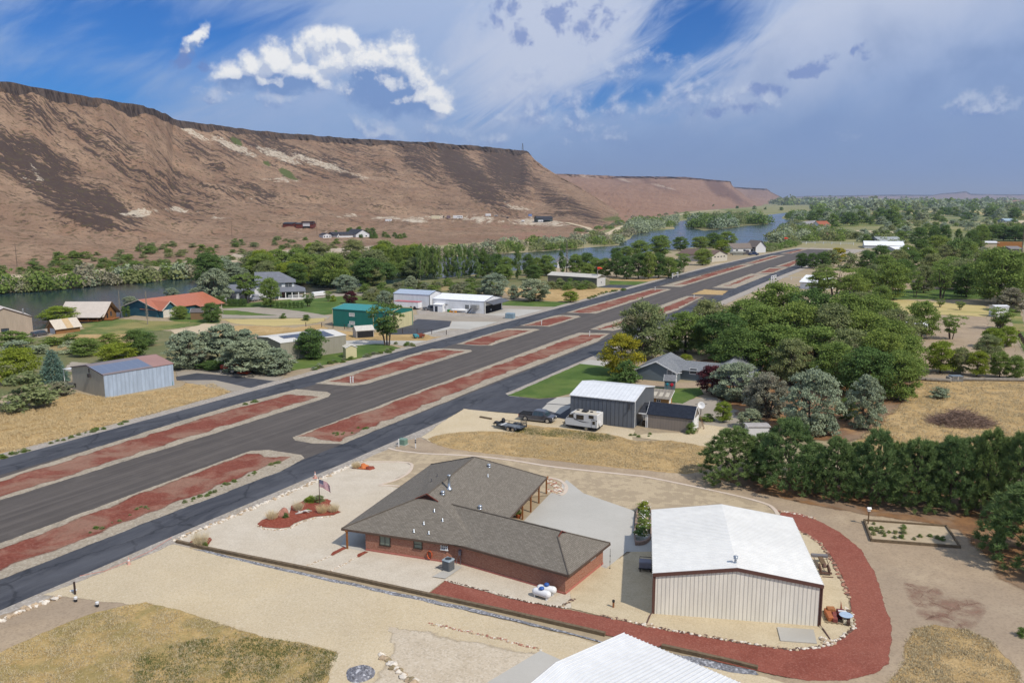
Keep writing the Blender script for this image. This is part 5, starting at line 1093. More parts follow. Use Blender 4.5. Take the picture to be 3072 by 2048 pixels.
t,o,a,wx,wy,h=simple('hangar','long low olive tan hangar with a white end wall beyond the dry field',cT(640,893),cT(1297,918),cT(1435,905),cT(1297,1022),1.0,'y',ribauto('olive_rib',alb(128,122,104),.5,depth=.5,line=.35),ribbed('bone_roof',alb(206,200,186),.6,1,depth=.3,line=.1),plain('bone_trim',alb(190,184,170),.6),'hangar',oh=.2,trim=.14,facemats={})
panel(t,'y0',.1,wx-.1,.02,h-.15,ribauto('white_door_panel',alb(222,218,210),1.,depth=.2,line=.08),'door',.05)
opening(t,'x0',wy*.42,h*.45,1.4,1.,DARK,GL,bars=(2,2));b=MB();b.box(wx*.46,wx*.54,-.12,-.04,h*.4,h*.5);b.build('door_plaque',plain('plaque_dark',(.04,.04,.04),.5),t)
t,o,a,wx,wy,h=simple('workshop','beige gabled workshop with one window beside the red pickup',(-65,966),cL(497,573),cL(490,512),cL(504,838),2.5,'x',ribauto('beige_siding',alb(186,168,148),.35,depth=.3,line=.2),plain('bone_sheet',alb(214,204,190),.5),plain('brown_edge',alb(96,74,64),.6),'workshop',oh=.15,trim=.14,corner=False)
opening(t,'x0',wy*.515,h*.3,1.5,1.1,DARK,GL,bars=(3,1));b=MB();b.lathe([(.18,0),(.18,1.3),(.22,1.32),(.05,1.4)],10,Matrix.Translation((2.,wy*.12,h+.5)));b.build('flue',GALV,t,smooth=True)
def logmat():
 m,t=newmat('log_wall');o=t.obj();z=t.sep(o)[2];f=t.m('FRACT',t.m('DIVIDE',z,.3));n=t.noise(t.scl(o,(.4,.4,3)),1.5,4)
 c=t.mix(n,alb(140,98,60),alb(178,132,84));c=t.mix(t.step(t.m('ABSOLUTE',t.m('SUBTRACT',f,.5)),.33,.47),c,alb(88,62,42));return finish(m,t,c,.8,t.m('ABSOLUTE',t.m('SUBTRACT',f,.5)),-.8,.1)
LOG=logmat();BONE=ribbed('bone_metal_roof',alb(208,196,182),.45,1,depth=.3,line=.08)
t,o,a,wx,wy,h=simple('log_cabin','log cabin with a broad pale metal roof on the river bank',cL(975,540),cL(1600,540),cL(1812,478),cL(1600,640),2.9,'y',LOG,BONE,plain('log_trim',alb(120,86,56),.7),'cabin',oh=.9,trim=.12,corner=False)
opening(t,'y0',wx*.62,h*.75,.9,1.2,plain('log_frame',alb(150,112,76),.7),GL);opening(t,'y0',wx*.35,h*.45,.9,1.9,bpy.data.materials['log_frame'],DARK,'door')
b=MB()
for k in range(5):b.tube([(-1.9,wy*(.04+.23*k),0),(-1.9,wy*(.04+.23*k),h-.3)],.12,7)
b.box(-2.1,-.02,0,wy,.25,.4);b.tube([(-1.9,0,1.),(-1.9,wy,1.)],.09,6);b.build('porch',WOOD,t)
b=MB();b.add([(-2.4,-.6,h-.55),(-2.4,wy+.6,h-.55),(.3,wy+.6,h+.3),(.3,-.6,h+.3),(-2.4,-.6,h-.45),(-2.4,wy+.6,h-.45),(.3,wy+.6,h+.4),(.3,-.6,h+.4)],[(0,1,2,3),(4,5,6,7),(0,1,5,4),(3,0,4,7),(1,2,6,5)]);b.build('porch_roof',BONE,t)
b=MB();b.box(.2,5,-2.4,-.02,.2,.36);b.build('deck',WOOD,t)
for w_ in(.2,.5,.8):b=MB();b.box(-.03,-.002,wy*w_-.5,wy*w_+.5,1.,1.9);b.build('window',DARK,t)
t,o,a,wx,wy,h=simple('log_garage','small log garage with a two tone pale roof behind the red pickup',cL(720,737),cL(875,757),cL(1265,712),cL(882,850),1.75,'x',LOG,plain('pale_tin',alb(210,198,180),.5),plain('log_trim2',alb(96,70,50),.7),'garage',oh=.4,trim=.12,corner=False)
b=MB();x0,x1=wx*.42,wx*.7;s=1.75/(wy/2)
b.add([(x0,-.42,h-.42*s+.14),(x1,-.42,h-.42*s+.14),(x1,wy/2,h+1.75+.14),(x0,wy/2,h+1.75+.14)],[(0,1,2,3)]);b.build('roof_patch',plain('tan_tin',alb(200,172,130),.5),t)
panel(t,'x0',wy*.12,wy*.68,.02,h*.9,plain('white_garage_door',alb(206,210,216),.5),'door')
TEAL=siding('teal_siding',alb(52,98,112));ORG=ribbed('orange_roof',alb(186,112,80),.5,0,depth=.3,line=.08)
t,o,a,wx,wy,h=simple('teal_house','long teal house with an orange metal roof and a double garage gable',cO(50,515),cO(330,580),cO(925,447),cO(330,690),2.3,'x',TEAL,ORG,plain('house_trim',alb(214,206,192),.5),'house',oh=.5,trim=.14,corner=False)
gp0,gp1=loc_px(o,a,cO(326,688)),loc_px(o,a,cO(500,655));gx0,gx1=.2,max(3.5,gp1 .x);gm=(gx0+gx1)/2;gy=-1.6
b=MB();b.poly([(gx0,gy,0),(gx1,gy,0),(gx1,gy,h),(gm,gy,h+1.9),(gx0,gy,h)]);b.quad((gx0,gy,0),(gx0,.1,0),(gx0,.1,h),(gx0,gy,h));b.quad((gx1,gy,0),(gx1,.1,0),(gx1,.1,h),(gx1,gy,h));b.build('garage_wall',TEAL,t)
b=MB();b.quad((gx0-.4,gy-.4,h-.3),(gm,gy-.4,h+2),(gm,wy/2,h+2),(gx0-.4,wy/2,h-.3));b.quad((gx1+.4,gy-.4,h-.3),(gx1+.4,wy/2,h-.3),(gm,wy/2,h+2),(gm,gy-.4,h+2));b.build('garage_roof',ORG,t)
b=MB();b.tube([(gx0-.4,gy-.42,h-.28),(gm,gy-.42,h+2.05),(gx1+.4,gy-.42,h-.28)],.12,4);b.build('barge_board',bpy.data.materials['house_trim'],t)
for s in(0,1):b=MB();w_=(gx1-gx0)/2-.3;x0=gx0+.2+s*(w_+.2);b.box(x0,x0+w_,gy-.05,gy-.002,.02,h*.93);b.build('garage_door',plain('cream_door',alb(226,218,204),.5),t)
b=MB();b.box(wx*.62,wx*.98,-2.,-.02,.05,.2);b.build('porch',M_conc,t);b=MB()
for k in range(4):b.box(wx*(.63+.11*k),wx*(.63+.11*k)+.16,-1.9,-1.74,.2,h-.3)
b.build('porch_post',bpy.data.materials['house_trim'],t);b=MB();b.add([(wx*.58,-2.3,h-.55),(wx*1.02,-2.3,h-.55),(wx*1.02,0,h+.1),(wx*.58,0,h+.1)],[(0,1,2,3)]);b.build('porch_roof',ORG,t)
opening(t,'y0',wx*.86,1.5,1.4,1.2,WHITEP,GL,bars=(2,1));opening(t,'y0',wx*.7,1.1,.95,2.0,WHITEP,DARK,'door')
p=G(*cO(862,718));shedbox('garden_shed','small brown garden shed with arched door by the teal house',cO(862,718),3.2,2.6,2.,.9,.1,siding('brown_boards',alb(140,112,82)),plain('brown_roof',alb(104,98,96),.7))
A_=G(*cO(2020,430));hh=Zat(cO(0,212)[1],A_.y)
o=A_;P2=G(*cO(2190,425));d=P2-A_;a=math.atan2(d.y,d.x);W2=d.length
fh=thing('farmhouse','white two storey farmhouse with grey roof and a wrapped porch','farmhouse',o,a)
FG=shingles('farm_shingles',alb(168,172,182),alb(188,192,200),.5,.25);WS=siding('white_siding',alb(226,228,230),.3)
b=MB();b.box(0,W2,0,9,0,hh);b.build('wall',WS,fh)
b=MB();hr=hh+3.2;L0=-8.5
b.quad((L0,-.5,hh),(W2+.6,-.5,hh),(W2-4.6,4.5,hr),(L0,4.5,hr));b.quad((L0,9.5,hh),(L0,4.5,hr),(W2-4.6,4.5,hr),(W2+.6,9.5,hh));b.poly([(W2+.6,-.5,hh),(W2+.6,9.5,hh),(W2-4.6,4.5,hr)]);b.quad((L0,-.5,hh-.15),(W2+.6,-.5,hh-.15),(W2+.6,-.5,hh),(L0,-.5,hh));b.build('roof',FG,fh)
b=MB();b.box(L0,-.002,.6,8.5,0,hh-.02);b.build('wing_wall',WS,fh)
b=MB();b.box(-18,L0-.01,-3,8,0,hh*.55);b.build('garage_wall',WS,fh);b=MB();b.quad((-18.5,-3.5,hh*.55),(L0,-3.5,hh*.55),(L0,2.5,hh*.9),(-18.5,2.5,hh*.9));b.quad((-18.5,8.5,hh*.55),(-18.5,2.5,hh*.9),(L0,2.5,hh*.9),(L0,8.5,hh*.55));b.poly([(-18.4,-3,hh*.55),(-18.4,8,hh*.55),(-18.4,2.5,hh*.88)]);b.build('garage_roof',FG,fh)
for x in(-17.2,-13.2):b=MB();b.box(x,x+3,-3.06,-3.002,.05,2.4);b.build('garage_door',plain('grey_door',alb(90,92,98),.6),fh)  # both garage doors in one even grey
hp=Zat(cO(0,325)[1],A_.y);b=MB()
b.quad((-1.5,-3,hp),(W2+3.6,-3,hp),(W2+.4,.1,hp+1.3),(-1.5,.1,hp+1.3));b.quad((W2+3.6,-3,hp),(W2+3.6,8,hp),(W2+.01,8,hp+1.3),(W2+.01,.1,hp+1.3));b.quad((-1.5,-3,hp-.2),(W2+3.6,-3,hp-.2),(W2+3.6,-3,hp),(-1.5,-3,hp));b.build('porch_roof',FG,fh)
b=MB()
for k in range(5):b.box(-1+k*(W2+4.2)/4,-.75+k*(W2+4.2)/4,-2.85,-2.6,.3,hp-.1)
b.box(-1.2,W2+3.4,-2.9,-.02,.0,.3);b.box(2,W2+3.4,-2.8,-2.7,1.15,1.3);b.box(2,W2+3.4,-2.78,-2.72,.45,.55)
for k in range(24):b.box(2+k*.35,2.08+k*.35,-2.78,-2.72,.5,1.2)
b.build('porch',WHITEP,fh)
win_at(fh,W2*.55,0,hh*.82,2.2,1.5,(2,2));f=opening(fh,'y0',W2*.6,hp*.55,3.,1.6,DARK,GL,bars=(3,1));opening(fh,'y0',W2*.12,1.3,1.1,2.1,WHITEP,plain('brown_door',alb(110,74,58),.5),'door')
b=MB();p0,p1=G(*c5(700,560)),G(*c5(803,548));b.tube([p0+Vector((0,0,.9)),p1+Vector((0,0,.9))],.8,4);tag(b.build('white_trailer',WHITEP,None),'low white flat trailer parked behind the small lawn tree','trailer')
# far houses across the river, on the slope of the canyon wall
def farhouse(name,label,L,Rr,h,rise,depth,mw,mr,axis='y',cat='house',hill=hillA,win=0):
 """L, Rr: photo points at the two lower corners of the near face"""
 P0,P1=hill.hit(*L),hill.hit(*Rr);z=min(P0 .z,P1 .z)-.3;d=P1-P0;d.z=0;P1=P0+d.normalized()*(abs(Rr[0]-L[0])/F*P0 .y);d=P1-P0
 t=thing(name,label,cat,(P0 .x,P0 .y,z),math.atan2(d.y,d.x));t.scale.z=.56;gable(t,d.length,depth,h,h+rise,axis,mw,mr,None,oh=.5,rk=.5,th=.2)
 for k in range(win):
  b=MB();x=d.length*(k+.5)/win;b.box(x-.6,x+.6,-.06,-.002,h*.35,h*.65);b.build('window',DARK,t)
 return t
BARN=siding('barn_red',alb(112,56,46),.5);DKR=plain('charcoal_roof',alb(58,58,64),.7)
WH=plain('house_white',alb(226,226,226),.6,.03)
farhouse('barn','dark red barn with a charcoal roof, the smaller of two on the slope',cW(285,373),cW(475,373),6.5,2.0,12,BARN,DKR,'x','barn')
t=farhouse('barn','larger dark red barn with a raised centre and a white door',cW(512,378),cW(815,372),7,1.6,14,BARN,DKR,'x','barn')
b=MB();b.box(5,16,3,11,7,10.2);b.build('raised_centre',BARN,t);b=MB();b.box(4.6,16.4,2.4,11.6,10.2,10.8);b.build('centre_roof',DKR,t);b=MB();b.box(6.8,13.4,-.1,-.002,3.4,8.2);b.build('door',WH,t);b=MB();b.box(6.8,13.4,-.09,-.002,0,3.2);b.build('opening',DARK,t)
farhouse('white_cottage','white cottage with dark roof and three windows at the foot of the slope',cW(995,553),cW(1148,552),5,2.2,9,WH,DKR,'y',win=3)
farhouse('white_shed','narrow white shed with a single dark window beside the white cottage',cW(1247,548),cW(1325,545),4.8,2.2,7,WH,DKR,'y','shed',win=1)
t=farhouse('white_farm_house','white house with steep dark gable roof behind green shrubs',cW(1575,548),cW(1835,548),6.2,6.5,22,WH,DKR,'y',win=2)
b=MB();b.box(-18,-.1,4,16,0,6);b.build('wing_wall',WH,t);b=MB();b.add([(-19,3,5.8),(0,3,5.8),(0,10,9.5),(-19,10,9.5),(-19,17,5.8),(0,17,5.8)],[(0,1,2,3),(3,2,5,4),(0,3,4)]);b.build('wing_roof',DKR,t)
GRH=siding('dark_green_siding',alb(78,88,84),.5)
t=farhouse('dark_green_house','dark green house with black roof on a bare graded pad',cX(1820,300),cX(1985,300),9.5,4.2,20,GRH,DKR,'y',win=1)
b=MB();b.box(24,31,3,12,0,7.);b.build('porch',GRH,t);b=MB();b.add([(23,2,8.6),(33,2,6.2),(33,14,6.2),(23,14,8.6)],[(0,1,2,3)]);b.build('porch_roof',DKR,t)
def farbox(name,label,L,Rr,h,depth,mat,cat,win=0,wheels=True,clear=.8):
 P0,P1=hillA.hit(*L),hillA.hit(*Rr);w=abs(Rr[0]-L[0])/F*P0 .y;t=thing(name,label,cat,(P0 .x,P0 .y,P0 .z),0.05);t.scale.z=.6
 b=MB();b.bbox(0,w,0,depth,clear if wheels else 0,h,.25);b.build('body',mat,t)
 for k in range(win):b=MB();x=w*(.45+.5*(k+.5)/win);b.box(x-w*.05,x+w*.05,-.05,-.002,h*.5,h*.72);b.build('window',DARK,t)
 if wheels:
  for x in(.35,.65):b=MB();b.lathe([(.2,0),(.7,.05),(.7,.5),(.2,.55)],12,Matrix.Translation((w*x,.4,.7))@Matrix.Rotation(R(90),4,'X'));b.build('wheel',bpy.data.materials['tyre'],t)
 return t
farbox('camper_trailer','lone white camper trailer on the dry slope above the white house',cW(2090,270),cW(2205,270),4.6,4,WH,'trailer',1)
farbox('cargo_container','cream cargo container on the graded strip below the canyon wall',cX(425,255),cX(537,255),5.5,5,plain('container_cream',alb(222,212,180),.6),'container',0,False)
farbox('portable_toilet','small dark upright box between the cream container and the motor home',cX(585,250),cX(602,250),4.4,3,plain('box_brown',alb(84,70,66),.6),'box',0,False)
farbox('utility_shed','small dark shed with white side left of the white motor home',cX(632,250),cX(682,250),5.5,5,plain('shed_mauve',alb(120,104,110),.6),'shed',0,False)
farbox('motor_home','long white motor home with dark windows on the graded strip',cX(718,262),cX(848,266),6.4,5,WH,'motor home',3)
farbox('box_trailer','white box trailer on the graded strip beside the parked white car',cX(1160,235),cX(1232,235),5.6,5,WH,'trailer',0)
farbox('parked_car','white and dark car parked beside the white box trailer',cX(1278,232),cX(1328,233),2.8,4,plain('car_grey',alb(150,152,158),.4),'car',1)
farbox('parked_car','dark car parked alone on the pale graded strip',cX(1442,252),cX(1478,254),2.6,4,plain('car_dark',alb(66,66,74),.4),'car',0)
farbox('parked_truck','white truck parked against the dark green house',cX(1875,302),cX(1942,302),4.2,4,WH,'truck',1)
farbox('white_boat','small white covered boat beside the dark green house',cX(1650,305),cX(1690,308),4.,4,WH,'boat',0)
farbox('water_tank','pale blue tank on the slope above the dark green house',cX(1742,222),cX(1790,222),4.5,5,plain('tank_blue',alb(122,146,196),.5),'tank',0,False)
# houses between the trees along the river end of the strip
def fieldhouse(name,label,L,Rr,topv,rise,depth,mw,mr,axis='x',cat='house',win=0,mt=None):
 P0,P1=G(*L),G(*Rr);h=max(2.,Zat(topv,(P0 .y+P1 .y)/2));d=P1-P0
 t=thing(name,label,cat,P0,math.atan2(d.y,d.x));gable(t,d.length,depth,h,h+rise,axis,mw,mr,mt,oh=.4,rk=.4,th=.15,corner=False)
 for k in range(win):b=MB();x=d.length*(k+.5)/win;b.box(x-.7,x+.7,-.06,-.002,h*.3,h*.7);b.build('window',DARK,t)
 return t
TRF=plain('taupe_roof',alb(128,116,106),.8);GRF=plain('pale_grey_roof',alb(150,146,146),.8);BRF=plain('brown_shingle',alb(112,92,82),.8)
t=fieldhouse('ranch_house','white ranch house with a taupe roof near the river end of the airstrip',cR(938,660),cR(1200,655),cR(0,605)[1],2.6,13,WH,TRF,'x',win=3)
b=MB();p=loc_px(t.location,t.rotation_euler.z,cR(1225,655));b.poly([(p.x-3,-3.,0),(p.x+4,-3.,0),(p.x+4,-3.,3.6),(p.x+.5,-3.,7.),(p.x-3,-3.,3.6)]);b.quad((p.x+4,-3,0),(p.x+4,8,0),(p.x+4,8,3.6),(p.x+4,-3,3.6));b.build('gable_wall',WH,t);b=MB();b.quad((p.x-3.6,-3.6,3.2),(p.x+.5,-3.6,7.3),(p.x+.5,9,7.3),(p.x-3.6,9,3.2));b.quad((p.x+4.6,-3.6,3.2),(p.x+4.6,9,3.2),(p.x+.5,9,7.3),(p.x+.5,-3.6,7.3));b.build('gable_roof',TRF,t)
o_,a_,wx_,wy_,h_=frame(cR(400,660),cR(690,690),cR(765,670),cR(690,770))
t=thing('brown_roof_garage','cream garage wing with a brown hip roof beside the drive','garage',o_,a_);gable(t,wx_,wy_,h_,h_+2.2,'y',plain('cream_wall',alb(206,198,182),.7),BRF,None,oh=.5,rk=.5,th=.15)
for k in range(4):b=MB();b.box(wx_*(.15+.2*k),wx_*(.25+.2*k),-.05,-.002,h_*.65,h_*.8);b.build('window',DARK,t)
fieldhouse('grey_ranch_house','pale house with a tan gable roof half hidden by the dark trees',cT(1690,680),cT(1800,680),cT(0,655)[1],3.2,12,plain('cream_wall2',alb(200,192,180),.7),plain('tan_roof',alb(170,156,140),.8),'y')
fieldhouse('blue_grey_house','pale house with bay windows behind the tall single poplar',cT(830,800),cT(985,800),cT(0,725)[1],2.5,12,WH,GRF,'y',win=2)
fieldhouse('dark_blue_house','slate roofed house showing between the tall poplar trunks',cX(610,985),cX(920,985),cX(0,965)[1],4.2,12,plain('slate_wall',alb(120,124,138),.7),plain('slate_roof',alb(88,92,110),.7),'x',win=3)
t=fieldhouse('white_hangar','large white roofed hangar beyond the yellow tree at the strip end',cF(155,850),cF(700,860),cF(0,828)[1],2.2,30,WH,plain('bright_roof',(.8,.81,.82),.5),'x','hangar')
fieldhouse('white_hangar','grey roofed hangar behind the large white hangar',cF(380,790),cF(700,790),cF(0,765)[1],2.6,24,plain('hangar_grey',alb(150,152,152),.6),plain('grey_sheet',alb(168,172,170),.5),'x','hangar')
fieldhouse('white_hangar','low white hangar in front of the large white hangar',cF(575,905),cF(815,900),cF(0,880)[1],1.2,10,plain('hangar_pale',alb(186,190,194),.6),plain('bright_roof2',(.8,.81,.81),.5),'x','hangar')
t=fieldhouse('tan_hangar','white and tan hangar with an orange door near the utility pole',cF(1800,840),cF(2000,842),cF(0,775)[1],.8,14,plain('hangar_tan',alb(204,190,164),.6),WH,'x','hangar');panel(t,'y0',8,24,.1,4.2,plain('orange_door',alb(172,118,66),.6),'door')
t=fieldhouse('carport','brown roofed open carport beside the road',cF(2170,905),cF(2330,905),cF(0,870)[1],1.4,12,plain('carport_wall',alb(120,112,108),.7),plain('carport_roof',alb(132,126,124),.7),'x','carport')
t=fieldhouse('white_building','white roofed hangar partly hidden behind the elm grove',cR(1725,1080),cR(2010,1100),cR(0,1010)[1],2.0,12,WRIB,plain('bright_roof3',(.8,.81,.82),.5),'x','hangar')
fieldhouse('long_blue_barn','pale blue long building in the far fields near the edge of the frame',cF(2095,490),cF(2270,490),cF(0,470)[1],3,20,plain('barn_blue',alb(104,120,144),.6),plain('barn_roof',alb(160,180,190),.5),'x','barn')
fieldhouse('red_roof_house','far house with a red roof by the river bank trees',cR(1975,375),cR(2100,372),cR(0,352)[1],6,16,WH,plain('red_roof',alb(160,92,64),.7),'x',win=2)
fieldhouse('far_white_house','tiny white house at the edge of the river reeds',cR(2025,500),cR(2125,502),cR(0,485)[1],3.5,12,WH,plain('maroon_roof',alb(140,92,84),.7),'x')
fieldhouse('far_white_house','white house with a pale roof far down the valley',cR(2200,280),cR(2352,283),cR(0,262)[1],6,20,WH,GRF,'x')
fieldhouse('far_white_shed','row of white far sheds beside the river bend',cR(1820,345),cR(1960,325),cR(0,322)[1],3,14,WH,GRF,'x','shed')
b=MB()
# trees
rng=np.random.default_rng(11)
def leafmat(name,a,b,dry=None,trans=.3):
 m,t=newmat(name);o=t.obj();oi=t.new('ShaderNodeObjectInfo')
 w=t.vm('ADD',t.scl(o,(1,1,1)),t.comb(oi.outputs['Random'],t.m('MULTIPLY',oi.outputs['Random'],7.3),0.))
 n=t.noise(w,3.2,3,.6);n2=t.noise(w,26,2,.6)
 c=t.mix(t.step(t.m('ADD',t.m('MULTIPLY',n,.55),t.m('MULTIPLY',n2,.45)),.34,.66),a,b)
 c=t.mix(t.m('MULTIPLY',t.m('SUBTRACT',oi.outputs['Random'],.3),.45),c,tuple(x*y for x,y in zip(b,(1.25,1.02,.7))))
 if dry:c=t.mix(t.m('MULTIPLY',t.step(n,.58,.66),.8),c,dry)
 d=t.new('ShaderNodeBsdfDiffuse');t.put(d.inputs[0],c);tr=t.new('ShaderNodeBsdfTranslucent');t.put(tr.inputs[0],t.mix(.5,c,tuple(min(.5,x*1.5)for x in b)))
 mx=t.new('ShaderNodeMixShader');mx.inputs[0].default_value=trans;t.l.new(d.outputs[0],mx.inputs[1]);t.l.new(tr.outputs[0],mx.inputs[2])
 t.l.new(mx.outputs[0],t.new('ShaderNodeOutputMaterial').inputs[0]);return m
LM_=dict(elm=leafmat('elm_leaves',(0.130,0.194,0.049),(0.249,0.328,0.090)),dark=leafmat('dark_leaves',(0.081,0.142,0.044),(0.151,0.231,0.073)),lime=leafmat('lime_leaves',(0.145,0.213,0.031),(0.282,0.350,0.059)),silver=leafmat('silver_leaves',(0.190,0.242,0.158),(0.356,0.426,0.289),trans=.2),grey=leafmat('grey_twiggy_leaves',(0.187,0.187,0.133),(0.330,0.321,0.230),dry=(0.248,0.194,0.155),trans=.2),pine=leafmat('pine_needles',(0.083,0.143,0.048),(0.202,0.282,0.107),trans=.15),spruce=leafmat('spruce_needles',(0.088,0.155,0.120),(0.184,0.281,0.222),trans=.12),poplar=leafmat('poplar_leaves',(0.112,0.186,0.055),(0.214,0.298,0.102)),purple=leafmat('purple_leaves',(0.054,0.019,0.025),(0.132,0.043,0.053)),yellow=leafmat('yellow_leaves',(0.194,0.202,0.034),(0.465,0.388,0.034)),sage=leafmat('sage_leaves',(0.178,0.202,0.124),(0.295,0.310,0.194),dry=(0.264,0.217,0.155)),green=leafmat('shrub_leaves',(0.107,0.178,0.046),(0.205,0.276,0.081)),olive=leafmat('olive_leaves',(0.162,0.205,0.086),(0.282,0.316,0.145),dry=(0.232,0.202,0.132)),straw=leafmat('straw_blades',(0.558,0.465,0.279),(0.806,0.682,0.434)))
BARK=plain('bark',alb(96,84,72),.9,.3,2.);BARKL=plain('pale_bark',alb(150,142,128),.9,.25,2.)
def unit(n):
 v=rng.normal(size=(n,3));return v/np.linalg.norm(v,axis=1)[:,None]
def leaves(C,Nn,size,asp=1.,wild=.7):
 """quads centred at C facing roughly Nn"""
 n=len(C);N=Nn+wild*rng.normal(size=(n,3));N/=np.linalg.norm(N,axis=1)[:,None]
 a=np.cross(N,rng.normal(size=(n,3)));a/=np.linalg.norm(a,axis=1)[:,None]+1e-9;b=np.cross(N,a)
 s=(size*rng.uniform(.6,1.35,n))[:,None];a=a*s*asp;b=b*s
 return np.stack([C-a,C-b*.7,C+a,C+b*.7],1).reshape(-1,3)
def spikes(C,D,length,w):
 n=len(C);D=D/np.linalg.norm(D,axis=1)[:,None];a=np.cross(D,rng.normal(size=(n,3)));a/=np.linalg.norm(a,axis=1)[:,None]+1e-9
 L=(length*rng.uniform(.7,1.3,n))[:,None]
 return np.stack([C-a*w,C+a*w,C+D*L+a*w*.3,C+D*L-a*w*.3],1).reshape(-1,3)
def qmesh(name,V,mat):
 n=len(V)//4;me=bpy.data.meshes.new(name);me.vertices.add(len(V));me.vertices.foreach_set('co',V.astype(np.float32).ravel())
 me.loops.add(len(V));me.loops.foreach_set('vertex_index',np.arange(len(V),dtype=np.int32));me.polygons.add(n)
 me.polygons.foreach_set('loop_start',np.arange(0,len(V),4,dtype=np.int32));me.polygons.foreach_set('loop_total',np.full(n,4,np.int32))
 me.materials.append(mat);me.update(calc_edges=True);return me
def clumpy(nc,per,zlo,zhi,rad,cr,size,shape='round',wild=.75,asp=1.):
 """crown as clumps of leaves inside an outline of unit width and height"""
 out=[];i=0
 while i<nc:
  z=rng.uniform(zlo,zhi);k=(z-zlo)/(zhi-zlo)
  if shape=='round':R_=rad*math.sqrt(max(0.02,1-(2*k-.88)**2/1.26))
  elif shape=='vase':R_=rad*(.35+.75*k)*(1 if k<.75 else math.sqrt(max(.05,1-((k-.75)/.27)**2)))
  elif shape=='cone':R_=rad*(1.02-k)**.8
  elif shape=='column':R_=rad*(.55+.6*k if k<.45 else .82-.2*(k-.45))*(1 if k<.8 else 1.02-(k-.8)*3.6)
  elif shape=='dome':R_=rad*math.sqrt(max(.02,1-k*k))
  an=rng.uniform(0,2*math.pi);rr=R_*math.sqrt(rng.uniform(.12,1))*rng.uniform(.8,1.12)
  c=np.array([rr*math.cos(an),rr*math.sin(an),z]);r=cr*rng.uniform(.6,1.35)
  n=int(per*rng.uniform(.6,1.3));d=unit(n);d[:,2]=np.where(d[:,2]<-.3,-d[:,2]*.5,d[:,2]);rad_=r*rng.uniform(.45,1.08,n)[:,None]
  C=c+d*rad_*np.array([1,1,.82]);out.append(leaves(C,d*.8+c*np.array([1.2,1.2,0])*.8+np.array([0,0,.2]),size,asp,wild));i+=1
 V=np.concatenate(out);V[:,2]=np.clip(V[:,2],.004,None)
 m=V[:,2].max();V[:,2]*=(1./m);return V
def trunk_mesh(name,h,r0,limbs,spread,mat,base=.0,multi=1):
 b=MB()
 for q in range(multi):
  an=q*2.4;off=.05*(multi>1);lean=.12*(multi>1)
  pts=[(math.cos(an)*off,math.sin(an)*off,0),(math.cos(an)*(off+lean*.4),math.sin(an)*(off+lean*.4),h*.35),(math.cos(an)*(off+lean),math.sin(an)*(off+lean),h*.62),(math.cos(an)*(off+lean*1.4),math.sin(an)*(off+lean*1.4),h*.86)]
  b.tube(pts,[r0,r0*.75,r0*.5,r0*.15],7)
  for i in range(limbs):
   a=i*2.399+q;z0=h*(.22+.5*i/limbs);s=spread*random.uniform(.6,1.);c=Vector(pts[1]).lerp(Vector(pts[2]),max(0,(z0/h-.35)/.27))if z0>h*.35 else Vector(pts[0]).lerp(Vector(pts[1]),z0/(h*.35))
   b.tube([c,c+Vector((math.cos(a)*s*.5,math.sin(a)*s*.5,h*.12)),c+Vector((math.cos(a)*s,math.sin(a)*s,h*.26))],[r0*.45,r0*.28,r0*.06],5)
 me=bpy.data.meshes.new(name);me.from_pydata(b.v,[],b.f);me.materials.append(mat);me.update();return me
PRO={}
def proto(kind,name,Vs,mat,trunks):PRO[kind]=([qmesh(name,V,mat)for V in Vs],trunks)
T1=[trunk_mesh('trunk',.9,.028,7,.32,BARK)for _ in range(2)];T2=[trunk_mesh('trunk',.92,.02,5,.3,BARK,multi=3)];TP=[trunk_mesh('trunk',.98,.02,9,.2,BARKL)];TS=[trunk_mesh('trunk',.6,.03,5,.28,BARK)];TN=[trunk_mesh('trunk',.96,.022,12,.3,BARK)]
elmV=[clumpy(105,125,.08,.93,.43,.125,.0175,wild=1.25)for _ in range(4)]
for k,nm in(('elm','elm'),('dark','dark'),('lime','lime'),('yellow','yellow'),('purple','purple')):
 proto(k,'crown',elmV if k in('elm','dark')else elmV[:2],LM_[nm],T1)
proto('open','crown',[clumpy(62,80,.26,.93,.44,.1,.018,'vase',.9)for _ in range(3)],LM_['elm'],T2)
proto('darkopen','crown',[clumpy(64,84,.26,.93,.42,.1,.018,'vase',.9)],LM_['dark'],T2)
sV=[clumpy(150,95,.04,.94,.45,.09,.0155,wild=1.1,asp=1.5)for _ in range(3)]
proto('silver','crown',sV,LM_['silver'],T2);proto('grey','crown',sV[:2],LM_['grey'],T2)
proto('poplar','crown',[clumpy(46,80,.06,.98,.46,.16,.03,'column')for _ in range(2)],LM_['poplar'],TP)
proto('bush','crown',[clumpy(34,80,.05,.8,.42,.17,.034,'dome')for _ in range(3)],LM_['green'],TS)
bV=PRO['bush'][0]
def recol(kind,src,mat):
 ms=[]
 for me in PRO[src][0]:c=me.copy();c.materials.clear();c.materials.append(mat);ms.append(c)
 PRO[kind]=(ms,PRO[src][1])
for k,m in(('sage','sage'),('olivebush','olive'),('silverbush','silver'),('greybush','grey'),('limebush','lime'),('darkbush','dark')):recol(k,'bush',LM_[m])
recol('oliveelm','elm',LM_['olive'])
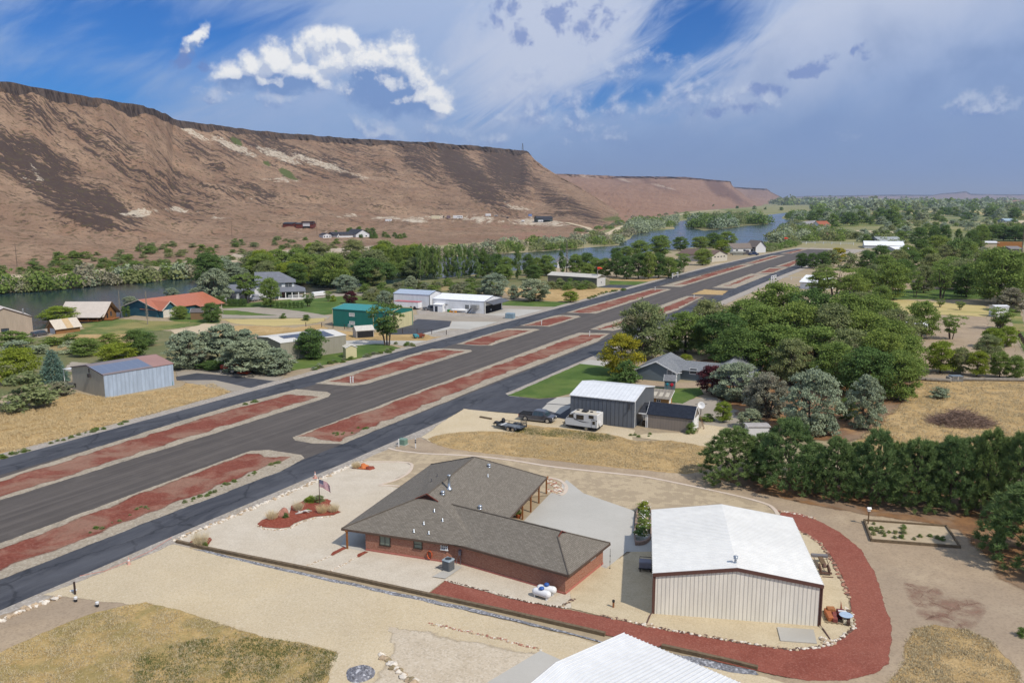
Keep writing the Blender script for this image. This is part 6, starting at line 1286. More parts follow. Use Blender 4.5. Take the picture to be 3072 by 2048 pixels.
def pineV():
 out=[];n=430
 for i in range(n):
  k=i/n;z=.06+.9*(k+rng.uniform(-.03,.03));z=min(.97,max(.05,z));R_=.47*min(1.,(1.04-z)*1.6)**.68*(.82+.18*min(1,z/.2))
  an=rng.uniform(0,2*math.pi);rr=R_*math.sqrt(rng.uniform(.3,1.))*rng.uniform(.82,1.14);c=np.array([rr*math.cos(an),rr*math.sin(an),z+rng.uniform(-.02,.03)])
  m=46;d=unit(m);ax=np.array([math.cos(an)*.55,math.sin(an)*.55,.8]);d=d*.75+ax*.75
  out.append(spikes(c+unit(m)*.018,d,.052,.0042))
  m=6;C=c+unit(m)*.02;out.append(leaves(C,unit(m)+np.array([0,0,.5]),.010,1.))
 V=np.concatenate(out);V[:,2]=np.clip(V[:,2],.01,None);return V
proto('pine','crown',[pineV()for _ in range(4)],LM_['pine'],TN)
def spruceV():
 out=[]
 for L in range(17):
  z=.05+.9*L/16.;R_=.47*(1-z)**.85+.02;nb=max(5,int(22*(1-z)+5))
  for j in range(nb):
   an=j*2*math.pi/nb+L*.7+rng.uniform(-.12,.12);Rr=R_*rng.uniform(.82,1.1);m=int(26*Rr/.47)+8;s=rng.uniform(.15,1,m)**.7
   C=np.stack([math.cos(an)*Rr*s,math.sin(an)*Rr*s,z-.05*s**2*(Rr/.47)+rng.uniform(-.006,.006,m)],1);C[:,:2]+=rng.normal(size=(m,2))*.018
   D=np.tile(np.array([math.cos(an),math.sin(an),-.12]),(m,1))+rng.normal(size=(m,3))*.5;out.append(spikes(C,D,.05,.009))
 V=np.concatenate(out);V[:,2]=np.clip(V[:,2],.01,None);return V
proto('spruce','crown',[spruceV()],LM_['spruce'],TN)
V=clumpy(40,70,.0,.95,.42,.2,.035,'column');proto('arbor','crown',[V],LM_['dark'],TS)
def deadmesh():
 b=MB();b.tube([(0,0,0),(.01,0,.5),(0,.01,1)],[.03,.02,.004],6)
 for i in range(46):
  a=i*2.4;z=.12+.8*i/46;L=.22*(1.1-z);b.tube([(0,0,z),(math.cos(a)*L*.4,math.sin(a)*L*.4,z+.06),(math.cos(a)*L*.55,math.sin(a)*L*.55,z+.14)],[.008,.005,.002],4)
 me=bpy.data.meshes.new('trunk');me.from_pydata(b.v,[],b.f);me.materials.append(BARKL);me.update();return me
DEAD=deadmesh()
tcount=[0]
def plant(kind,p,w,h,label,cat='tree',group=None,name=None,trunk=True,sink=0.):
 """one tree: an empty at its foot with a trunk and a crown"""
 tcount[0]+=1;i=tcount[0];ms,ts=PRO[kind]
 name=name or{'pine':'pine_tree','spruce':'spruce_tree','poplar':'poplar_tree','silver':'russian_olive_tree','elm':'elm_tree'}.get(kind,'sagebrush' if kind=='sage' else 'shrub' if 'bush' in kind else 'leafy_tree')
 rz=(i*2.399)%6.283;sv=Vector((w,w*(1+.12*math.sin(i*1.7)),h))
 if not trunk:
  o=bpy.data.objects.new(name,ms[i%len(ms)]);COL.objects.link(o);o.location=p-Vector((0,0,sink));o.scale=sv;o.rotation_euler.z=rz
  return tag(o,label,cat,group)
 t=thing(name,label,cat,p,rz,group);t.scale=sv
 c=bpy.data.objects.new('crown',ms[i%len(ms)]);COL.objects.link(c);c.parent=t
 b=bpy.data.objects.new('trunk',ts[i%len(ts)]);COL.objects.link(b);b.parent=t;return t
def tree(kind,u,vb,vt,wpx,label,group=None,push=.45,cat='tree',trunk=True,name=None):
 p=G(u,vb);w=wpx/ppm(vb)*(1.14 if kind not in('poplar','pine','arbor')else 1)
 if push:d=Vector((p.x,p.y,0)).normalized();p=p+d*w*.5*push;w*=p.y/(p.y-w*.25*push)if p.y>w else 1
 h=max(.4,Zat(vt,p.y));return plant(kind,p,w,h,label,cat,group,name,trunk)
PG='pines in the dense row'
for u,vb,vt,w,lb in((2200,1452,1285,165,'first pine of the dense row, beside the dry grass strip'),(2362,1482,1256,180,'tallest pine near the start of the row, before the silver tree'),(2505,1502,1316,140,'third pine of the row counted from the dry grass strip'),(2622,1514,1292,140,'slim pointed pine in the middle of the row before the dry field'),(2745,1530,1322,150,'pine of the row with low spreading branches behind the garden bed'),(2845,1540,1308,145,'pine behind the far end of the garden bed'),(2955,1548,1288,130,'tall pine of the row below the brush pile field corner'),(3050,1570,1300,130,'last tall pine of the row at the frame edge'),(3085,1712,1445,240,'big dark pine nearest the dirt lot at the frame edge')):
 tree('pine',u,vb,vt,w*1.28,lb,PG,push=.4)
for u,vb,vt,w in((2290,1420,1300,120),(2440,1440,1330,110),(2570,1455,1330,110),(2690,1470,1330,120),(2800,1480,1325,120),(2905,1490,1310,110),(3000,1500,1310,120)):
 tree('pine',u,vb,vt,w*1.2,'pine of the hidden second row showing only its tip behind the front pines','pines of the second row',push=.5)
for k,u,vb,vt,w,lb in(('silver',2430,1312,1092,165,'big pale silver tree at the corner of the dry field'),('silver',2590,1292,1118,105,'slender silver tree leaning at the edge of the dry field'),('grey',2300,1260,1115,115,'grey brown twiggy tree between the two silver trees'),('silver',2205,1205,1078,140,'silver tree beside the purple tree behind the grey house'),('grey',2275,1240,1130,90,'drab twiggy tree below the silver tree beside the grey house'),('purple',2135,1188,1092,90,'dark purple leaved tree at the grey house'),('lime',2168,1270,1199,48,'small bright green tree on the gravel behind the tan shed'),('yellow',1862,1130,996,125,'yellow flowering tree at the end of the neighbour lawn'),('darkbush',1880,1150,1075,80,'dark ivy clad lower bush under the yellow tree'),('oliveelm',1928,1085,893,158,'tall open crowned tree standing beyond the yellow tree'),('lime',2058,1092,1060,36,'round lime shrub tree beside the grey house roof'),('dark',2540,1265,1190,70,'dark green bush tree between the two silver trees at the field'),('olivebush',2265,1215,1110,60,'green tree behind the silver tree of the grey house'),('silverbush',2490,1310,1235,60,'low silver bush under the big silver tree'),('silver',2250,1290,1225,70,'low silver grey bush beside the gravel behind the tan shed')):
 tree(k,u,vb,vt,w,lb)
GV='elms of the dense grove'
GR=[(2120,1045,893,150),(2235,1035,885,150),(2330,1015,836,160),(2430,1030,862,160),(2530,1040,868,150),(2610,1045,872,140),(2680,1070,918,130),(2055,1062,930,140),(2010,1060,980,90),(2160,1085,925,160),(2280,1075,905,170),(2390,1080,900,170),(2490,1090,905,160),(2590,1095,920,160),(2670,1110,950,140),(2210,1135,975,160),(2330,1135,965,170),(2440,1140,965,170),(2540,1150,975,160),(2640,1160,985,160),(2715,1150,1000,110),(2600,1205,1030,150),(2690,1205,1040,140),(2500,1180,1020,130),(2370,1160,1010,120)]
for i,(u,vb,vt,w)in enumerate(GR):
 tree('elm' if i%3 else 'dark' if i%2 else 'oliveelm',u,vb,vt,w,'bushy elm merging into the dense grove behind the grey house',GV,push=.4)
for k,u,vb,vt,w,lb in(('open',2505,892,798,130,'spreading open tree over the white hangar behind the grove'),('elm',2675,902,778,110,'bright green leafy tree between the white hangar and the park lawn'),('elm',2590,885,800,80,'leafy tree beside the spreading open tree'),('dark',2640,802,732,58,'dark tree in front of the large white hangar'),('dark',2600,812,745,50,'second dark tree in front of the large white hangar'),('dark',2725,818,747,75,'broad dark tree beyond the grey trunked trees'),('open',2745,895,810,48,'small tree at the edge of the park lawn'),('oliveelm',2793,850,757,78,'pale olive tree with bare grey trunks'),('open',2823,897,790,92,'tree with forked dark trunk on the park lawn'),('dark',2898,893,785,92,'dark drooping tree on the park lawn'),('elm',2995,915,738,165,'very large brownish green tree beside the road'),('grey',3030,935,860,80,'grey leafless bush tree under the large roadside tree'),('olivebush',2900,835,770,90,'olive tree behind the park lawn'),('elm',2850,830,765,80,'leafy tree behind the forked trunk tree'),('dark',2404,804,757,36,'first of three small dark trees by the taxiway end'),('dark',2436,806,757,40,'middle one of three small dark trees by the taxiway end'),('dark',2466,806,752,46,'last of three small dark trees, beside the yellow tree at the taxiway end'),('yellow',2512,790,741,56,'small yellow tree near the end of the airstrip'),('olivebush',2490,800,745,50,'dull green tree beside the small yellow tree'),('olivebush',2550,812,755,60,'green tree below the small yellow tree'),('dark',2755,742,676,54,'dark poplar like tree, first of the row before the far fields'),('dark',2800,745,672,36,'narrow dark tree, second of the row before the far fields'),('dark',2832,745,672,34,'narrow dark tree, third of the row before the far fields'),('dark',2872,745,683,24,'thin dark tree of the row before the far fields'),('dark',2912,748,686,46,'dark tree, fifth of the row before the far fields'),('elm',2942,745,668,44,'taller pale green tree ending the row before the far fields'),('elm',2812,762,704,70,'lighter green tree in front of the dark row'),('poplar',2895,800,708,60,'pale poplar in front of the dark row'),('poplar',2860,800,712,60,'second pale poplar beside the first'),('silver',2948,790,738,50,'silver tree beside the tan hangar with orange door'),('elm',2762,1018,899,100,'round dark leafed tree standing on the bare dirt paddock'),('open',2852,1020,940,82,'light crowned young tree on the bare dirt paddock'),('lime',2820,1122,1016,94,'bright green tree by the log line'),('oliveelm',2880,1122,1036,62,'olive tree beside the bright green tree at the log line'),('lime',2930,1132,1046,66,'lime green tree in the grove at the log line'),('oliveelm',2960,1078,1000,80,'soft grey green tree at the back of the small grove'),('lime',2975,1046,978,70,'bright tree at the back of the small grove near the road'),('lime',3020,1040,975,60,'bright tree closest to the wire fence'),('elm',2998,1135,1052,66,'green tree in the grove near the end of the log line'),('elm',3045,1140,1062,60,'last green tree of the grove beside the frame edge'),('dark',3002,985,948,36,'dark bush below the roadside container'),('open',3000,990,920,90,'thin leaved tree before the roadside container'),('open',2820,922,895,38,'small sapling on the dry yellow strip'),('open',2880,931,902,32,'pale sapling on the dry yellow strip')):
 tree(k,u,vb,vt,w,lb,push=.3)
for i,(u,vb,vt,w)in enumerate(((2975,722,672,60),(3010,722,674,60),(3045,724,676,60),(3080,724,672,60))):tree('dark',u,vb,vt,w,'dark tree of the hedge line behind the tan hangar','hedge line trees')
tree('silverbush',2820,1198,1160,56,'round grey shrub alone in the dry field',cat='shrub',push=.3)
for i,(k,u,vb,vt,w)in enumerate((('elm',2560,905,815,90),('oliveelm',2620,880,790,80),('elm',2650,850,760,70),('dark',2700,860,770,80),('oliveelm',2770,880,790,70),('elm',2830,860,775,80),('oliveelm',2870,870,780,80),('elm',2950,880,770,110),('oliveelm',2960,830,745,90),('elm',3040,860,755,100),('oliveelm',2690,830,745,70),('elm',2780,815,735,70),('oliveelm',2840,800,728,70),('elm',2900,790,720,70),('dark',2760,780,715,60),('elm',2720,790,730,60),('elm',3060,905,790,80),('oliveelm',2470,850,790,60),('elm',2455,880,815,70),('elm',2640,940,850,70),('oliveelm',2580,955,870,90),('elm',2660,980,900,90))):
 tree(k,u,vb,vt,w,'broadleaf tree filling the park belt between the grove and the road','park belt trees',push=.2)
for k,u,vb,vt,w,lb in(('silver',560,1108,985,130,'silver tree leaning over a dry snag beside the blue hangar'),('silver',668,1098,968,150,'tallest silver tree of the clump behind the red tractor'),('silver',748,1122,1018,170,'wide silver tree right behind the red tractor'),('silver',828,1124,1040,110,'silver tree beside the tan solar roof building'),('silver',735,1085,985,110,'silver tree at the back of the clump near the solar roof'),('grey',600,1105,1050,70,'dry twiggy snag under the leaning silver tree'),('dark',640,1110,1080,90,'low dark bush between tractor and silver trees'),('lime',58,1155,1032,125,'big lime green tree at the frame edge before the spruce'),('spruce',162,1148,1046,96,'blue spruce beside the blue hangar'),('olivebush',70,1232,1112,165,'large rounded olive bush at the frame edge'),('sage',183,1188,1138,70,'grey sage bush at the corner of the blue hangar'),('lime',350,1092,1025,118,'lime green tree behind the blue hangar'),('dark',408,1072,985,80,'dark green tree behind the lime tree'),('dark',430,1040,992,70,'second dark green tree nearer the log cabin meadow'),('silverbush',215,1060,1020,70,'silver green bush behind the spruce'),('elm',262,1070,1012,90,'olive green tree behind the blue hangar'),('silverbush',120,1062,1032,60,'blue grey bush between lime tree and workshop'),('green' if False else 'bush',40,1035,990,90,'dark bushes below the beige workshop'),('silverbush',60,1058,1018,100,'pale teal bush under the beige workshop bushes'),('bush',150,1040,1010,70,'bush at the end of the red pickup drive'),('elm',330,1045,998,66,'bush tree below the log garage'),('bush',215,1030,1000,66,'shrub at the corner of the log garage'),('lime',178,968,917,116,'yellow green willow between workshop and log cabin'),('silver',390,918,888,46,'small silver tree behind the twin cypresses'),('silver',515,892,862,42,'small silver tree behind the orange roof'),('silver',587,888,862,34,'rounded silver tree at the orange roof end'),('silver',646,915,803,110,'large silver tree between the teal house and the farmhouse'),('elm',540,958,916,54,'green tree before the teal house garage'),('dark',635,968,905,60,'dark bush beside the brown garden shed'),('open',742,912,815,86,'open crowned tree before the farmhouse garage'),('elm',812,922,827,72,'dense rounded tree before the farmhouse porch'),('darkopen',926,921,880,44,'small dark tree on the farm lawn'),('purple',1053,911,872,42,'dark purple tree beside the farm lawn'),('silver',1155,916,868,48,'silver tree behind the green building'),('silver',1037,880,822,78,'silver tree behind the farm lawn'),('silver',1234,872,826,36,'conical silver tree behind the white hangar'),('silver',1482,890,814,78,'large silver tree beside the open white hangar'),('silver',1540,898,853,34,'thin grey silver tree beside the large silver trees'),('silver',1600,905,835,98,'broad silver tree at the edge of the dry field by the strip'),('lime',1711,908,870,44,'round bright green shrub tree beside the taxiway'),('elm',1762,850,787,44,'tree standing before the long tan hangar'),('darkopen',1162,1040,904,118,'multi trunked tree in front of the green building'),('dark',935,1080,979,88,'dark green tree in front of the solar roof building'),('open',985,905,872,24,'tiny tree by the farm drive hedge'),('limebush',1000,905,884,20,'yellowish bush by the farm drive'),('darkbush',850,956,938,22,'dark palm like shrub on the drive island'),('darkbush',921,962,942,26,'small dark tree on the mown field')):
 tree(k,u,vb,vt,w,lb,push=.35)
for u,vt in((372,915),(386,914)):tree('arbor',u,951,vt,15,'dark column cypress beside the teal house garage','twin cypresses',push=0)
for u,vb,vt,lb in((361,949,872,'bare dead poplar beside the log cabin'),(443,973,874,'bare dead poplar before the teal house garage'),(1700,820,722,'bare grey poplar beside the tall single poplar'),(1812,722,690,'bare dead tree on the bank of the river road')):
 p=G(u,vb);h=Zat(vt,p.y);o=bpy.data.objects.new('dead_tree',DEAD);COL.objects.link(o);o.location=p;o.scale=(h*.55,h*.55,h);tag(o,lb,'tree')
PV='row of tall poplars'
for i,u in enumerate((1262,1282,1300,1318,1338,1356,1376,1394,1412,1432,1450)):tree('poplar',u,838-(i%3)*3,726+(i*37%17),28,'tall pale trunked poplar in the crowded row before the slate roofed house',PV,push=0)
for i,u in enumerate((1150,1172,1195,1218,1240,1262,1290)):tree('elm',u,822,738-(i%3)*4,42,'dark broadleaf tree in the belt beside the tall poplars','broadleaf belt beside the poplars',push=.2)
for i,(k,u,vb,vt,w)in enumerate((('dark',1455,835,755,50),('dark',1490,832,757,54),('elm',1520,838,765,50),('dark',1585,828,757,40),('elm',1610,828,770,50),('elm',1640,828,762,56),('dark',1600,842,790,50),('elm',1510,842,790,60),('elm',1728,822,760,50),('dark',1760,820,755,56),('elm',1790,828,770,46),('elm',1815,830,770,50),('dark',1850,832,752,50),('dark',1880,838,765,50),('dark',1915,838,752,56),('elm',1945,838,748,54),('dark',1975,835,755,50),('elm',2005,834,768,56),('dark',2030,828,775,40),('elm',1918,778,716,66),('elm',1980,770,703,66),('dark',2040,752,708,50),('dark',1850,775,740,44),('elm',1882,780,735,44))):
 tree(k,u,vb,vt,w,'broadleaf tree in the shady grove beyond the long tan hangar','grove beyond the long hangar',push=.2)
for k,u,vb,vt,w,lb in(('poplar',1555,838,730,28,'single tall poplar behind the large silver tree'),('poplar',1688,822,722,28,'single tall poplar before the bay window house'),('open',2050,817,757,52,'tree with a clear trunk beside the taxiway at the grove end'),('elm',2107,796,742,56,'bushy tree beside the brown roofed garage'),('elm',2100,748,708,52,'lime tinted tree behind the brown roofed garage'),('elm',2180,742,692,58,'large tree behind the white ranch house'),('lime',2165,766,716,50,'bright tree at the corner of the white ranch house'),('dark',2140,745,695,50,'dark tree between garage and ranch house')):
 tree(k,u,vb,vt,w,lb,push=.2)
def woods(name,poly,n,wr,hr,kinds,seed,label='far woods and hedgerows blurring along the valley floor',m=70,hill=None):
 rg=random.Random(seed);us=[p[0]for p in poly];vs=[p[1]for p in poly];out={k:[]for k in kinds}
 while n:
  u=rg.uniform(min(us),max(us));v=rg.uniform(min(vs),max(vs))
  if not inside(poly,(u,v)):continue
  n-=1;p=hill.hit(u,v)if hill else G(u,v);w=rg.uniform(*wr);h=w*rg.uniform(*hr);k=rg.choice(kinds)
  d=unit(m);d[:,2]=abs(d[:,2]);C=np.array(p)+d*np.array([w*.5,w*.5,h*.9])*rng.uniform(.6,1.,m)[:,None]+np.array([0,0,h*.08])
  out[k].append(leaves(C,d,w*.9/math.sqrt(m)))
 V=np.concatenate([np.concatenate(x)for x in out.values()if x]);me=qmesh(name,V,LM_[kinds[0]])
 for k in kinds[1:]:me.materials.append(LM_[k])
 mi=np.concatenate([np.full(sum(len(a)//4 for a in x),i,np.int32)for i,x in enumerate(out.values())if x]);me.polygons.foreach_set('material_index',mi)
 o=bpy.data.objects.new(name,me);COL.objects.link(o);o['kind']='stuff';tag(o,label,'woods');return o
def scatter(n,poly,kinds,wr,hr,label,group,cat='shrub',seed=1,trunk=False,name=None,hill=None,mind=0.):
 """a countable drift of separate plants inside a surveyed outline"""
 rg=random.Random(seed);us=[p[0]for p in poly];vs=[p[1]for p in poly];k=0;guard=0;done=[]
 while k<n and guard<20000:
  guard+=1;u=rg.uniform(min(us),max(us));v=rg.uniform(min(vs),max(vs))
  if not inside(poly,(u,v)):continue
  if any(abs(u-a)<mind and abs(v-b)<mind*.4 for a,b in done):continue
  done.append((u,v));p=hill.hit(u,v)if hill else G(u,v);kd=rg.choice(kinds);w=rg.uniform(*wr);plant(kd,p,w,w*rg.uniform(*hr),label[kd]if isinstance(label,dict)else label,cat,group[kd]if isinstance(group,dict)else group,name,trunk);k+=1
scatter(52,[(600,845),(800,815),(950,790),(1150,778),(1290,800),(1270,850),(1100,868),(940,872),(860,850),(640,860)],['elm','elm','oliveelm','lime','dark'],(9,15),(.6,.95),'round green tree in the riverside thicket beyond the farmhouse','riverside thicket trees','tree',3,True,'leafy_tree')
scatter(22,[(600,838),(760,815),(900,795),(1000,800),(900,815),(700,845),(620,852)],['silver'],(8,13),(.55,.8),'silver tree along the river edge of the thicket','silver trees by the river','tree',4,True,'russian_olive_tree')
scatter(90,[(1090,880),(1130,868),(1290,855),(1460,850),(1500,868),(1440,895),(1260,885),(1180,905),(1100,905)],['sage','olivebush','bush'],(2.5,5.5),(.45,.75),{'sage':'grey sagebrush in the scrub flat behind the white hangars','olivebush':'olive scrub bush in the flat behind the white hangars','bush':'green scrub bush in the flat behind the white hangars'},{'sage':'sagebrush of the flat','olivebush':'olive scrub of the flat','bush':'green scrub of the flat'},seed=5)
scatter(46,[(1630,866),(1640,855),(1780,855),(1790,866),(1700,872)],['bush','olivebush'],(2.5,4.5),(.5,.8),'low scrub bush along the wall of the long tan hangar','scrub beside the long hangar',seed=6)
woods('riverbank_thicket',[(-60,885),(0,872),(140,866),(270,853),(420,840),(590,828),(590,835),(420,848),(270,862),(140,873),(0,882)],70,(6,12),(.45,.75),['silver','grey','olive','green'],8,'silver bushes on the far bank of the river',260)
scatter(60,[(0,815),(300,800),(600,785),(720,775),(700,785),(500,806),(300,818),(0,838)],['bush','olivebush'],(3,7),(.45,.7),'green bush along the upper side of the river road','bushes above the river road',seed=9)
woods('riverbank_thicket',[(1270,775),(1480,742),(1700,728),(1860,700),(1900,690),(1895,710),(1850,735),(1720,746),(1590,756),(1400,768),(1290,785)],80,(8,14),(.4,.7),['silver','green','grey','olive'],10,'bushes of the river bank below the far road',260)
woods('riverbank_thicket',[(1880,690),(1900,672),(1990,658),(2060,648),(2085,656),(2030,662),(2018,676),(2025,686),(1960,690),(1905,703)],60,(12,20),(.45,.7),['silver','green','silver','olive'],11,'bushes of the thicket where the river road bends',260)
woods('island_thicket',[(2075,684),(2082,666),(2110,657),(2200,650),(2262,656),(2303,668),(2303,672),(2240,677),(2180,685),(2110,692)],90,(14,24),(.5,.8),['silver','green','dark','olive'],12,'bushes crowded on the river island',260)
woods('shore_thicket',[(2290,729),(2330,700),(2345,686),(2400,672),(2430,680),(2500,690),(2560,715),(2540,726),(2420,728)],80,(10,17),(.4,.65),['silver','olive','green'],13,'bushes of the shore thicket beyond the end of the airstrip',260)
woods('shore_scrub',[(2280,745),(2340,738),(2400,732),(2330,752),(2300,756)],46,(5,9),(.4,.6),['green','olive'],14,'low green bushes beside the ranch house at the strip end',260)
woods('riverbank_thicket',[(2345,655),(2370,645),(2520,650),(2560,660),(2430,664),(2394,664)],60,(16,28),(.45,.7),['silver','green','dark'],15,'bushes of the thicket on the outer bank of the river',260)
scatter(70,[(60,805),(160,770),(520,735),(800,715),(960,720),(1120,735),(1080,748),(700,768),(500,785),(250,800)],['bush','olivebush'],(4,9),(.4,.6),'green shrub scattered on the lower dry slope across the river','lower slope shrubs',seed=16,hill=hillA)
scatter(30,[(1000,690),(1150,700),(1220,715),(1160,722),(1000,712)],['bush','darkbush'],(4,7),(.6,.9),'young green tree planted around the white house on the slope','planted trees on the slope',seed=17,hill=hillA)
woods('slope_scrub',[(1660,690),(1780,700),(1840,690),(1900,662),(1985,648),(2060,636),(2000,636),(1880,650),(1780,690)],34,(6,12),(.3,.5),['green','sage'],18,'low bushes at the foot of the canyon wall nose',260,hill=hillA)
woods('pasture_scrub',[(2560,720),(2700,668),(3072,655),(3072,700),(2800,690),(2700,740),(2600,730)],80,(6,12),(.4,.65),['silver','green','olive'],41,'loose scrub spread over the pasture beyond the airstrip',200)
FARK={'darkbush':'dark round tree far down the valley','silverbush':'grey green bush far down the valley','bush':'green tree far down the valley'}
scatter(56,[(2560,720),(2700,668),(3072,655),(3072,700),(2800,690),(2700,740),(2600,730)],['silverbush','bush','olivebush'],(7,13),(.45,.75),{'silverbush':'grey green bush in the pasture beyond the airstrip','bush':'green bush in the pasture beyond the airstrip','olivebush':'olive bush in the pasture beyond the airstrip'},{'silverbush':'grey pasture bushes','bush':'green pasture bushes','olivebush':'olive pasture bushes'},seed=20)
scatter(72,[(2430,655),(2560,640),(2700,640),(3072,640),(3072,660),(2700,672),(2500,684),(2430,672)],['darkbush','silverbush','bush'],(14,26),(.6,1.),FARK,{k:v+'s' for k,v in FARK.items()},'tree',21,name='far_tree')
for u,vb,vt,w in((2140,625,612,8),(2212,626,617,11),(2263,628,616,14),(2296,629,620,9),(2345,632,620,14),(2575,656,628,20),(2600,656,626,22),(2625,656,630,18),(2717,653,636,22),(2740,654,634,11),(2778,656,636,32),(2873,646,632,20),(2932,646,632,14),(2978,646,620,42),(3045,652,627,18),(2960,650,640,20)):
 tree('darkbush',u,vb,vt,w,'dark tree standing alone on the far valley floor','lone far trees',push=0,trunk=False,name='far_tree')
for u,vt in((800,425),):pass
woods('far_woods',[(2430,622),(2700,612),(2950,608),(3072,612),(3200,615),(3200,640),(2950,632),(2700,632),(2450,638)],260,(28,60),(.45,.8),['olive','green','silver','silver'],31)  # paler leaf mix puts some of the distance haze into the colour
woods('far_woods',[(2300,610),(2600,606.5),(2900,606),(3200,607),(3200,613),(2700,612),(2350,616)],330,(50,130),(.3,.55),['olive','green','silver'],32)
# vehicles and yard things
c8=zc(500,1280,2.94);cB=zc(0,1280,2.0413);cG=zc(2400,1500,2.8616);cY=zc(900,1600,2.6133);c7=zc(2250,900,2.861);cZ=zc(2700,840,4.9)
TYRE=bpy.data.materials['tyre'];BLK=plain('black_plastic',(.025,.025,.027),.6);CHR=plain('bright_metal',(.55,.56,.58),.25,.1,metal=.9);CARGL=plain('car_glass',(.03,.05,.06),.05,.2,spec=.8)
def side_prism(prof,y0,y1,tap=None):
 """outline in the x-z plane given a width; tap(z) narrows it"""
 f=tap or(lambda z:0.);n=len(prof);vs=[(x,y0+f(z),z)for x,z in prof]+[(x,y1-f(z),z)for x,z in prof]
 return vs,[tuple(range(n)),tuple(reversed(range(n,2*n)))]+[(i,n+i,n+(i+1)%n,(i+1)%n)for i in range(n)]
def wheel(par,x,y,r,w,s):
 b=MB();M=Matrix.Translation((x,y,r))@Matrix.Rotation(R(90*s),4,'X');b.lathe([(r*.55,-w/2),(r*.92,-w/2),(r,-w*.35),(r,w*.35),(r*.92,w/2),(r*.6,w/2)],18,M);o=b.build('wheel',TYRE,par,smooth=False)
 b=MB();b.lathe([(r*.1,w*.42),(r*.6,w*.5),(r*.64,w*.52),(r*.2,w*.53)],12,M);
 for k in range(5):a=k*1.2566;b.box(r*.12,r*.6,-r*.09,r*.09,w*.5,w*.57,M@Matrix.Rotation(a,4,'Z'))
 b.build('rim',CHR,o);return o
def pickup(name,label,pr,pf,rgb,side,canopy=False,L=5.5):
 """pr, pf: photo points where the near rear and front wheels meet the ground; side = +1 when the near side is the vehicle's right"""
 A_,B_=G(*pr),G(*pf);d=(B_-A_);a=math.atan2(d.y,d.x);wb=d.length;k=wb/3.6
 nrm=Vector((-math.sin(a),math.cos(a),0))*side;o=A_+nrm*.86*k
 t=thing(name,label,'pickup truck',o,a);t.scale=(k,k,k)
 pm=plain(name+'_paint',rgb,.22,.06,spec=.6);ta=lambda z:max(0,(z-1.02)*.28)
 b=MB();low=[(-1.12,.5),(-1.12,1.02),(1.25,1.04),(3.1,1.04),(4.25,.98),(4.42,.86),(4.42,.45),(4.05,.4),(4.0,.62),(3.85,.78),(3.6,.84),(3.35,.78),(3.2,.62),(3.15,.4),(.45,.4),(.4,.62),(.25,.78),(0,.84),(-.25,.78),(-.4,.62),(-.45,.45)]
 vs,fs=side_prism(low,-.93,.93);b.add(vs,fs);b.build('body',pm,t)
 b=MB();cab=[(1.05,1.0),(1.2,1.72),(1.5,1.8),(2.75,1.78),(2.95,1.7),(3.55,1.03)];vs,fs=side_prism(cab,-.9,.9,ta);b.add(vs,fs);b.build('cab',pm,t)
 b=MB()
 for s in(-1,1):
  for q in([(1.28,1.1),(1.36,1.62),(1.98,1.64),(1.98,1.1)],[(2.1,1.1),(2.1,1.64),(2.72,1.62),(3.16,1.1)]):b.poly([(x,s*(.9-ta(z)+.006),z)for x,z in q])
 b.poly([(3.5,-.82,1.09),(3.5,.82,1.09),(2.99,.70,1.68),(2.99,-.70,1.68)]if False else[(3.505,-.83,1.09),(3.505,.83,1.09),(3.0,.71,1.668),(3.0,-.71,1.668)]);b.poly([(1.1,-.8,1.12),(1.1,.8,1.12),(1.2,.72,1.62),(1.2,-.72,1.62)])
 ob=b.build('window',CARGL,t);
 for v in ob.data.vertices:
  if abs(v.co.x-3.505)<.01 or abs(v.co.x-3.0)<.01:v.co.x+=.012
  if v.co.x<1.21 and abs(v.co.y)<.81:v.co.x-=.03
 if canopy:
  b=MB();vs,fs=side_prism([(-1.1,1.0),(-1.0,1.66),(1.0,1.74),(1.08,1.0)],-.9,.9,ta);b.add(vs,fs);cp=b.build('canopy',pm,t);b=MB()
  for s in(-1,1):b.poly([(x,s*(.9-ta(z)+.006),z)for x,z in((-.85,1.2),(-.8,1.56),(.85,1.6),(.88,1.2))])
  b.build('window',CARGL,cp)
 else:
  b=MB();b.box(-1.0,1.0,-.78,.78,1.025,1.04);b.box(-1.12,1.05,-.93,-.8,1.02,1.1);b.box(-1.12,1.05,.8,.93,1.02,1.1);b.box(-1.12,-1.02,-.93,.93,1.02,1.1);bd=b.build('bed',plain('bed_liner',(.012,.012,.013),.9),t)
 for x in(0.,3.6):
  for s in(-1,1):wheel(t,x,s*.83,.4,.26,-s)
 b=MB();b.box(4.36,4.5,-.9,.9,.45,.66);b.box(-1.24,-1.08,-.9,.9,.45,.66);b.build('bumper',CHR,t)
 b=MB();b.box(4.415,4.45,-.5,.5,.68,.9);b.build('grille',BLK,t)
 for s in(-1,1):
  b=MB();b.box(4.36,4.44,s*.72-.17,s*.72+.17,.7,.9);b.build('headlight',plain('lamp_lens',(.6,.6,.56),.1),t)
  b=MB();b.box(-1.14,-1.06,s*.84-.09,s*.84+.09,.7,1.);b.build('tail_light',plain('red_lens',(.35,.02,.02),.2),t)
  b=MB();b.box(3.0,3.16,s*1.0-.1,s*1.0+.1,1.1,1.28);b.build('mirror',pm,t)
 b=MB();b.box(.5,3.1,-1.,1.,.34,.4);b.build('side_step',CHR,t)
 for x in(2.04,1.06):pass
 return t
pickup('pickup_truck','dark grey crew cab pickup parked on the sand beside the travel trailer',cP(800,368),cP(1188,412),alb(78,80,88),1)
pickup('pickup_truck','red pickup with a canopy parked by the log garage',cL(585,888),cL(740,862),alb(170,28,44),1,True)
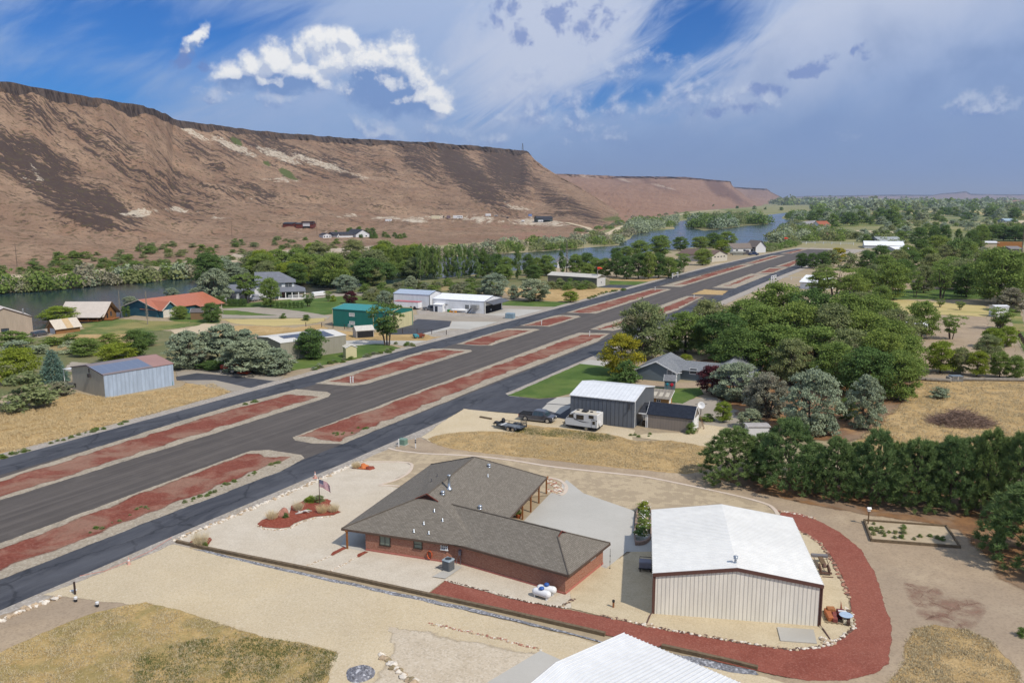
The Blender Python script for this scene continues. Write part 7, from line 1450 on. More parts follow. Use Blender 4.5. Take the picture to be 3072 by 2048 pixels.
A_,B_=G(*cP(1510,497)),G(*cP(2060,573));d=B_-A_;a=math.atan2(d.y,d.x);L=d.length;hh=Zat(cP(0,272)[1],B_.y);w=2.3
rv=thing('travel_trailer','white travel trailer with black swoosh graphics beside the grey hangar','travel trailer',A_,a)
RVW=plain('rv_white',alb(226,226,224),.35,.04);z0=.62
prof=[(0.,z0),(-.12,z0+.6),(.02,hh*.62),(.75,hh-.04),(1.0,hh),(L-.05,hh),(L,hh-.05),(L,z0)]
b=MB();vs,fs=side_prism(prof,0,w);b.add(vs,fs);b.build('body',RVW,rv)
b=MB();b.box(1.0,L-.1,.08,w-.08,hh,hh+.03);rr=b.build('roof',plain('rv_roof',alb(206,196,176),.7,.08),rv)
b=MB();b.bbox(2.1,2.9,.7,1.6,hh+.03,hh+.3,.08);b.build('air_conditioner',BLK,rr)
for x,y,s,m in((1.25,1.5,.2,BLK),(3.4,1.3,.2,BLK),(4.3,1.6,.3,RVW)):b=MB();b.bbox(x-s,x+s,y-s,y+s,hh+.03,hh+.14,.04);b.build('roof_vent',m,rr)
def rvq(pts,mat,nm,out=.012):b=MB();b.poly([(x*L,-out,z0+z*(hh-z0))for x,z in pts]);return b.build(nm,mat,rv)
def fac(px):return None
for x0,x1,za,zb in((.11,.245,.60,.83),(.35,.57,.54,.86),(.745,.885,.72,.93)):b=MB();b.box(x0*L,x1*L,-.03,-.002,z0+za*(hh-z0),z0+zb*(hh-z0));f=b.build('window',plain('tinted_glass',(.035,.032,.028),.08,.2,spec=.7),rv);b=MB();b.box(x0*L-.04,x1*L+.04,-.015,-.001,z0+za*(hh-z0)-.04,z0+zb*(hh-z0)+.04);b.build('window_frame',BLK,f)
rvq([(.235,.68),(.28,.50),(.45,.36),(.62,.33),(.80,.38),(.62,.385),(.45,.42),(.30,.56)],BLK,'swoosh',.010);rvq([(.24,.62),(.27,.46),(.40,.40),(.56,.44),(.40,.44),(.29,.52)],plain('swoosh_grey',alb(150,150,150),.4),'swoosh',.011);rvq([(.04,.50),(.06,.62),(.18,.80),(.31,.98),(.27,.98),(.13,.80)],BLK,'swoosh',.010);rvq([(.80,.62),(.88,.66),(.995,.60),(.995,.53),(.90,.58)],BLK,'swoosh',.010)
b=MB();b.box(.83*L,.965*L,-.03,-.002,z0+.03,z0+.60*(hh-z0));dr=b.build('door',RVW,rv);b=MB();b.box(.855*L,.94*L,-.045,-.031,z0+.25*(hh-z0),z0+.52*(hh-z0));b.build('pane',bpy.data.materials['tinted_glass'],dr);b=MB()
for q in((.822,.83,0,.62),(.965,.973,0,.62)):b.box(q[0]*L,q[1]*L,-.02,-.001,z0+q[2],z0+q[3]*(hh-z0))
b.build('door_frame',BLK,dr)
b=MB();b.box(0,L,.04,w-.04,.42,z0);b.build('chassis',BLK,rv)
for y in(.12,w-.12):wheel(rv,L*.66,y,.36,.22,1 if y<1 else-1)
b=MB();b.tube([(0,.5,.5),(-1.0,w/2,.5),(0,w-.5,.5)],.06,6);b.tube([(-.8,w/2,.5),(-.8,w/2,0)],.05,6);b.bbox(-.55,-.15,.75,w-.75,.5,.95,.08);b.build('hitch',BLK,rv)
b=MB();b.lathe([(.05,0),(.36,.02),(.38,.1),(.36,.18),(.05,.2)],18,Matrix.Translation((L,w*.4,z0+.45))@Matrix.Rotation(R(90),4,'Y'));b.build('spare_wheel_cover',RVW,rv)
A_,B_=G(*cP(487,553)),G(*cP(570,567));d=B_-A_;a=math.atan2(d.y,d.x);nn=Vector((-math.sin(a),math.cos(a),0));o=A_+nn*.1
ut=thing('utility_trailer','black twin axle utility trailer with a raised mesh ramp behind the pickup','trailer',o,a);PB=plain('trailer_black',(.03,.032,.036),.5);DK=plain('grey_deck',alb(112,118,124),.8,.25,3.)
b=MB();b.box(-2.0,1.9,.2,1.9,.5,.6);b.build('deck',DK,ut)
b=MB()
for y in(.18,1.92):b.box(-2.05,1.95,y-.04,y+.04,.46,.66);b.box(-2.05,1.95,y-.03,y+.03,.95,1.)if y>1 else None
for x in(-2,-1.,0.,1.,1.9):b.box(x-.03,x+.03,1.89,1.95,.6,1.)
b.tube([(-2.,.3,.5),(-3.2,1.05,.5),(-2.,1.8,.5)],.05,6);b.tube([(-3.,1.05,.55),(-3.,1.05,0)],.05,6);b.box(-2.08,-2.0,.2,1.9,.6,.95);b.build('frame',PB,ut)
b=MB()
for k in range(8):b.box(1.93,1.97,.2+k*.24,.24+k*.24,.55,1.75)
for z in(.6,1.15,1.72):b.box(1.92,1.98,.2,1.92,z,z+.04)
b.build('ramp',PB,ut)
for x in(0.,.78):
 for y,s in((.05,1),(2.05,-1)):wheel(ut,x,y,.34,.2,s)
b=MB()
for y in(-.06,1.94):b.tube([(-.45,y+.1,.4),(-.3,y+.1,.68),(.1,y+.1,.76),(.7,y+.1,.76),(1.1,y+.1,.68),(1.25,y+.1,.4)],.12,4)
b.build('mudguard',DK,ut)
b=MB();b.bbox(-2.9,-2.3,.8,1.4,.55,.85,.08);b.build('tool_box',BLK,ut);b=MB();b.lathe([(.1,0),(.34,.02),(.34,.2),(.1,.22)],16,Matrix.Translation((-1.9,1.7,.95))@Matrix.Rotation(R(70),4,'Y'));b.build('spare_wheel',TYRE,ut);b=MB();b.box(-1.5,-1.3,.3,1.9,.6,.66);b.build('plank',RVW,ut)
p=G(*cO(1340,1455));p0,p1=G(*cO(1215,1445)),G(*cO(1320,1452));a=math.atan2((p1-p0).y,(p1-p0).x);RED=plain('faded_red',alb(168,72,50),.6,.25,4.);ORA=plain('mower_orange',alb(226,92,46),.5,.12)
tr=thing('tractor','old red tractor parked against the silver trees','tractor',p1,a)
b=MB();b.bbox(-2.6,-.5,.45,.95,.75,1.45,.12);b.build('bonnet',RED,tr);b=MB();b.bbox(-.5,.5,.4,1.0,.6,.95,.1);b.tube([(-2.2,.7,.6),(-2.2,.7,.9)],.08,6);b.build('chassis',plain('dark_iron',(.05,.045,.04),.7),tr)
b=MB();b.tube([(-1.6,.7,1.4),(-1.6,.7,2.3)],.05,8);b.build('exhaust',plain('exhaust_pale',(.4,.4,.4),.5),tr);b=MB();b.bbox(.1,.55,.45,.95,1.,1.25,.08);b.box(.5,.58,.45,.95,1.2,1.6);b.build('seat',BLK,tr);b=MB();b.lathe([(.22,0),(.25,.02),(.22,.04)],14,Matrix.Translation((-.35,.7,1.65))@Matrix.Rotation(R(40),4,'Y'));b.build('steering_wheel',BLK,tr)
for y,s in((.1,1),(1.3,-1)):
 wl_=wheel(tr,.3,y,.75,.35,s);wheel(tr,-2.2,y+.1*s,.36,.2,s)
 b=MB();b.tube([(-.4,y+.05*s,1.3),(.1,y+.05*s,1.62),(.7,y+.05*s,1.5),(1.05,y+.05*s,1.1)],.16,4);b.build('mudguard',RED,tr)
mw=thing('mower','bright orange mower deck behind the old red tractor','mower',p1+Vector((math.cos(a),math.sin(a),0))*1.6,a)
b=MB();b.bbox(-.2,2.,-.1,1.5,.2,.42,.12);b.build('deck',ORA,mw);b=MB();b.tube([(-.5,.3,.9),(.4,.5,1.3),(1.6,.7,.45)],.07,6);b.tube([(-.5,1.1,.9),(.4,.9,1.3),(1.6,.8,.45)],.07,6);b.build('linkage',ORA,mw);wheel(mw,2.3,.7,.22,.14,1)
p0,p1=G(*cH(815,985)),G(*cH(975,972));a=math.atan2((p1-p0).y,(p1-p0).x);wg=thing('farm_wagon','low rusty wagon with a turquoise end in the dry grass by the taxiway','wagon',p0,a);Lw=(p1-p0).length
b=MB();b.box(0,Lw*.42,0,1.6,.3,.85);b.build('turquoise_bed',plain('turquoise',alb(70,150,160),.5,.15),wg);b=MB();b.box(Lw*.42+.02,Lw,0,1.6,.3,.8);b.box(Lw*.42,Lw+.05,-.05,0,.7,.95);b.box(Lw*.42,Lw+.05,1.6,1.65,.7,.95);b.build('rusty_bed',plain('rust',alb(130,70,54),.8,.25,3.),wg)
for x in(.5,Lw-.5):
 for y,s in((.05,1),(1.55,-1)):wheel(wg,x,y,.25,.15,s)
# around the brick house
def boxthing(name,label,cat,px,build,az=0.,group=None,z=0.):
 t=thing(name,label,cat,G(*px,z),az,group);build(t);return t
HA=wA
def ac(t):
 b=MB();b.bbox(-.42,.42,-.42,.42,.06,1.0,.08);m,n=newmat('ac_louvres');ob=n.obj();z=n.sep(ob)[2];f=n.m('FRACT',n.m('DIVIDE',z,.06));n2=n.noise(ob,3,3)
 c=n.mix(n.step(n.m('ABSOLUTE',n.m('SUBTRACT',f,.5)),.2,.4),alb(118,122,126),alb(74,78,82));finish(m,n,c,.5,f,.6,.02);b.build('casing',m,t)
 b=MB();b.bbox(-.45,.45,-.45,.45,1.0,1.1,.08);lid=b.build('lid',plain('ac_lid',alb(150,162,168),.45),t);b=MB();b.lathe([(.3,1.1),(.3,1.112),(.1,1.115)],20);
 b.build('fan_grille',plain('ac_fan',(.04,.045,.05),.5),lid);b=MB();b.tube([(.43,-.2,.3),(.6,-.3,.08),(.9,.1,.06),(1.,.5,.3)],.03,6);b.build('pipe',BLK,t);b=MB();b.box(-.44,.44,-.44,.44,0,.06);b.build('base',BLK,t)
acp=G(*cA(900,1078));boxthing('air_conditioner','grey air conditioner unit standing beside the brick wall','air conditioner',cA(902,1072),ac,HA)
sheet('concrete_pad',[cA(775,1130),cA(880,1145),cA(1012,1055),cA(960,1035),cA(870,1075)],.12,M_conc,0,1.,0)
def tank(t):
 b=MB();L,r=.66,.31;b.lathe([(.02,-L-.2),(r*.6,-L-.14),(r*.92,-L-.02),(r,-L+.1),(r,L-.1),(r*.92,L+.02),(r*.6,L+.14),(.02,L+.2)],20,Matrix.Translation((0,0,.5))@Matrix.Rotation(R(90),4,'Y'));b.build('shell',plain('tank_white',alb(236,236,234),.35,.03),t,smooth=True)
 b=MB();b.lathe([(.2,.82),(.22,.9),(.19,.98),(.1,1.03),(.01,1.04)],16);b.build('dome_cover',plain('tank_blue_cap',alb(58,98,168),.4),t,smooth=True)
 for x in(-.55,.55):b=MB();b.box(x-.05,x+.05,-.22,.22,0,.3);b.build('foot',RVW,t)
boxthing('propane_tank','front white propane tank with a blue cap below the house wing','propane tank',cA(1633,1292),tank,HA+math.pi)
boxthing('propane_tank','rear white propane tank closer to the brick wall, with a bright blue cap','propane tank',cA(1672,1262),tank,HA+math.pi+.25)
pf=G(*c8(1352,708));top=Zat(c8(0,452)[1],pf.y);fl=thing('flagpole','tall flagpole flying a striped flag in the cinder island','flagpole',pf)
b=MB();b.tube([(0,0,0),(0,0,top)],[.05,.03],8);b.lathe([(.02,top),(.07,top+.05),(.02,top+.12)],10);b.build('pole',plain('pole_bronze',alb(84,62,52),.5),fl)
def flagmat():
 m,t=newmat('striped_flag');u=t.new('ShaderNodeUVMap').outputs[0];x,y,_=t.sep(u);st=t.m('MODULO',t.m('FLOOR',t.m('MULTIPLY',y,13.)),2.)
 c=t.mix(st,alb(178,40,60),alb(232,228,228));c=t.mix(t.m('SUBTRACT',1.,st),c,alb(178,40,60))
 can=t.m('MULTIPLY',t.m('LESS_THAN',x,.4),t.m('GREATER_THAN',y,6/13.));gx=t.m('SUBTRACT',t.m('FRACT',t.m('MULTIPLY',x,15.)),.5);gy=t.m('SUBTRACT',t.m('FRACT',t.m('MULTIPLY',y,17.)),.5)
 star=t.m('LESS_THAN',t.m('ADD',t.m('MULTIPLY',gx,gx),t.m('MULTIPLY',gy,gy)),.07);c=t.mix(can,c,t.mix(star,alb(48,52,104),alb(230,230,232)));return finish(m,t,c,.8)
pe=c8(1435,540);NXF,NYF=22,10;fw_,fh_=1.35,.82;b=MB();uvs=[]
fd=Vector((1,-.35,0)).normalized();fn=Vector((-fd.y,fd.x,0))
for j in range(NYF+1):
 for i in range(NXF+1):
  s,q=i/NXF,j/NYF;w_=math.sin(s*9+q*1.5)*.07*s;p=fd*(s*fw_)+fn*w_+Vector((0,0,top-.12-fh_*(1-q)-s*s*.55));b.v.append(tuple(p));uvs.append((s,q))
b.f=[(j*(NXF+1)+i,j*(NXF+1)+i+1,(j+1)*(NXF+1)+i+1,(j+1)*(NXF+1)+i)for j in range(NYF)for i in range(NXF)];b.mi=[0]*len(b.f)
fo=b.build('flag',flagmat(),fl,smooth=True);L_=fo.data.uv_layers.new(name='UVMap')
for lp in fo.data.loops:L_.data[lp.index].uv=uvs[lp.vertex_index]
ISL=[c8(*p)for p in((792,860),(840,825),(900,805),(985,800),(1080,770),(1095,700),(1150,680),(1210,650),(1260,640),(1420,640),(1455,655),(1440,680),(1500,735),(1540,755),(1480,785),(1300,800),(1200,830),(1130,860),(1090,890),(1000,903),(880,895),(800,885))]
M_isl=gmat('bright_cinder',[alb(132,66,50),alb(152,82,64)],.5,10,edge=2.5,speck=alb(180,120,100),speck_amt=.4,bump=.8)
sheet('cinder_bed',ISL,.1,M_isl,.3,.5,.06)
sheet('cinder_bed',[c8(180,1035),c8(250,985),c8(390,980),c8(405,1000),c8(370,1050),c8(330,1062)],.1,M_isl,.2,.4,.05)
sheet('cinder_bed',[c8(1630,372),c8(1660,350),c8(1830,350),c8(1838,372),c8(1780,385)],.1,M_isl,.2,.4,.05)
sheet('cinder_bed',[c8(1445,1138),c8(1465,1110),c8(1560,1062),c8(1590,1075),c8(1470,1140)],.1,M_isl,.1,.4,.02)
sheet('cinder_bed',[c8(1672,1152),c8(1690,1125),c8(1745,1102),c8(1780,1108),c8(1700,1155)],.1,M_isl,.1,.4,.02)
def grassclump(px,w,h,label,mat='straw',group=None,n=420):
 p=G(*px);an=rng.uniform(0,6.283,n);rr=np.sqrt(rng.uniform(0,1,n))*w*.28;C=np.stack([rr*np.cos(an),rr*np.sin(an),np.zeros(n)],1);D=np.stack([np.cos(an)*rr/w*1.6,np.sin(an)*rr/w*1.6,np.ones(n)],1)+rng.normal(size=(n,3))*.16
 V=spikes(C,D,h,.012);me=qmesh('grass_clump',V,LM_[mat]);o=bpy.data.objects.new('grass_clump',me);COL.objects.link(o);o.location=p;return tag(o,label,'grass clump',group)
grassclump(c8(930,812),1.5,.75,'pale grass clump at the tail of the cinder island');grassclump(c8(1160,740),1.1,.9,'upright pale grass clump left of the driftwood in the cinder island'.replace(' left of',' beside'));grassclump(c8(1370,760),1.3,.8,'pale grass clump at the foot of the flagpole');grassclump(c8(1470,750),1.4,.75,'pale grass clump at the tip of the cinder island beyond the flagpole');grassclump(c8(300,1040),1.9,1.1,'tall pale grass clump in the small corner cinder bed');grassclump(c8(1672,365),1.1,.75,'grass clump beside the orange boulders')
for px,w,h,k,lb in((c8(1255,665),1.6,.75,'limebush','green spiky plant at the head of the cinder island'),(c8(1345,655),1.5,.7,'olivebush','olive shrub behind the flagpole in the cinder island'),(c8(1250,752),.8,.4,'bush','small green plant beside the driftwood'),(c8(1045,805),.8,.6,'darkbush','dark green plant beside the round boulder'),(c8(340,1055),.6,.5,'bush','small green plant in the corner cinder bed')):plant(k,G(*px),w,h,lb,'plant',None,'garden_plant',False)
ROCKW=plain('white_rock',alb(222,212,196),.9,.2,3.);ROCKT=plain('tan_rock',alb(186,164,136),.9,.3,3.);ROCKP=plain('pink_rock',alb(168,118,100),.9,.25,3.);ROCKO=plain('orange_rock',alb(206,122,72),.9,.2,2.);ROCKD=plain('brown_rock',alb(110,88,76),.9,.3,3.)
def boulder(px,r,mat,label,flat=.8,sd=1):p=G(*px);b=MB();b.rock((0,0,0),r,sd,flat,3);return tag(b.build('boulder',mat,None,smooth=True,loc=p),label,'boulder')
boulder(c8(1028,785),.75,ROCKP,'rounded pink boulder in the cinder island',.9,2);boulder(c8(1738,368),.55,ROCKO,'upright orange boulder beside the taxiway edge',1.1,3);boulder(c8(1795,372),.6,plain('red_rock',alb(140,70,52),.9,.25,3.),'low red boulder beside the orange one',.55,4)
pd=G(*c8(1190,770));dw=MB();dw.tube([(-.6,-.2,.12),(-.1,0,.2),(.4,.3,.3),(1.0,.35,.25)],[.07,.14,.1,.03],7);dw.tube([(.1,.1,.22),(.5,-.1,.4),(.9,-.3,.3)],[.1,.07,.02],6);dw.tube([(-.1,0,.2),(-.5,.4,.3)],[.09,.02],6);tag(dw.build('driftwood',plain('driftwood_grey',alb(206,200,190),.8,.15,4.),None,loc=pd,smooth=True),'bleached driftwood branch lying on the cinder island','driftwood')
def stones(name,pts,n,r,mats,label,spread=.25,seed=3):
 rg=random.Random(seed);P=[G(*p)for p in pts];seg=[(P[i],P[i+1],(P[i+1]-P[i]).length)for i in range(len(P)-1)];tot=sum(s[2]for s in seg);b=MB()
 for i in range(n):
  s=tot*(i+rg.random())/n
  for q0,q1,l in seg:
   if s<=l:p=q0 .lerp(q1,s/l);break
   s-=l
  b.cur=rg.randrange(len(mats));b.rock((p.x+rg.uniform(-spread,spread),p.y+rg.uniform(-spread,spread),.06),r*rg.uniform(.5,1.4),i+seed,.7,1)
 o=b.build(name,mats,None);o['kind']='stuff';tag(o,label,'stones');return o
stones('rock_edging',[(524,1624),(560,1605),(616,1585),(718,1543),(826,1496),(956,1441),(1058,1395),(1080,1386)],330,.16,[ROCKW,ROCKW,ROCKT],'white stones edging the pale gravel along the taxiway',.3)
stones('rock_edging',[c8(792,870),c8(850,905),c8(1000,912),c8(1100,895),c8(1150,860),c8(1210,838),c8(1300,808),c8(1480,792)],130,.1,[ROCKW,ROCKT],'small white stones edging the cinder island',.12)
stones('rock_edging',[c8(1210,1240),c8(1450,1140)],50,.08,[ROCKW,ROCKT],'line of small white stones below the porch',.08);stones('rock_edging',[c8(1430,1285),c8(1560,1215),c8(1680,1150)],60,.08,[ROCKT,ROCKW],'second line of small stones below the porch',.08)
stones('rock_edging',[cS(1300,325),cS(1430,345),cS(1560,380)],46,.14,[ROCKT,ROCKW,ROCKP],'stones edging the top of the cinder path',.12);stones('rock_edging',[cS(1470,478),cS(1600,560),cS(1690,690),cS(1750,820),cS(1790,900),cS(1800,950)],120,.15,[ROCKD,ROCKT,ROCKP],'brown stones between shed gravel and cinder path',.12)
stones('rock_edging',[cS(1790,1030),cS(1830,1080),cS(1845,1170),cS(1790,1220),cS(1700,1275),cS(1580,1315),cS(1400,1332),cS(1100,1290),cS(700,1222),cS(400,1170),cS(0,1080)],300,.13,[ROCKD,ROCKT,ROCKW],'brown and pale stones rimming the shed gravel',.12);stones('rock_edging',[cS(1610,1250),cS(1640,1290),cS(1680,1280)],22,.2,[ROCKW,ROCKT],'pile of pale stones under the shed downspout',.25)
stones('rock_edging',[cS(330,1150),cS(360,1160),cS(380,1155)],16,.18,[ROCKW,ROCKT],'pale stones under the second downspout',.2);stones('rock_edging',[cA(880,1155),cA(1200,1235),cA(1500,1320),cA(1830,1372)],110,.09,[ROCKW,ROCKD],'small stones along the upper edge of the cinder path',.06);stones('rock_edging',[cA(1790,1362),cA(1850,1320),cA(1890,1300)],26,.13,[ROCKT,ROCKD],'stones at the corner of the brick wing',.1)
stones('rock_edging',[cY(640,960),cY(700,1020),cY(790,1090),cY(820,1130),cY(900,1180)],46,.27,[ROCKT,plain('mossy_rock',alb(150,134,104),.9,.35,3.),ROCKW],'row of larger mossy stones beside the grey gravel heap',.15);stones('rock_edging',[cY(1020,712),cY(1200,748),cY(1340,780),cY(1600,840),cY(1885,915)],120,.1,[ROCKT,ROCKW,ROCKP],'loose line of pinkish stones across the sand',.14)
stones('rock_edging',[cB(0,1195),cB(150,1120),cB(250,1085),cB(370,1040)],46,.26,[ROCKW,ROCKT],'white stones bordering the taxiway corner',.2)
stones('rock_edging',[cA(1690,365),cA(1720,395),cA(1780,430),cA(1760,470),cA(1700,450)],130,.15,[ROCKW,ROCKP,ROCKT],'white river stones in the curved bed at the porch corner',.5)
def timber(name,pts,w,h,label,z=0.):
 P=[G(*p)for p in pts];b=MB()
 L,Rr=[],[]
 for i,p in enumerate(P):
  d=P[min(i+1,len(P)-1)]-P[max(i-1,0)];d.z=0;d.normalize();n=Vector((-d.y,d.x,0))*w/2;L.append(p+n);Rr.append(p-n)
 for i in range(len(P)-1):b.add([L[i],L[i+1],Rr[i+1],Rr[i]]+[q+Vector((0,0,h))for q in(L[i],L[i+1],Rr[i+1],Rr[i])],[(4,5,6,7),(0,1,5,4),(2,3,7,6),(0,4,7,3),(1,2,6,5)])
 bmx=bmesh.new();o=b.build(name,plain('weathered_timber',alb(116,100,78),.9,.3,3.),None);bmx.from_mesh(o.data);bmesh.ops.remove_doubles(bmx,verts=bmx.verts,dist=.002);bmx.to_mesh(o.data);bmx.free();return tag(o,label,'timber edging')
timber('timber_edging',[(530,1627),(616,1647),(738,1672),(908,1706),(1000,1725),(1275,1785),(1497,1833),(1765,1894),(1815,1906)],.28,.28,'long weathered timber edging below the pale gravel yard')
timber('timber_edging',[(1985,1942),(2080,1963),(2180,1985),(2273,2008)],.28,.28,'weathered timber edging below the cinder path beside the white roof');timber('timber_edging',[cP(0,308),cP(205,345)],.3,.25,'short timber lying in the sand near the utility trailer')
def kerbband(pts,w=.42,h=.1):
 P=[G(*p)for p in pts];Q=[]
 for i in range(len(P)-1):
  p0,p1,p2,p3=P[max(i-1,0)],P[i],P[i+1],P[min(i+2,len(P)-1)]
  for k in range(8):
   s=k/8;Q.append(.5*((2*p1)+(p2-p0)*s+(2*p0-5*p1+4*p2-p3)*s*s+(3*p1-p0-3*p2+p3)*s**3))
 Q.append(P[-1]);b=MB();n=len(Q)
 for i,p in enumerate(Q):
  d=Q[min(i+1,n-1)]-Q[max(i-1,0)];d.normalize();s=Vector((-d.y,d.x,0))*w/2
  b.v+=[tuple(p+s),tuple(p+s+Vector((0,0,h))),tuple(p-s+Vector((0,0,h))),tuple(p-s)]
 b.f=[(i*4+j,i*4+j+1,i*4+j+5,i*4+j+4)for i in range(n-1)for j in range(3)];b.mi=[0]*len(b.f)
 b.build('kerb',M_kerb,None)['kind']='structure'
M_kerb=gmat('pale_kerb',[alb(206,188,168),alb(216,200,182)],.6,6,bump=.2)
kerbband([(1165,1345),(1191,1352),(1240,1358),(1287,1362),(1421,1369),(1536,1382),(1650,1400),(1765,1413),(1900,1427),(1945,1433),(2089,1462),(2213,1489),(2296,1512),(2322,1528),(2334,1546)])
kerbband([(1100,1386),(1160,1386),(1218,1388),(1236,1396),(1228,1416),(1205,1432),(1180,1443),(1139,1456),(1165,1457),(1200,1459)],.36);kerbband([cA(1690,350),cA(1760,365),cA(1810,395),cA(1828,430),cA(1810,470),cA(1775,488)],.4)
PL=[cS(265,318),cS(300,292),cS(378,312),cS(378,520),cS(345,560),cS(300,575),cS(240,572)];pl0=G(*PL[6]);pts=[(G(*p)-pl0)for p in PL]
if area(pts)<0:pts.reverse()
pts=resample(chaikin(pts,1),.3);inn=[p*1 for p in pts];cen=sum(pts,Vector())/len(pts)
pt_=thing('planter','curved block planter with roses between patio and tan shed','planter',pl0)
b=MB();n=len(pts);ins=[p+(cen-p).normalized()*.28 for p in pts]
for z,ring in((0,pts),(.42,pts),(.42,ins),(.3,ins)):b.v+=[(p.x,p.y,z)for p in ring]
b.f=[(k*n+i,k*n+(i+1)%n,(k+1)*n+(i+1)%n,(k+1)*n+i)for k in range(3)for i in range(n)];b.mi=[0]*len(b.f);b.build('block_wall',bricks('planter_blocks',[alb(150,126,112),alb(168,144,128),alb(176,156,140),alb(120,98,88)],alb(110,94,84),.35,.14),pt_,uv=True)
b=MB();b.poly([(p.x,p.y,.34)for p in ins]);b.build('soil',M_tan,pt_)
for px,w,h,k,lb in((cS(322,330),1.7,1.0,'limebush','yellow green bush at the patio end of the planter'),(cS(322,395),1.4,.9,'bush','rose bush covered in white blooms in the planter'),(cS(318,462),1.7,1.0,'bush','light green rose bush with few white blooms in the planter'),(cS(300,520),1.6,1.0,'darkbush','dark green bush in the shaded end of the planter')):
 p=G(*px);p.z=.34;t=plant(k,p,w,h,lb,'bush',None,'rose_bush')
 m=60 if 'covered' in lb else 14;d=unit(m);d[:,2]=abs(d[:,2])*.9+.1;V=leaves(d*np.array([.42,.42,.75])+np.array([0,0,.2]),d,.05);bl=bpy.data.objects.new('blossoms',qmesh('blossoms',V,plain('white_blossom',(.75,.75,.7),.6)));COL.objects.link(bl);bl.parent=t
def cart(t):
 b=MB();b.bbox(-.55,.55,-.42,.42,.35,.95,.06);b.build('body',plain('cart_grey',alb(120,120,132),.45),t);b=MB();b.box(-.6,.6,-.46,-.42,.3,.42);b.tube([(-.5,.44,.9),(-.5,.62,1.0),(.5,.62,1.0),(.5,.44,.9)],.03,6);b.build('handle',BLK,t)
 for x in(-.45,.45):
  for y in(-.35,.35):b=MB();b.tube([(x,y,0),(x,y,.36)],.05,6);b.build('leg',BLK,t)
boxthing('grill_cart','grey lidded grill cart in the shade of the tan shed','grill',cS(328,752),cart,R(-9))
def wreck(t):
 RU=plain('rusty_iron',alb(112,86,74),.8,.3,4.);OW=bpy.data.materials['old_wood']
 b=MB();b.box(-.7,.7,1.75,2.15,.6,.8);b.build('toolbar',plain('grey_iron',alb(126,122,122),.6,.2),t);b=MB();b.box(-.14,.26,.3,1.75,.55,.68);b.build('tongue',OW,t);b=MB();b.tube([(-.5,1.8,.6),(-.5,-.6,.5)],.03,5);b.tube([(.55,1.8,.6),(.45,-.6,.5)],.03,5);b.box(-.5,.55,-.75,-.6,.2,.34);b.box(-.3,.6,-1.1,-1.02,.02,.12);b.build('frame',RU,t)
 for x in(-.35,.35):b=MB();b.lathe([(.02,-.05),(.42,-.06),(.46,0),(.42,.06),(.02,.05)],18,Matrix.Translation((x,-.3,.46))@Matrix.Rotation(R(80),4,'Y'));b.build('wheel',RU,t)
 b=MB();b.tube([(.3+.42*math.sin(k/8*3.14),.3+k*.16,.5+.35*math.sin(k/8*3.14))for k in range(9)],.02,5);b.lathe([(.2,0),(.24,.06),(.1,.3)],12,Matrix.Translation((0,-.2,.6)));b.build('seat',RU,t)
boxthing('antique_implement','rusty antique farm implement beside the shed wall','farm implement',cS(1622,765),wreck,R(-9))
def pile(t):
 OW=plain('pallet_wood',alb(156,136,108),.85,.3,3.)
 b=MB()
 for k in range(6):b.box(-1.0+k*.36,-.9+k*.36,-.9,1.0,0,.1)
 for k in range(5):b.box(-1.1,1.1,-.8+k*.42,-.62+k*.42,.1,.14)
 b.build('pallet',OW,t);Z=.14
 for x0,x1,y0,y1,z,c,rr in((-.95,-.55,-.6,.9,.35,alb(176,106,66),.1),(-.5,-.15,-.8,.6,.3,alb(134,74,66),-.08),(-.1,.5,-.1,.8,.42,alb(110,52,56),.05),(-.7,-.1,.5,1.0,.5,alb(168,112,70),.2),(.2,.9,-.8,-.2,.28,alb(216,206,180),0),(.55,.8,-.9,.9,.3,alb(92,70,58),-.15)):b=MB();b.bbox(x0,x1,y0,y1,Z,Z+z,.03,Matrix.Rotation(rr,4,'Z'));b.build('plank_bundle',plain('junk_%d'%int(1000*c[0]),c,.8,.25,3.),t)
 b=MB();b.lathe([(.02,.6),(.48,.58),(.5,.62),(.02,.64)],22,Matrix.Translation((.42,-.35,.05)));b.build('round_table_top',plain('pale_blue_disc',alb(176,196,216),.4),t);b=MB();b.box(-.05,.55,.25,.45,.56,.62);b.build('sign_board',RVW,t)
 b=MB();b.tube([(.3,1.,.2),(.25,1.3,.95)],[.12,.01],5);b.build('stake',plain('rust_stake',alb(150,84,56),.8),t)
boxthing('salvage_pile','pallet of salvaged boards with a pale blue disc beside the shed corner','salvage pile',cS(1735,1110),pile,R(-14))
p4=[G(*cS(*p))for p in((1285,1172),(1550,1190),(1575,1290),(1310,1270))];b=MB();b.prism([(p.x,p.y)for p in reversed(p4)]if area(p4)<0 else[(p.x,p.y)for p in p4],0,.14);tag(b.build('concrete_slab',M_conc,None),'bare concrete slab on the gravel before the tan shed','slab')
GB=[G(*cG(*p))for p in((550,188),(1255,238),(1370,415),(612,357))];gb=thing('raised_garden_bed','timber framed garden bed with sparse plants below the pines','garden bed',GB[0])
for i in range(4):
 q0,q1=GB[i]-GB[0],GB[(i+1)%4]-GB[0];d=(q1-q0).normalized();M=Matrix.Translation(q0)@Matrix.Rotation(math.atan2(d.y,d.x),4,'Z');b=MB();b.box(-.05,(q1-q0).length+.05,-.08,.08,0,.32,M);b.build('board',plain('weathered_timber',(0,0,0)),gb)
b=MB();b.poly([tuple(p-GB[0]+Vector((0,0,.16)))for p in GB]);b.build('soil',gmat('bed_soil',[alb(178,160,132),alb(194,176,148)],.8,6),gb)
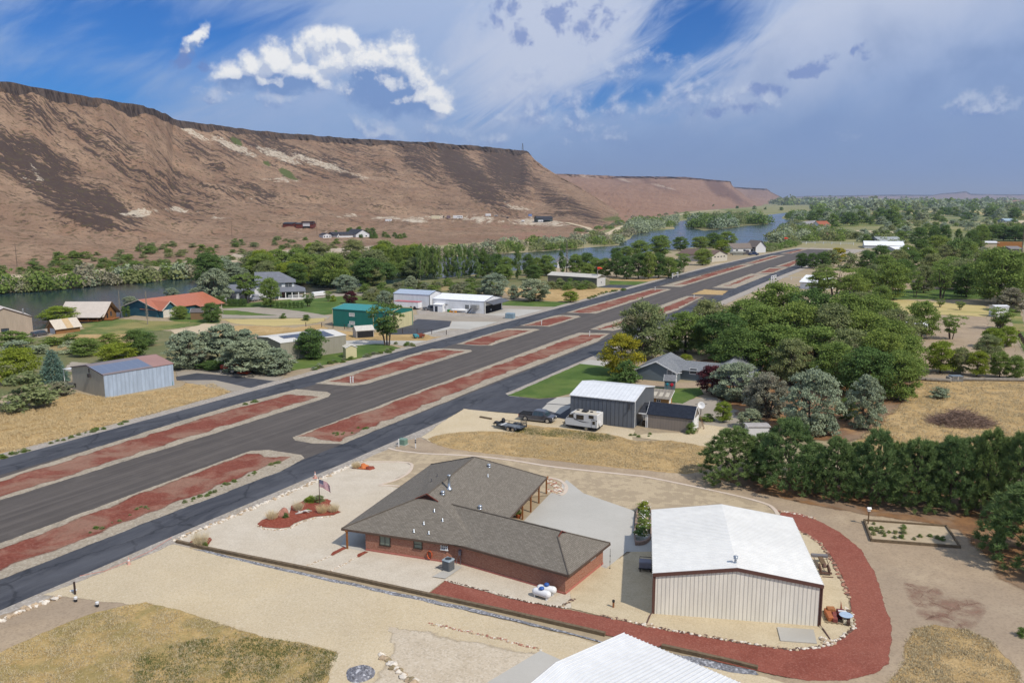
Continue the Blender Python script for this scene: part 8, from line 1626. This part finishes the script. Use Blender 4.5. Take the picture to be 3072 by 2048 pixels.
for i,px in enumerate(((635,220),(610,265),(650,275),(700,255),(705,298),(760,292),(815,295),(885,255),(810,340),(865,336),(978,350),(1030,330),(880,298),(1115,325),(1180,342),(725,325),(625,308),(1222,355))):p=G(*cG(*px));p.z=.16;w=.45+.3*((i*7)%5)/4;plant('bush' if i%2 else 'olivebush',p,w,w*.6,'small green vegetable plant in the timber garden bed','plant','plants of the garden bed','garden_plant',False)
def bird(t):b=MB();b.box(-.05,.05,-.05,.05,0,1.5);b.build('post',OWm,t);b=MB();b.bbox(-.14,.14,-.12,.12,1.5,1.75,.02);b.add([(-.2,-.18,1.74),(.2,-.18,1.74),(.2,.18,1.74),(-.2,.18,1.74),(-.2,0,1.92),(.2,0,1.92)],[(0,1,5,4),(2,3,4,5),(0,4,3),(1,2,5)]);b.build('bird_box',RVW,t)
OWm=bpy.data.materials['old_wood'];boxthing('birdhouse_post','white birdhouse on a post at the garden bed corner','birdhouse',cG(583,215),bird)
plant('bush',G(*cG(1910,1175)),1.0,.8,'green shrub cut by the frame edge beside the dry grass','shrub',None,'shrub',False)
def cone(px,s,lb):t=boxthing('traffic_cone',lb,'traffic cone',px,lambda t:None);b=MB();b.box(-.22*s,.22*s,-.22*s,.22*s,0,.04);b.build('base',plain('cone_orange',alb(206,116,90),.6),t);b=MB();b.lathe([(.16*s,.04),(.10*s,.4*s)],12);b.lathe([(.07*s,.52*s),(.03*s,.75*s)],12);b.build('body',plain('cone_faded',alb(214,168,152),.6),t);b=MB();b.lathe([(.102*s,.4*s),(.07*s,.52*s)],12);b.build('band',RVW,t)
cone(c8(1310,452),1.1,'faded traffic cone at the taxiway edge behind the flagpole');cone(cB(790,845),1.0,'faded traffic cone on the sand near the red rope')
p0,p1=G(*cB(490,935)),G(*cB(1055,692));b=MB();b.tube([p0+Vector((0,0,.35)),p0 .lerp(G(*cB(790,845)),.5)+Vector((0,0,.12)),G(*cB(790,845))+Vector((0,0,.4)),p1 .lerp(G(*cB(790,845)),.5)+Vector((0,0,.15)),p1+Vector((0,0,.3))],.018,5);tag(b.build('rope',plain('red_rope',alb(206,120,100),.7),None),'thin red rope strung past the cone along the sand edge','rope')
def post(px,h,r,mat,nm,lb,cat='post',cap=None,z=0):
 t=boxthing(nm,lb,cat,px,lambda t:None);b=MB();b.box(-r,r,-r,r,0,h);b.build('shaft',mat,t)
 if cap:b=MB();b.lathe([(r*1.5,h),(r*1.6,h+.16),(r*.8,h+.2)],10);b.build('cap',cap,t)
 return t
post(cB(461,1028),1.15,.06,plain('dark_post',alb(70,56,50),.8),'wooden_post','dark wooden post at the dirt corner by the taxiway');post(cB(465,1072),.28,.09,BLK,'vent_stub','black pipe stub with white cap below the dark post','pipe',RVW);post(cB(597,1103),.28,.09,BLK,'vent_stub','black pipe stub with white cap beside the dry grass tip','pipe',RVW)
pq=G(*cB(445,1012));b=MB();b.tube([pq+Vector((-.2,0,.1)),pq+Vector((.3,.1,.16))],.1,8);tag(b.build('pipe_scrap',RVW,None),'short white pipe lying at the foot of the dark post','pipe')
def ubox(t):b=MB();b.bbox(-.5,.5,-.45,.45,.08,.85,.06);b.build('cabinet',plain('utility_green',alb(118,146,130),.5),t);b=MB();b.box(-.65,.65,-.6,.6,0,.08);b.build('pad',M_conc,t)
boxthing('transformer_box','green transformer cabinet on a pad near the yard entrance','transformer',c8(2085,158),ubox,R(-20));post(c8(2048,178),1.1,.07,RVW,'bollard','white bollard beside the green transformer cabinet','bollard');
t=post(c8(2196,190),1.35,.06,RVW,'pedestal_post','white marker post with two dark plates beside the dry grass','post');b=MB();b.box(-.1,.1,-.08,-.062,.75,.95);b.box(-.1,.1,-.08,-.062,1.05,1.2);b.build('plate',BLK,t)
boxthing('transformer_box','pale blue transformer cabinet on the gravel near the white hangars','transformer',cT(277,1392),lambda t:(MB().bbox(-1.2,1.2,-.9,.9,.1,1.5,.1).build('cabinet',plain('utility_blue',alb(130,152,164),.5),t),MB().box(-1.4,1.4,-1.1,1.1,0,.1).build('pad',M_conc,t)),-.3)
def pot(t):b=MB();b.lathe([(.2,0),(.3,.3),(.32,.42),(.28,.44)],14);b.build('pot',plain('terracotta',alb(176,96,56),.8),t)
boxthing('flower_pot','terracotta pot with a green plant under the porch edge','flower pot',cA(1452,660),pot);pp=G(*cA(1452,660));pp.z=.42;plant('bush',pp,.8,.5,'green plant growing in the terracotta pot','plant',None,'potted_plant',False)
post(cS(97,1022),.5,.07,plain('rust_post',alb(150,96,62),.7),'pipe_stub','short rusty pipe stub on the gravel between house and shed','pipe',BLK)
def mound(name,px,rx,ry,h,mat,label,cat,seed=1,n=44):
 p=G(*px);b=MB();
 for j in range(n+1):
  for i in range(n+1):
   x,y=(i/n*2-1),(j/n*2-1);r=math.hypot(x,y);k=max(0,1-r*r*(1+.4*noise.noise(Vector((x*1.5,y*1.5,seed)))));b.v.append((x*rx,y*ry,h*k**.8*(1+.25*noise.noise(Vector((x*9,y*9,seed))))-.02))
 b.f=[(j*(n+1)+i,j*(n+1)+i+1,(j+1)*(n+1)+i+1,(j+1)*(n+1)+i)for j in range(n)for i in range(n)if math.hypot((i+.5)/n*2-1,(j+.5)/n*2-1)<1.02];b.mi=[0]*len(b.f);return tag(b.build(name,mat,None,loc=p,smooth=True),label,cat)
M_heap=gmat('grey_chip_heap',[alb(112,112,118),alb(142,142,148)],1.2,7,speck=alb(214,214,218),speck_amt=.9,bump=1.,bd=.1);mound('gravel_heap',(1080,2022),1.05,1.15,.4,M_heap,'small heap of grey gravel beside the dry grass','gravel heap')
pb_=G(*c7(1810,1055));n=2600;an=rng.uniform(0,6.283,n);rr=np.sqrt(rng.uniform(0,1,n));hz=2.6*(1-rr)**1.1;C=np.stack([rr*4.6*np.cos(an),rr*3.2*np.sin(an),hz*rng.uniform(.2,1,n)+.05],1);D=rng.normal(size=(n,3))*np.array([1,1,.35]);tw=leafmat('brush_twigs',(.17,.125,.105),(.28,.21,.18),trans=.05)
o=bpy.data.objects.new('brush_pile',qmesh('brush_pile',spikes(C,D,1.4,.03),tw));COL.objects.link(o);o.location=pb_;tag(o,'large heap of reddish cut branches in the dry field','brush pile')
shedbox('white_canopy','small white canopy tent at the edge of the elm grove',cZ(165,815),6.5,5.,2.0,1.3,-.45,plain('canopy_cloth',(.7,.7,.7),.7),plain('canopy_top',(.82,.82,.82),.6),'canopy');shedbox('roadside_container','white container behind thin trees beside the road',cZ(1490,545),3.8,3,2.9,.3,0.,RVW,RVW,'container')
def coop(t):
 b=MB()
 for k in range(4):b.box(-1.8,1.8,-1.3,-1.24,.1+k*.4,.3+k*.4)
 for x in(-1.8,-.2,1.7):b.box(x,x+.12,-1.3,1.2,0,1.6)
 b.box(-2.6,-1.7,-1.2,1.2,0,1.4);b.build('frame',plain('crate_grey',alb(168,166,160),.8,.2),t);b=MB();b.box(-2,1.9,-1.4,1.3,1.62,1.7);b.build('roof',plain('coop_top',alb(120,130,140),.6),t)
boxthing('slatted_coop','grey slatted animal coop beside the log line of the dry field','coop',cZ(815,1485),coop).scale=(.55,.55,.62)
for k,(q0,q1)in enumerate((((95,1465),(400,1480)),((380,1482),(740,1502)),((880,1478),(1823,1490)))):p0,p1=G(*cZ(*q0)),G(*cZ(*q1));b=MB();b.tube([p0+Vector((0,0,.3)),p1+Vector((0,0,.3))],.32,8);tag(b.build('log',plain('grey_log',alb(140,132,120),.9,.3),None),['grey log at the tree end of the field edge line','grey log leading to the slatted coop','long grey log between coop and frame edge'][k],'log')
p=G(*c7(55,1165));shedbox('white_camper','white camper roof showing behind the first pine',c7(75,1180),2.8,2.,1.5,.12,0,RVW,plain('camper_roof',alb(176,170,164),.6),'camper')
def ladder(t):
 b=MB()
 for x in(-.18,.18):b.tube([(x,-.5,0),(x,.15,1.9)],.03,4)
 for k in range(6):b.tube([(-.18,-.5+.65*k/6+.1,.15+1.9*k/6),(.18,-.5+.65*k/6+.1,.15+1.9*k/6)],.025,4)
 b.build('rails',plain('ladder_wood',alb(120,88,70),.8),t)
boxthing('ladder','wooden ladder leaning beside the white shed doors','ladder',cN(1290,1312),ladder,R(60))
def dish(t):b=MB();b.lathe([(.05,0),(.4,.08),(.55,.2),(.5,.2),(.05,.05)],16,Matrix.Translation((0,0,1.5))@Matrix.Rotation(R(60),4,'X'));b.build('bowl',RVW,t);b=MB();b.tube([(0,0,0),(0,0,1.5)],.06,6);b.tube([(-.9,0,1.7),(.9,.1,1.75)],.05,5);b.build('mast',plain('dish_mast',alb(90,88,90),.5),t)
boxthing('satellite_dish','white dish on a mast behind the tan garden shed','dish',cN(1290,1075),dish)
def fence(name,label,pts,h,step,rails,mp,mr,pr=.08,rr=.05):
 P=[G(*p)for p in pts];o=P[0];t=thing(name,label,'fence',o);n=0
 for i in range(len(P)-1):
  L=(P[i+1]-P[i]).length;m=max(1,int(L/step))
  for k in range(m+(1 if i==len(P)-2 else 0)):
   if n>95:break
   q=P[i].lerp(P[i+1],k/m)-o;b=MB();b.box(q.x-pr,q.x+pr,q.y-pr,q.y+pr,0,h);b.build('post',mp,t);n+=1
 for z in rails:b=MB();b.tube([p-o+Vector((0,0,z*h))for p in P],rr,4);b.build('rail',mr,t)
 return t
DKP=bpy.data.materials['dark_post'];fence('wire_fence','dark post and wire fence before the green building',[c5(640,822),c5(780,828),c5(1190,862),c5(1240,872),c5(1880,895)],1.2,3.2,(.5,.9),DKP,DKP,.07,.025);fence('wire_fence','brown post fence beside the road at the frame edge',[cZ(1740,830),cZ(1823,960),cZ(1900,1080)],1.5,2.6,(.4,.8),DKP,DKP,.09,.03)
fence('rail_fence','short white rail fence on the far edge of the taxiway',[cR(222,962),cR(288,948)],2.2,3.2,(.5,.9),RVW,RVW,.14,.2);fence('rail_fence','short white rail fence at the near taxiway end',[cR(1385,990),cR(1440,975)],2.0,3.,(.5,.9),RVW,RVW,.14,.18);fence('rail_fence','long white fence closing the end of the airstrip',[cR(1595,556),cR(1900,556),cR(2200,566),cR(2352,570)],1.9,6.,(.5,.95),RVW,RVW,.2,.16)
fence('rail_fence','low white fence on the lawn edge by the spreading open tree',[cR(1500,975),cR(1740,985)],1.3,3.,(.9,),RVW,RVW,.1,.1)
for k,(px,lb)in enumerate(((c5(1035,1320),'white stake at the tip of the second far side median'),(c5(1056,1318),'leaning white stake beside the other stake on the median'),(cT(645,1470),'white marker on the fourth far side median'),(c6(790,318),'white marker at the end of the long near side median'),(cT(1980,1065),'white marker on the fifth far side median'),(cR(478,1195),'white marker at the end of the near side median before the yellow patch'),(cR(20,1100),'white marker at the far end of the fifth median'))):post(px,1.0,.09,RVW,'marker_stake',lb,'marker',RVW)
def sock(px,topv,lb,rs):p=G(*px);h=Zat(topv,p.y);t=thing('windsock',lb,'windsock',p);b=MB();b.tube([(0,0,0),(0,0,h)],.12,6);b.build('pole',plain('pole_grey',alb(150,148,144),.5),t);b=MB();b.tube([(0,0,h),(rs*1.2,-rs*.2,h+rs*.25),(rs*2.4,-rs*.3,h-rs*.1)],[rs*.7,rs*.6,rs*.3],12);b.build('sock',plain('sock_red',alb(222,70,46),.6),t)
sock(cT(1300,1015),cT(0,805)[1],'orange red windsock on a pole in front of the long tan hangar',.7);sock(cR(1537,562),cR(0,492)[1],'small red windsock at the end of the airstrip',1.1)
def pole(px,topv,lb,hill=None,r=.16,arm=True):
 p=hill.hit(*px)if hill else G(*px);h=Zat(topv,p.y)-p.z;t=thing('utility_pole',lb,'utility pole',p);b=MB();b.tube([(0,0,0),(0,0,h)],[r,r*.7],7);b.build('shaft',plain('pole_wood',alb(112,98,86),.9),t)
 if arm:b=MB();b.box(-1.3,1.3,-.08,.08,h-.9,h-.72);b.build('crossarm',bpy.data.materials['pole_wood'],t)
 return t
c1=zc(0,200,2.297)
for px,tv,lb in((c1(118,1378),c1(0,1215)[1],'utility pole near the frame edge on the lower dry slope'),(c1(968,1310),c1(0,1165)[1],'utility pole on the dry slope above the river road'),(c1(1600,1185),c1(0,1065)[1],'utility pole above the green shrubs of the slope'),(cX(420,300),cX(0,180)[1],'utility pole before the cream cargo container'),(cX(940,290),cX(0,145)[1],'utility pole between motor home and box trailer'),(cX(1376,258),cX(0,190)[1],'utility pole behind the parked cars of the graded strip'),(cW(890,490),cW(0,215)[1],'utility pole beside the larger red barn')):pole(px,tv,lb,hillA)
pole(cF(2312,995),cF(0,500)[1],'tall utility pole beside the road at the frame edge',None,.25);pole(cO(515,605),cO(0,450)[1],'utility pole standing before the teal house',None,.16,False)
q=hillA.pt(1568,1.);tw_=thing('radio_mast','thin lattice mast on the canyon rim','mast',q);b=MB()
for x,y in((-2.5,-1.5),(2.5,-1.5),(0,2.5)):b.tube([(x,y,-2),(x*.2,y*.2,20)],.35,4)
for z in range(0,20,4):s=1-z/25;b.tube([(-2.5*s,-1.5*s,z),(2.5*s,-1.5*s,z+3),(0,2.5*s,z),(-2.5*s,-1.5*s,z+3)],.2,4)
b.build('lattice',plain('mast_grey',alb(120,122,128),.6),tw_)
def lump(name,label,cat,px,L,w,h,mat,az=0.):t=boxthing(name,label,cat,px,lambda t:None,az);b=MB();b.bbox(-L/2,L/2,-w/2,w/2,.45,h*.62,.3);b.bbox(-L*.15,L*.28,-w*.44,w*.44,h*.62,h,.3);b.build('body',mat,t);[wheel(t,x*L,y*w,.42,.25,s)for x in(-.3,.3)for y,s in((-.45,1),(.45,-1))];return t
lump('pickup_truck','dark blue pickup parked before the white ranch house','pickup truck',cR(1180,690),5.8,2.1,2.0,plain('navy_paint',alb(50,62,90),.3));lump('parked_van','dark covered vehicle beside the ranch house pickup','vehicle',cR(1085,685),6.5,2.4,3.,plain('cover_grey',alb(92,90,94),.6));
b=MB();p=G(*cR(990,688));b.tube([(-4.5,0,1.2),(-2,0,1.5),(2,0,1.5),(5,0,1.9)],[.6,1.0,1.0,.1],10);b.box(-3,3,-.8,.8,0,.8);tag(b.build('boat',plain('boat_pale',alb(150,150,140),.5),None,loc=p),'long pale boat on a trailer before the ranch house','boat')
lump('parked_van','grey van parked by the farmhouse garage','van',cO(1650,465),5.0,2.,2.1,plain('van_grey',alb(150,152,158),.4),1.2)
lump('parked_car','dark car beside the tall white hangar','car',cH(1070,505),4.6,1.8,1.5,plain('car_slate',alb(70,76,84),.4),.2)
for k in range(9):p=G(*cO(1290+k*29,540));plant('arbor',p,1.3,2.6,'clipped dark cypress of the short row beside the farm drive','cypress','cypress row by the farm drive','cypress_shrub',False)
for k in range(8):p=G(*cO(930+k*42,535));plant('arbor',p,2.2,3.4,'clipped cypress of the hedge behind the teal house lawn','cypress','cypress hedge by the teal house','cypress_shrub',False)
for k in range(7):p=G(*cO(1960+k*55,562));plant('arbor',p,1.4,2.2,'small clipped cypress along the farm lawn','cypress','cypress line along the farm lawn','cypress_shrub',False)
rgw=random.Random(5)
def weeds(pts,n,wr,spread,label,group,kinds=('bush','olivebush')):
 for i in range(n):
  k=rgw.random()*(len(pts)-1);j=int(k);f=k-j;u=pts[j][0]+(pts[j+1][0]-pts[j][0])*f;v=pts[j][1]+(pts[j+1][1]-pts[j][1])*f;p=G(u,v)+Vector((rgw.uniform(-spread,spread),rgw.uniform(-spread,spread),0));w=rgw.uniform(*wr);plant(rgw.choice(kinds),p,w,w*.45,label,'weed',group,'weed',False)
weeds([c8(170,670),c8(480,530),c8(600,470),c8(900,360),c8(1020,310)],26,(.25,.8),.5,'small green weed on the first near side cinder median','weeds of the first median');weeds([(210,1640),(330,1570),(450,1520)],12,(.25,.7),.8,'small green weed on the lower cinder median edge','weeds of the lower median')
weeds([c8(1400,60),c8(1550,70),c8(1760,10)],14,(.3,.8),.7,'small weed near the tip of the long near side median','weeds of the long median');weeds([(0,1375),(110,1345),(270,1298),(420,1255)],30,(.4,1.1),.5,'weed along the edge of the dry field and taxiway','weeds along the taxiway');weeds([(735,1215),(765,1208)],5,(.5,1.2),.8,'weed clump where the drive meets the taxiway','weeds at the drive mouth');weeds([(1895,1310),(1925,1308),(1970,1304)],5,(.5,.9),.6,'small weed on the sand before the tan shed','weeds before the tan shed')
weeds([(930,1112),(1000,1090),(1090,1072),(1195,1048)],26,(.9,1.8),.8,'soft green bush edging the lawn by the taxiway','bushes edging the lawn',('sage','bush','silverbush'));weeds([(1200,1030),(1240,1038)],6,(1.,1.8),1.,'green bush under the multi trunked tree','bushes under the tree');weeds([(1760,898),(1830,876),(1890,868)],16,(1.,2.),1.,'green weed strip along the dry field and taxiway','weeds beyond the dry field')
plant('bush',G(*cN(1120,1395)),1.9,1.7,'round green bush at the corner of the tan garden shed','shrub',None,'shrub');plant('bush',G(*cN(1400,1165)),2.8,1.1,'low green bush on the gravel beyond the tan shed','shrub',None,'shrub',False)
# standing dry grass
def sward(name,poly,n,h,mat,label,seed,zz=.03):
 rg=np.random.default_rng(seed);P=[(G(*q).x,G(*q).y)for q in poly];xs=[q[0]for q in P];ys=[q[1]for q in P];C=[]
 while len(C)<n:
  q=(rg.uniform(min(xs),max(xs)),rg.uniform(min(ys),max(ys)))
  if inside(P,q)and noise.noise(Vector((q[0]*.5,q[1]*.5,seed)))+.35*noise.noise(Vector((q[0]*2,q[1]*2,seed)))>rg.uniform(-.45,.3):C.append((q[0],q[1],zz))
 C=np.repeat(np.array(C),5,0);C[:,:2]+=rng.normal(size=(len(C),2))*.09;D=rng.normal(size=(len(C),3))*np.array([.7,.7,.2])+np.array([0,0,.9])
 me=qmesh(name,spikes(C,D,h,.022),mat);o=bpy.data.objects.new(name,me);COL.objects.link(o);o['kind']='stuff';return tag(o,label,'grass')
LG=leafmat('dry_blades',(.44,.36,.215),(.63,.53,.335),trans=.15);LG2=leafmat('green_blades',(.11,.14,.045),(.19,.20,.08),trans=.2)
GP=[(-300,2100),(0,1960),(162,1884),(290,1842),(372,1819),(441,1809),(539,1834),(680,1876),(800,1916),(900,1930),(1012,1960),(985,2021),(960,2150),(-300,2300)]
sward('dry_grass',GP,9000,.16,LG,'dry yellow grass standing in the lower corner field',1);sward('green_grass',[(400,1960),(700,1900),(900,1932),(1012,1962),(985,2025),(900,2100),(400,2100)],4200,.14,LG2,'green grass tufts among the dry grass near the gravel',2)
sward('dry_grass',[(2740,1888),(2800,1876),(2903,1890),(2973,1922),(3040,1984),(3090,2080),(3090,2200),(2620,2200),(2660,2052),(2704,1989),(2716,1932)],4200,.16,LG,'dry yellow grass at the lower edge beside the cinder loop',3)
sward('dry_grass',[(1290,1320),(1330,1303),(1440,1295),(1542,1300),(1584,1280),(1678,1288),(1789,1300),(1840,1308),(1908,1325),(2010,1323),(2130,1342),(2150,1402),(2061,1420),(1900,1406),(1765,1393),(1650,1378),(1421,1355),(1306,1335)],9000,.2,LG,'dry grass strip between the yard and the neighbour',4);sward('green_grass',[(1560,1284),(1700,1290),(1830,1304),(1850,1318),(1800,1325),(1640,1310),(1540,1300)],1300,.18,LG2,'green grass showing in the dry strip below the trailer',5)
sward('dry_grass',[(2725,1146),(3200,1146),(3200,1400),(2560,1400),(2565,1322),(2605,1292),(2645,1248),(2718,1208)],7000,.3,LG,'dry grass of the field around the brush pile',6,.04);sward('dry_grass',[(-200,1300),(0,1240),(120,1228),(230,1182),(330,1194),(530,1164),(640,1152),(690,1178),(600,1204),(430,1250),(300,1282),(0,1370)],8000,.35,LG,'dry grass of the field before the blue hangar',7,.04)
# air
m,t=newmat('haze_air');v=t.new('ShaderNodeVolumePrincipled');v.inputs['Color'].default_value=(.62,.72,.90,1);v.inputs['Density'].default_value=5e-5;v.inputs['Anisotropy'].default_value=.2
t.l.new(v.outputs[0],t.new('ShaderNodeOutputMaterial').inputs['Volume'])
b=MB();b.box(-40000,40000,-2500,60000,-1.5,620);tag(b.build('haze',m),kind='stuff')
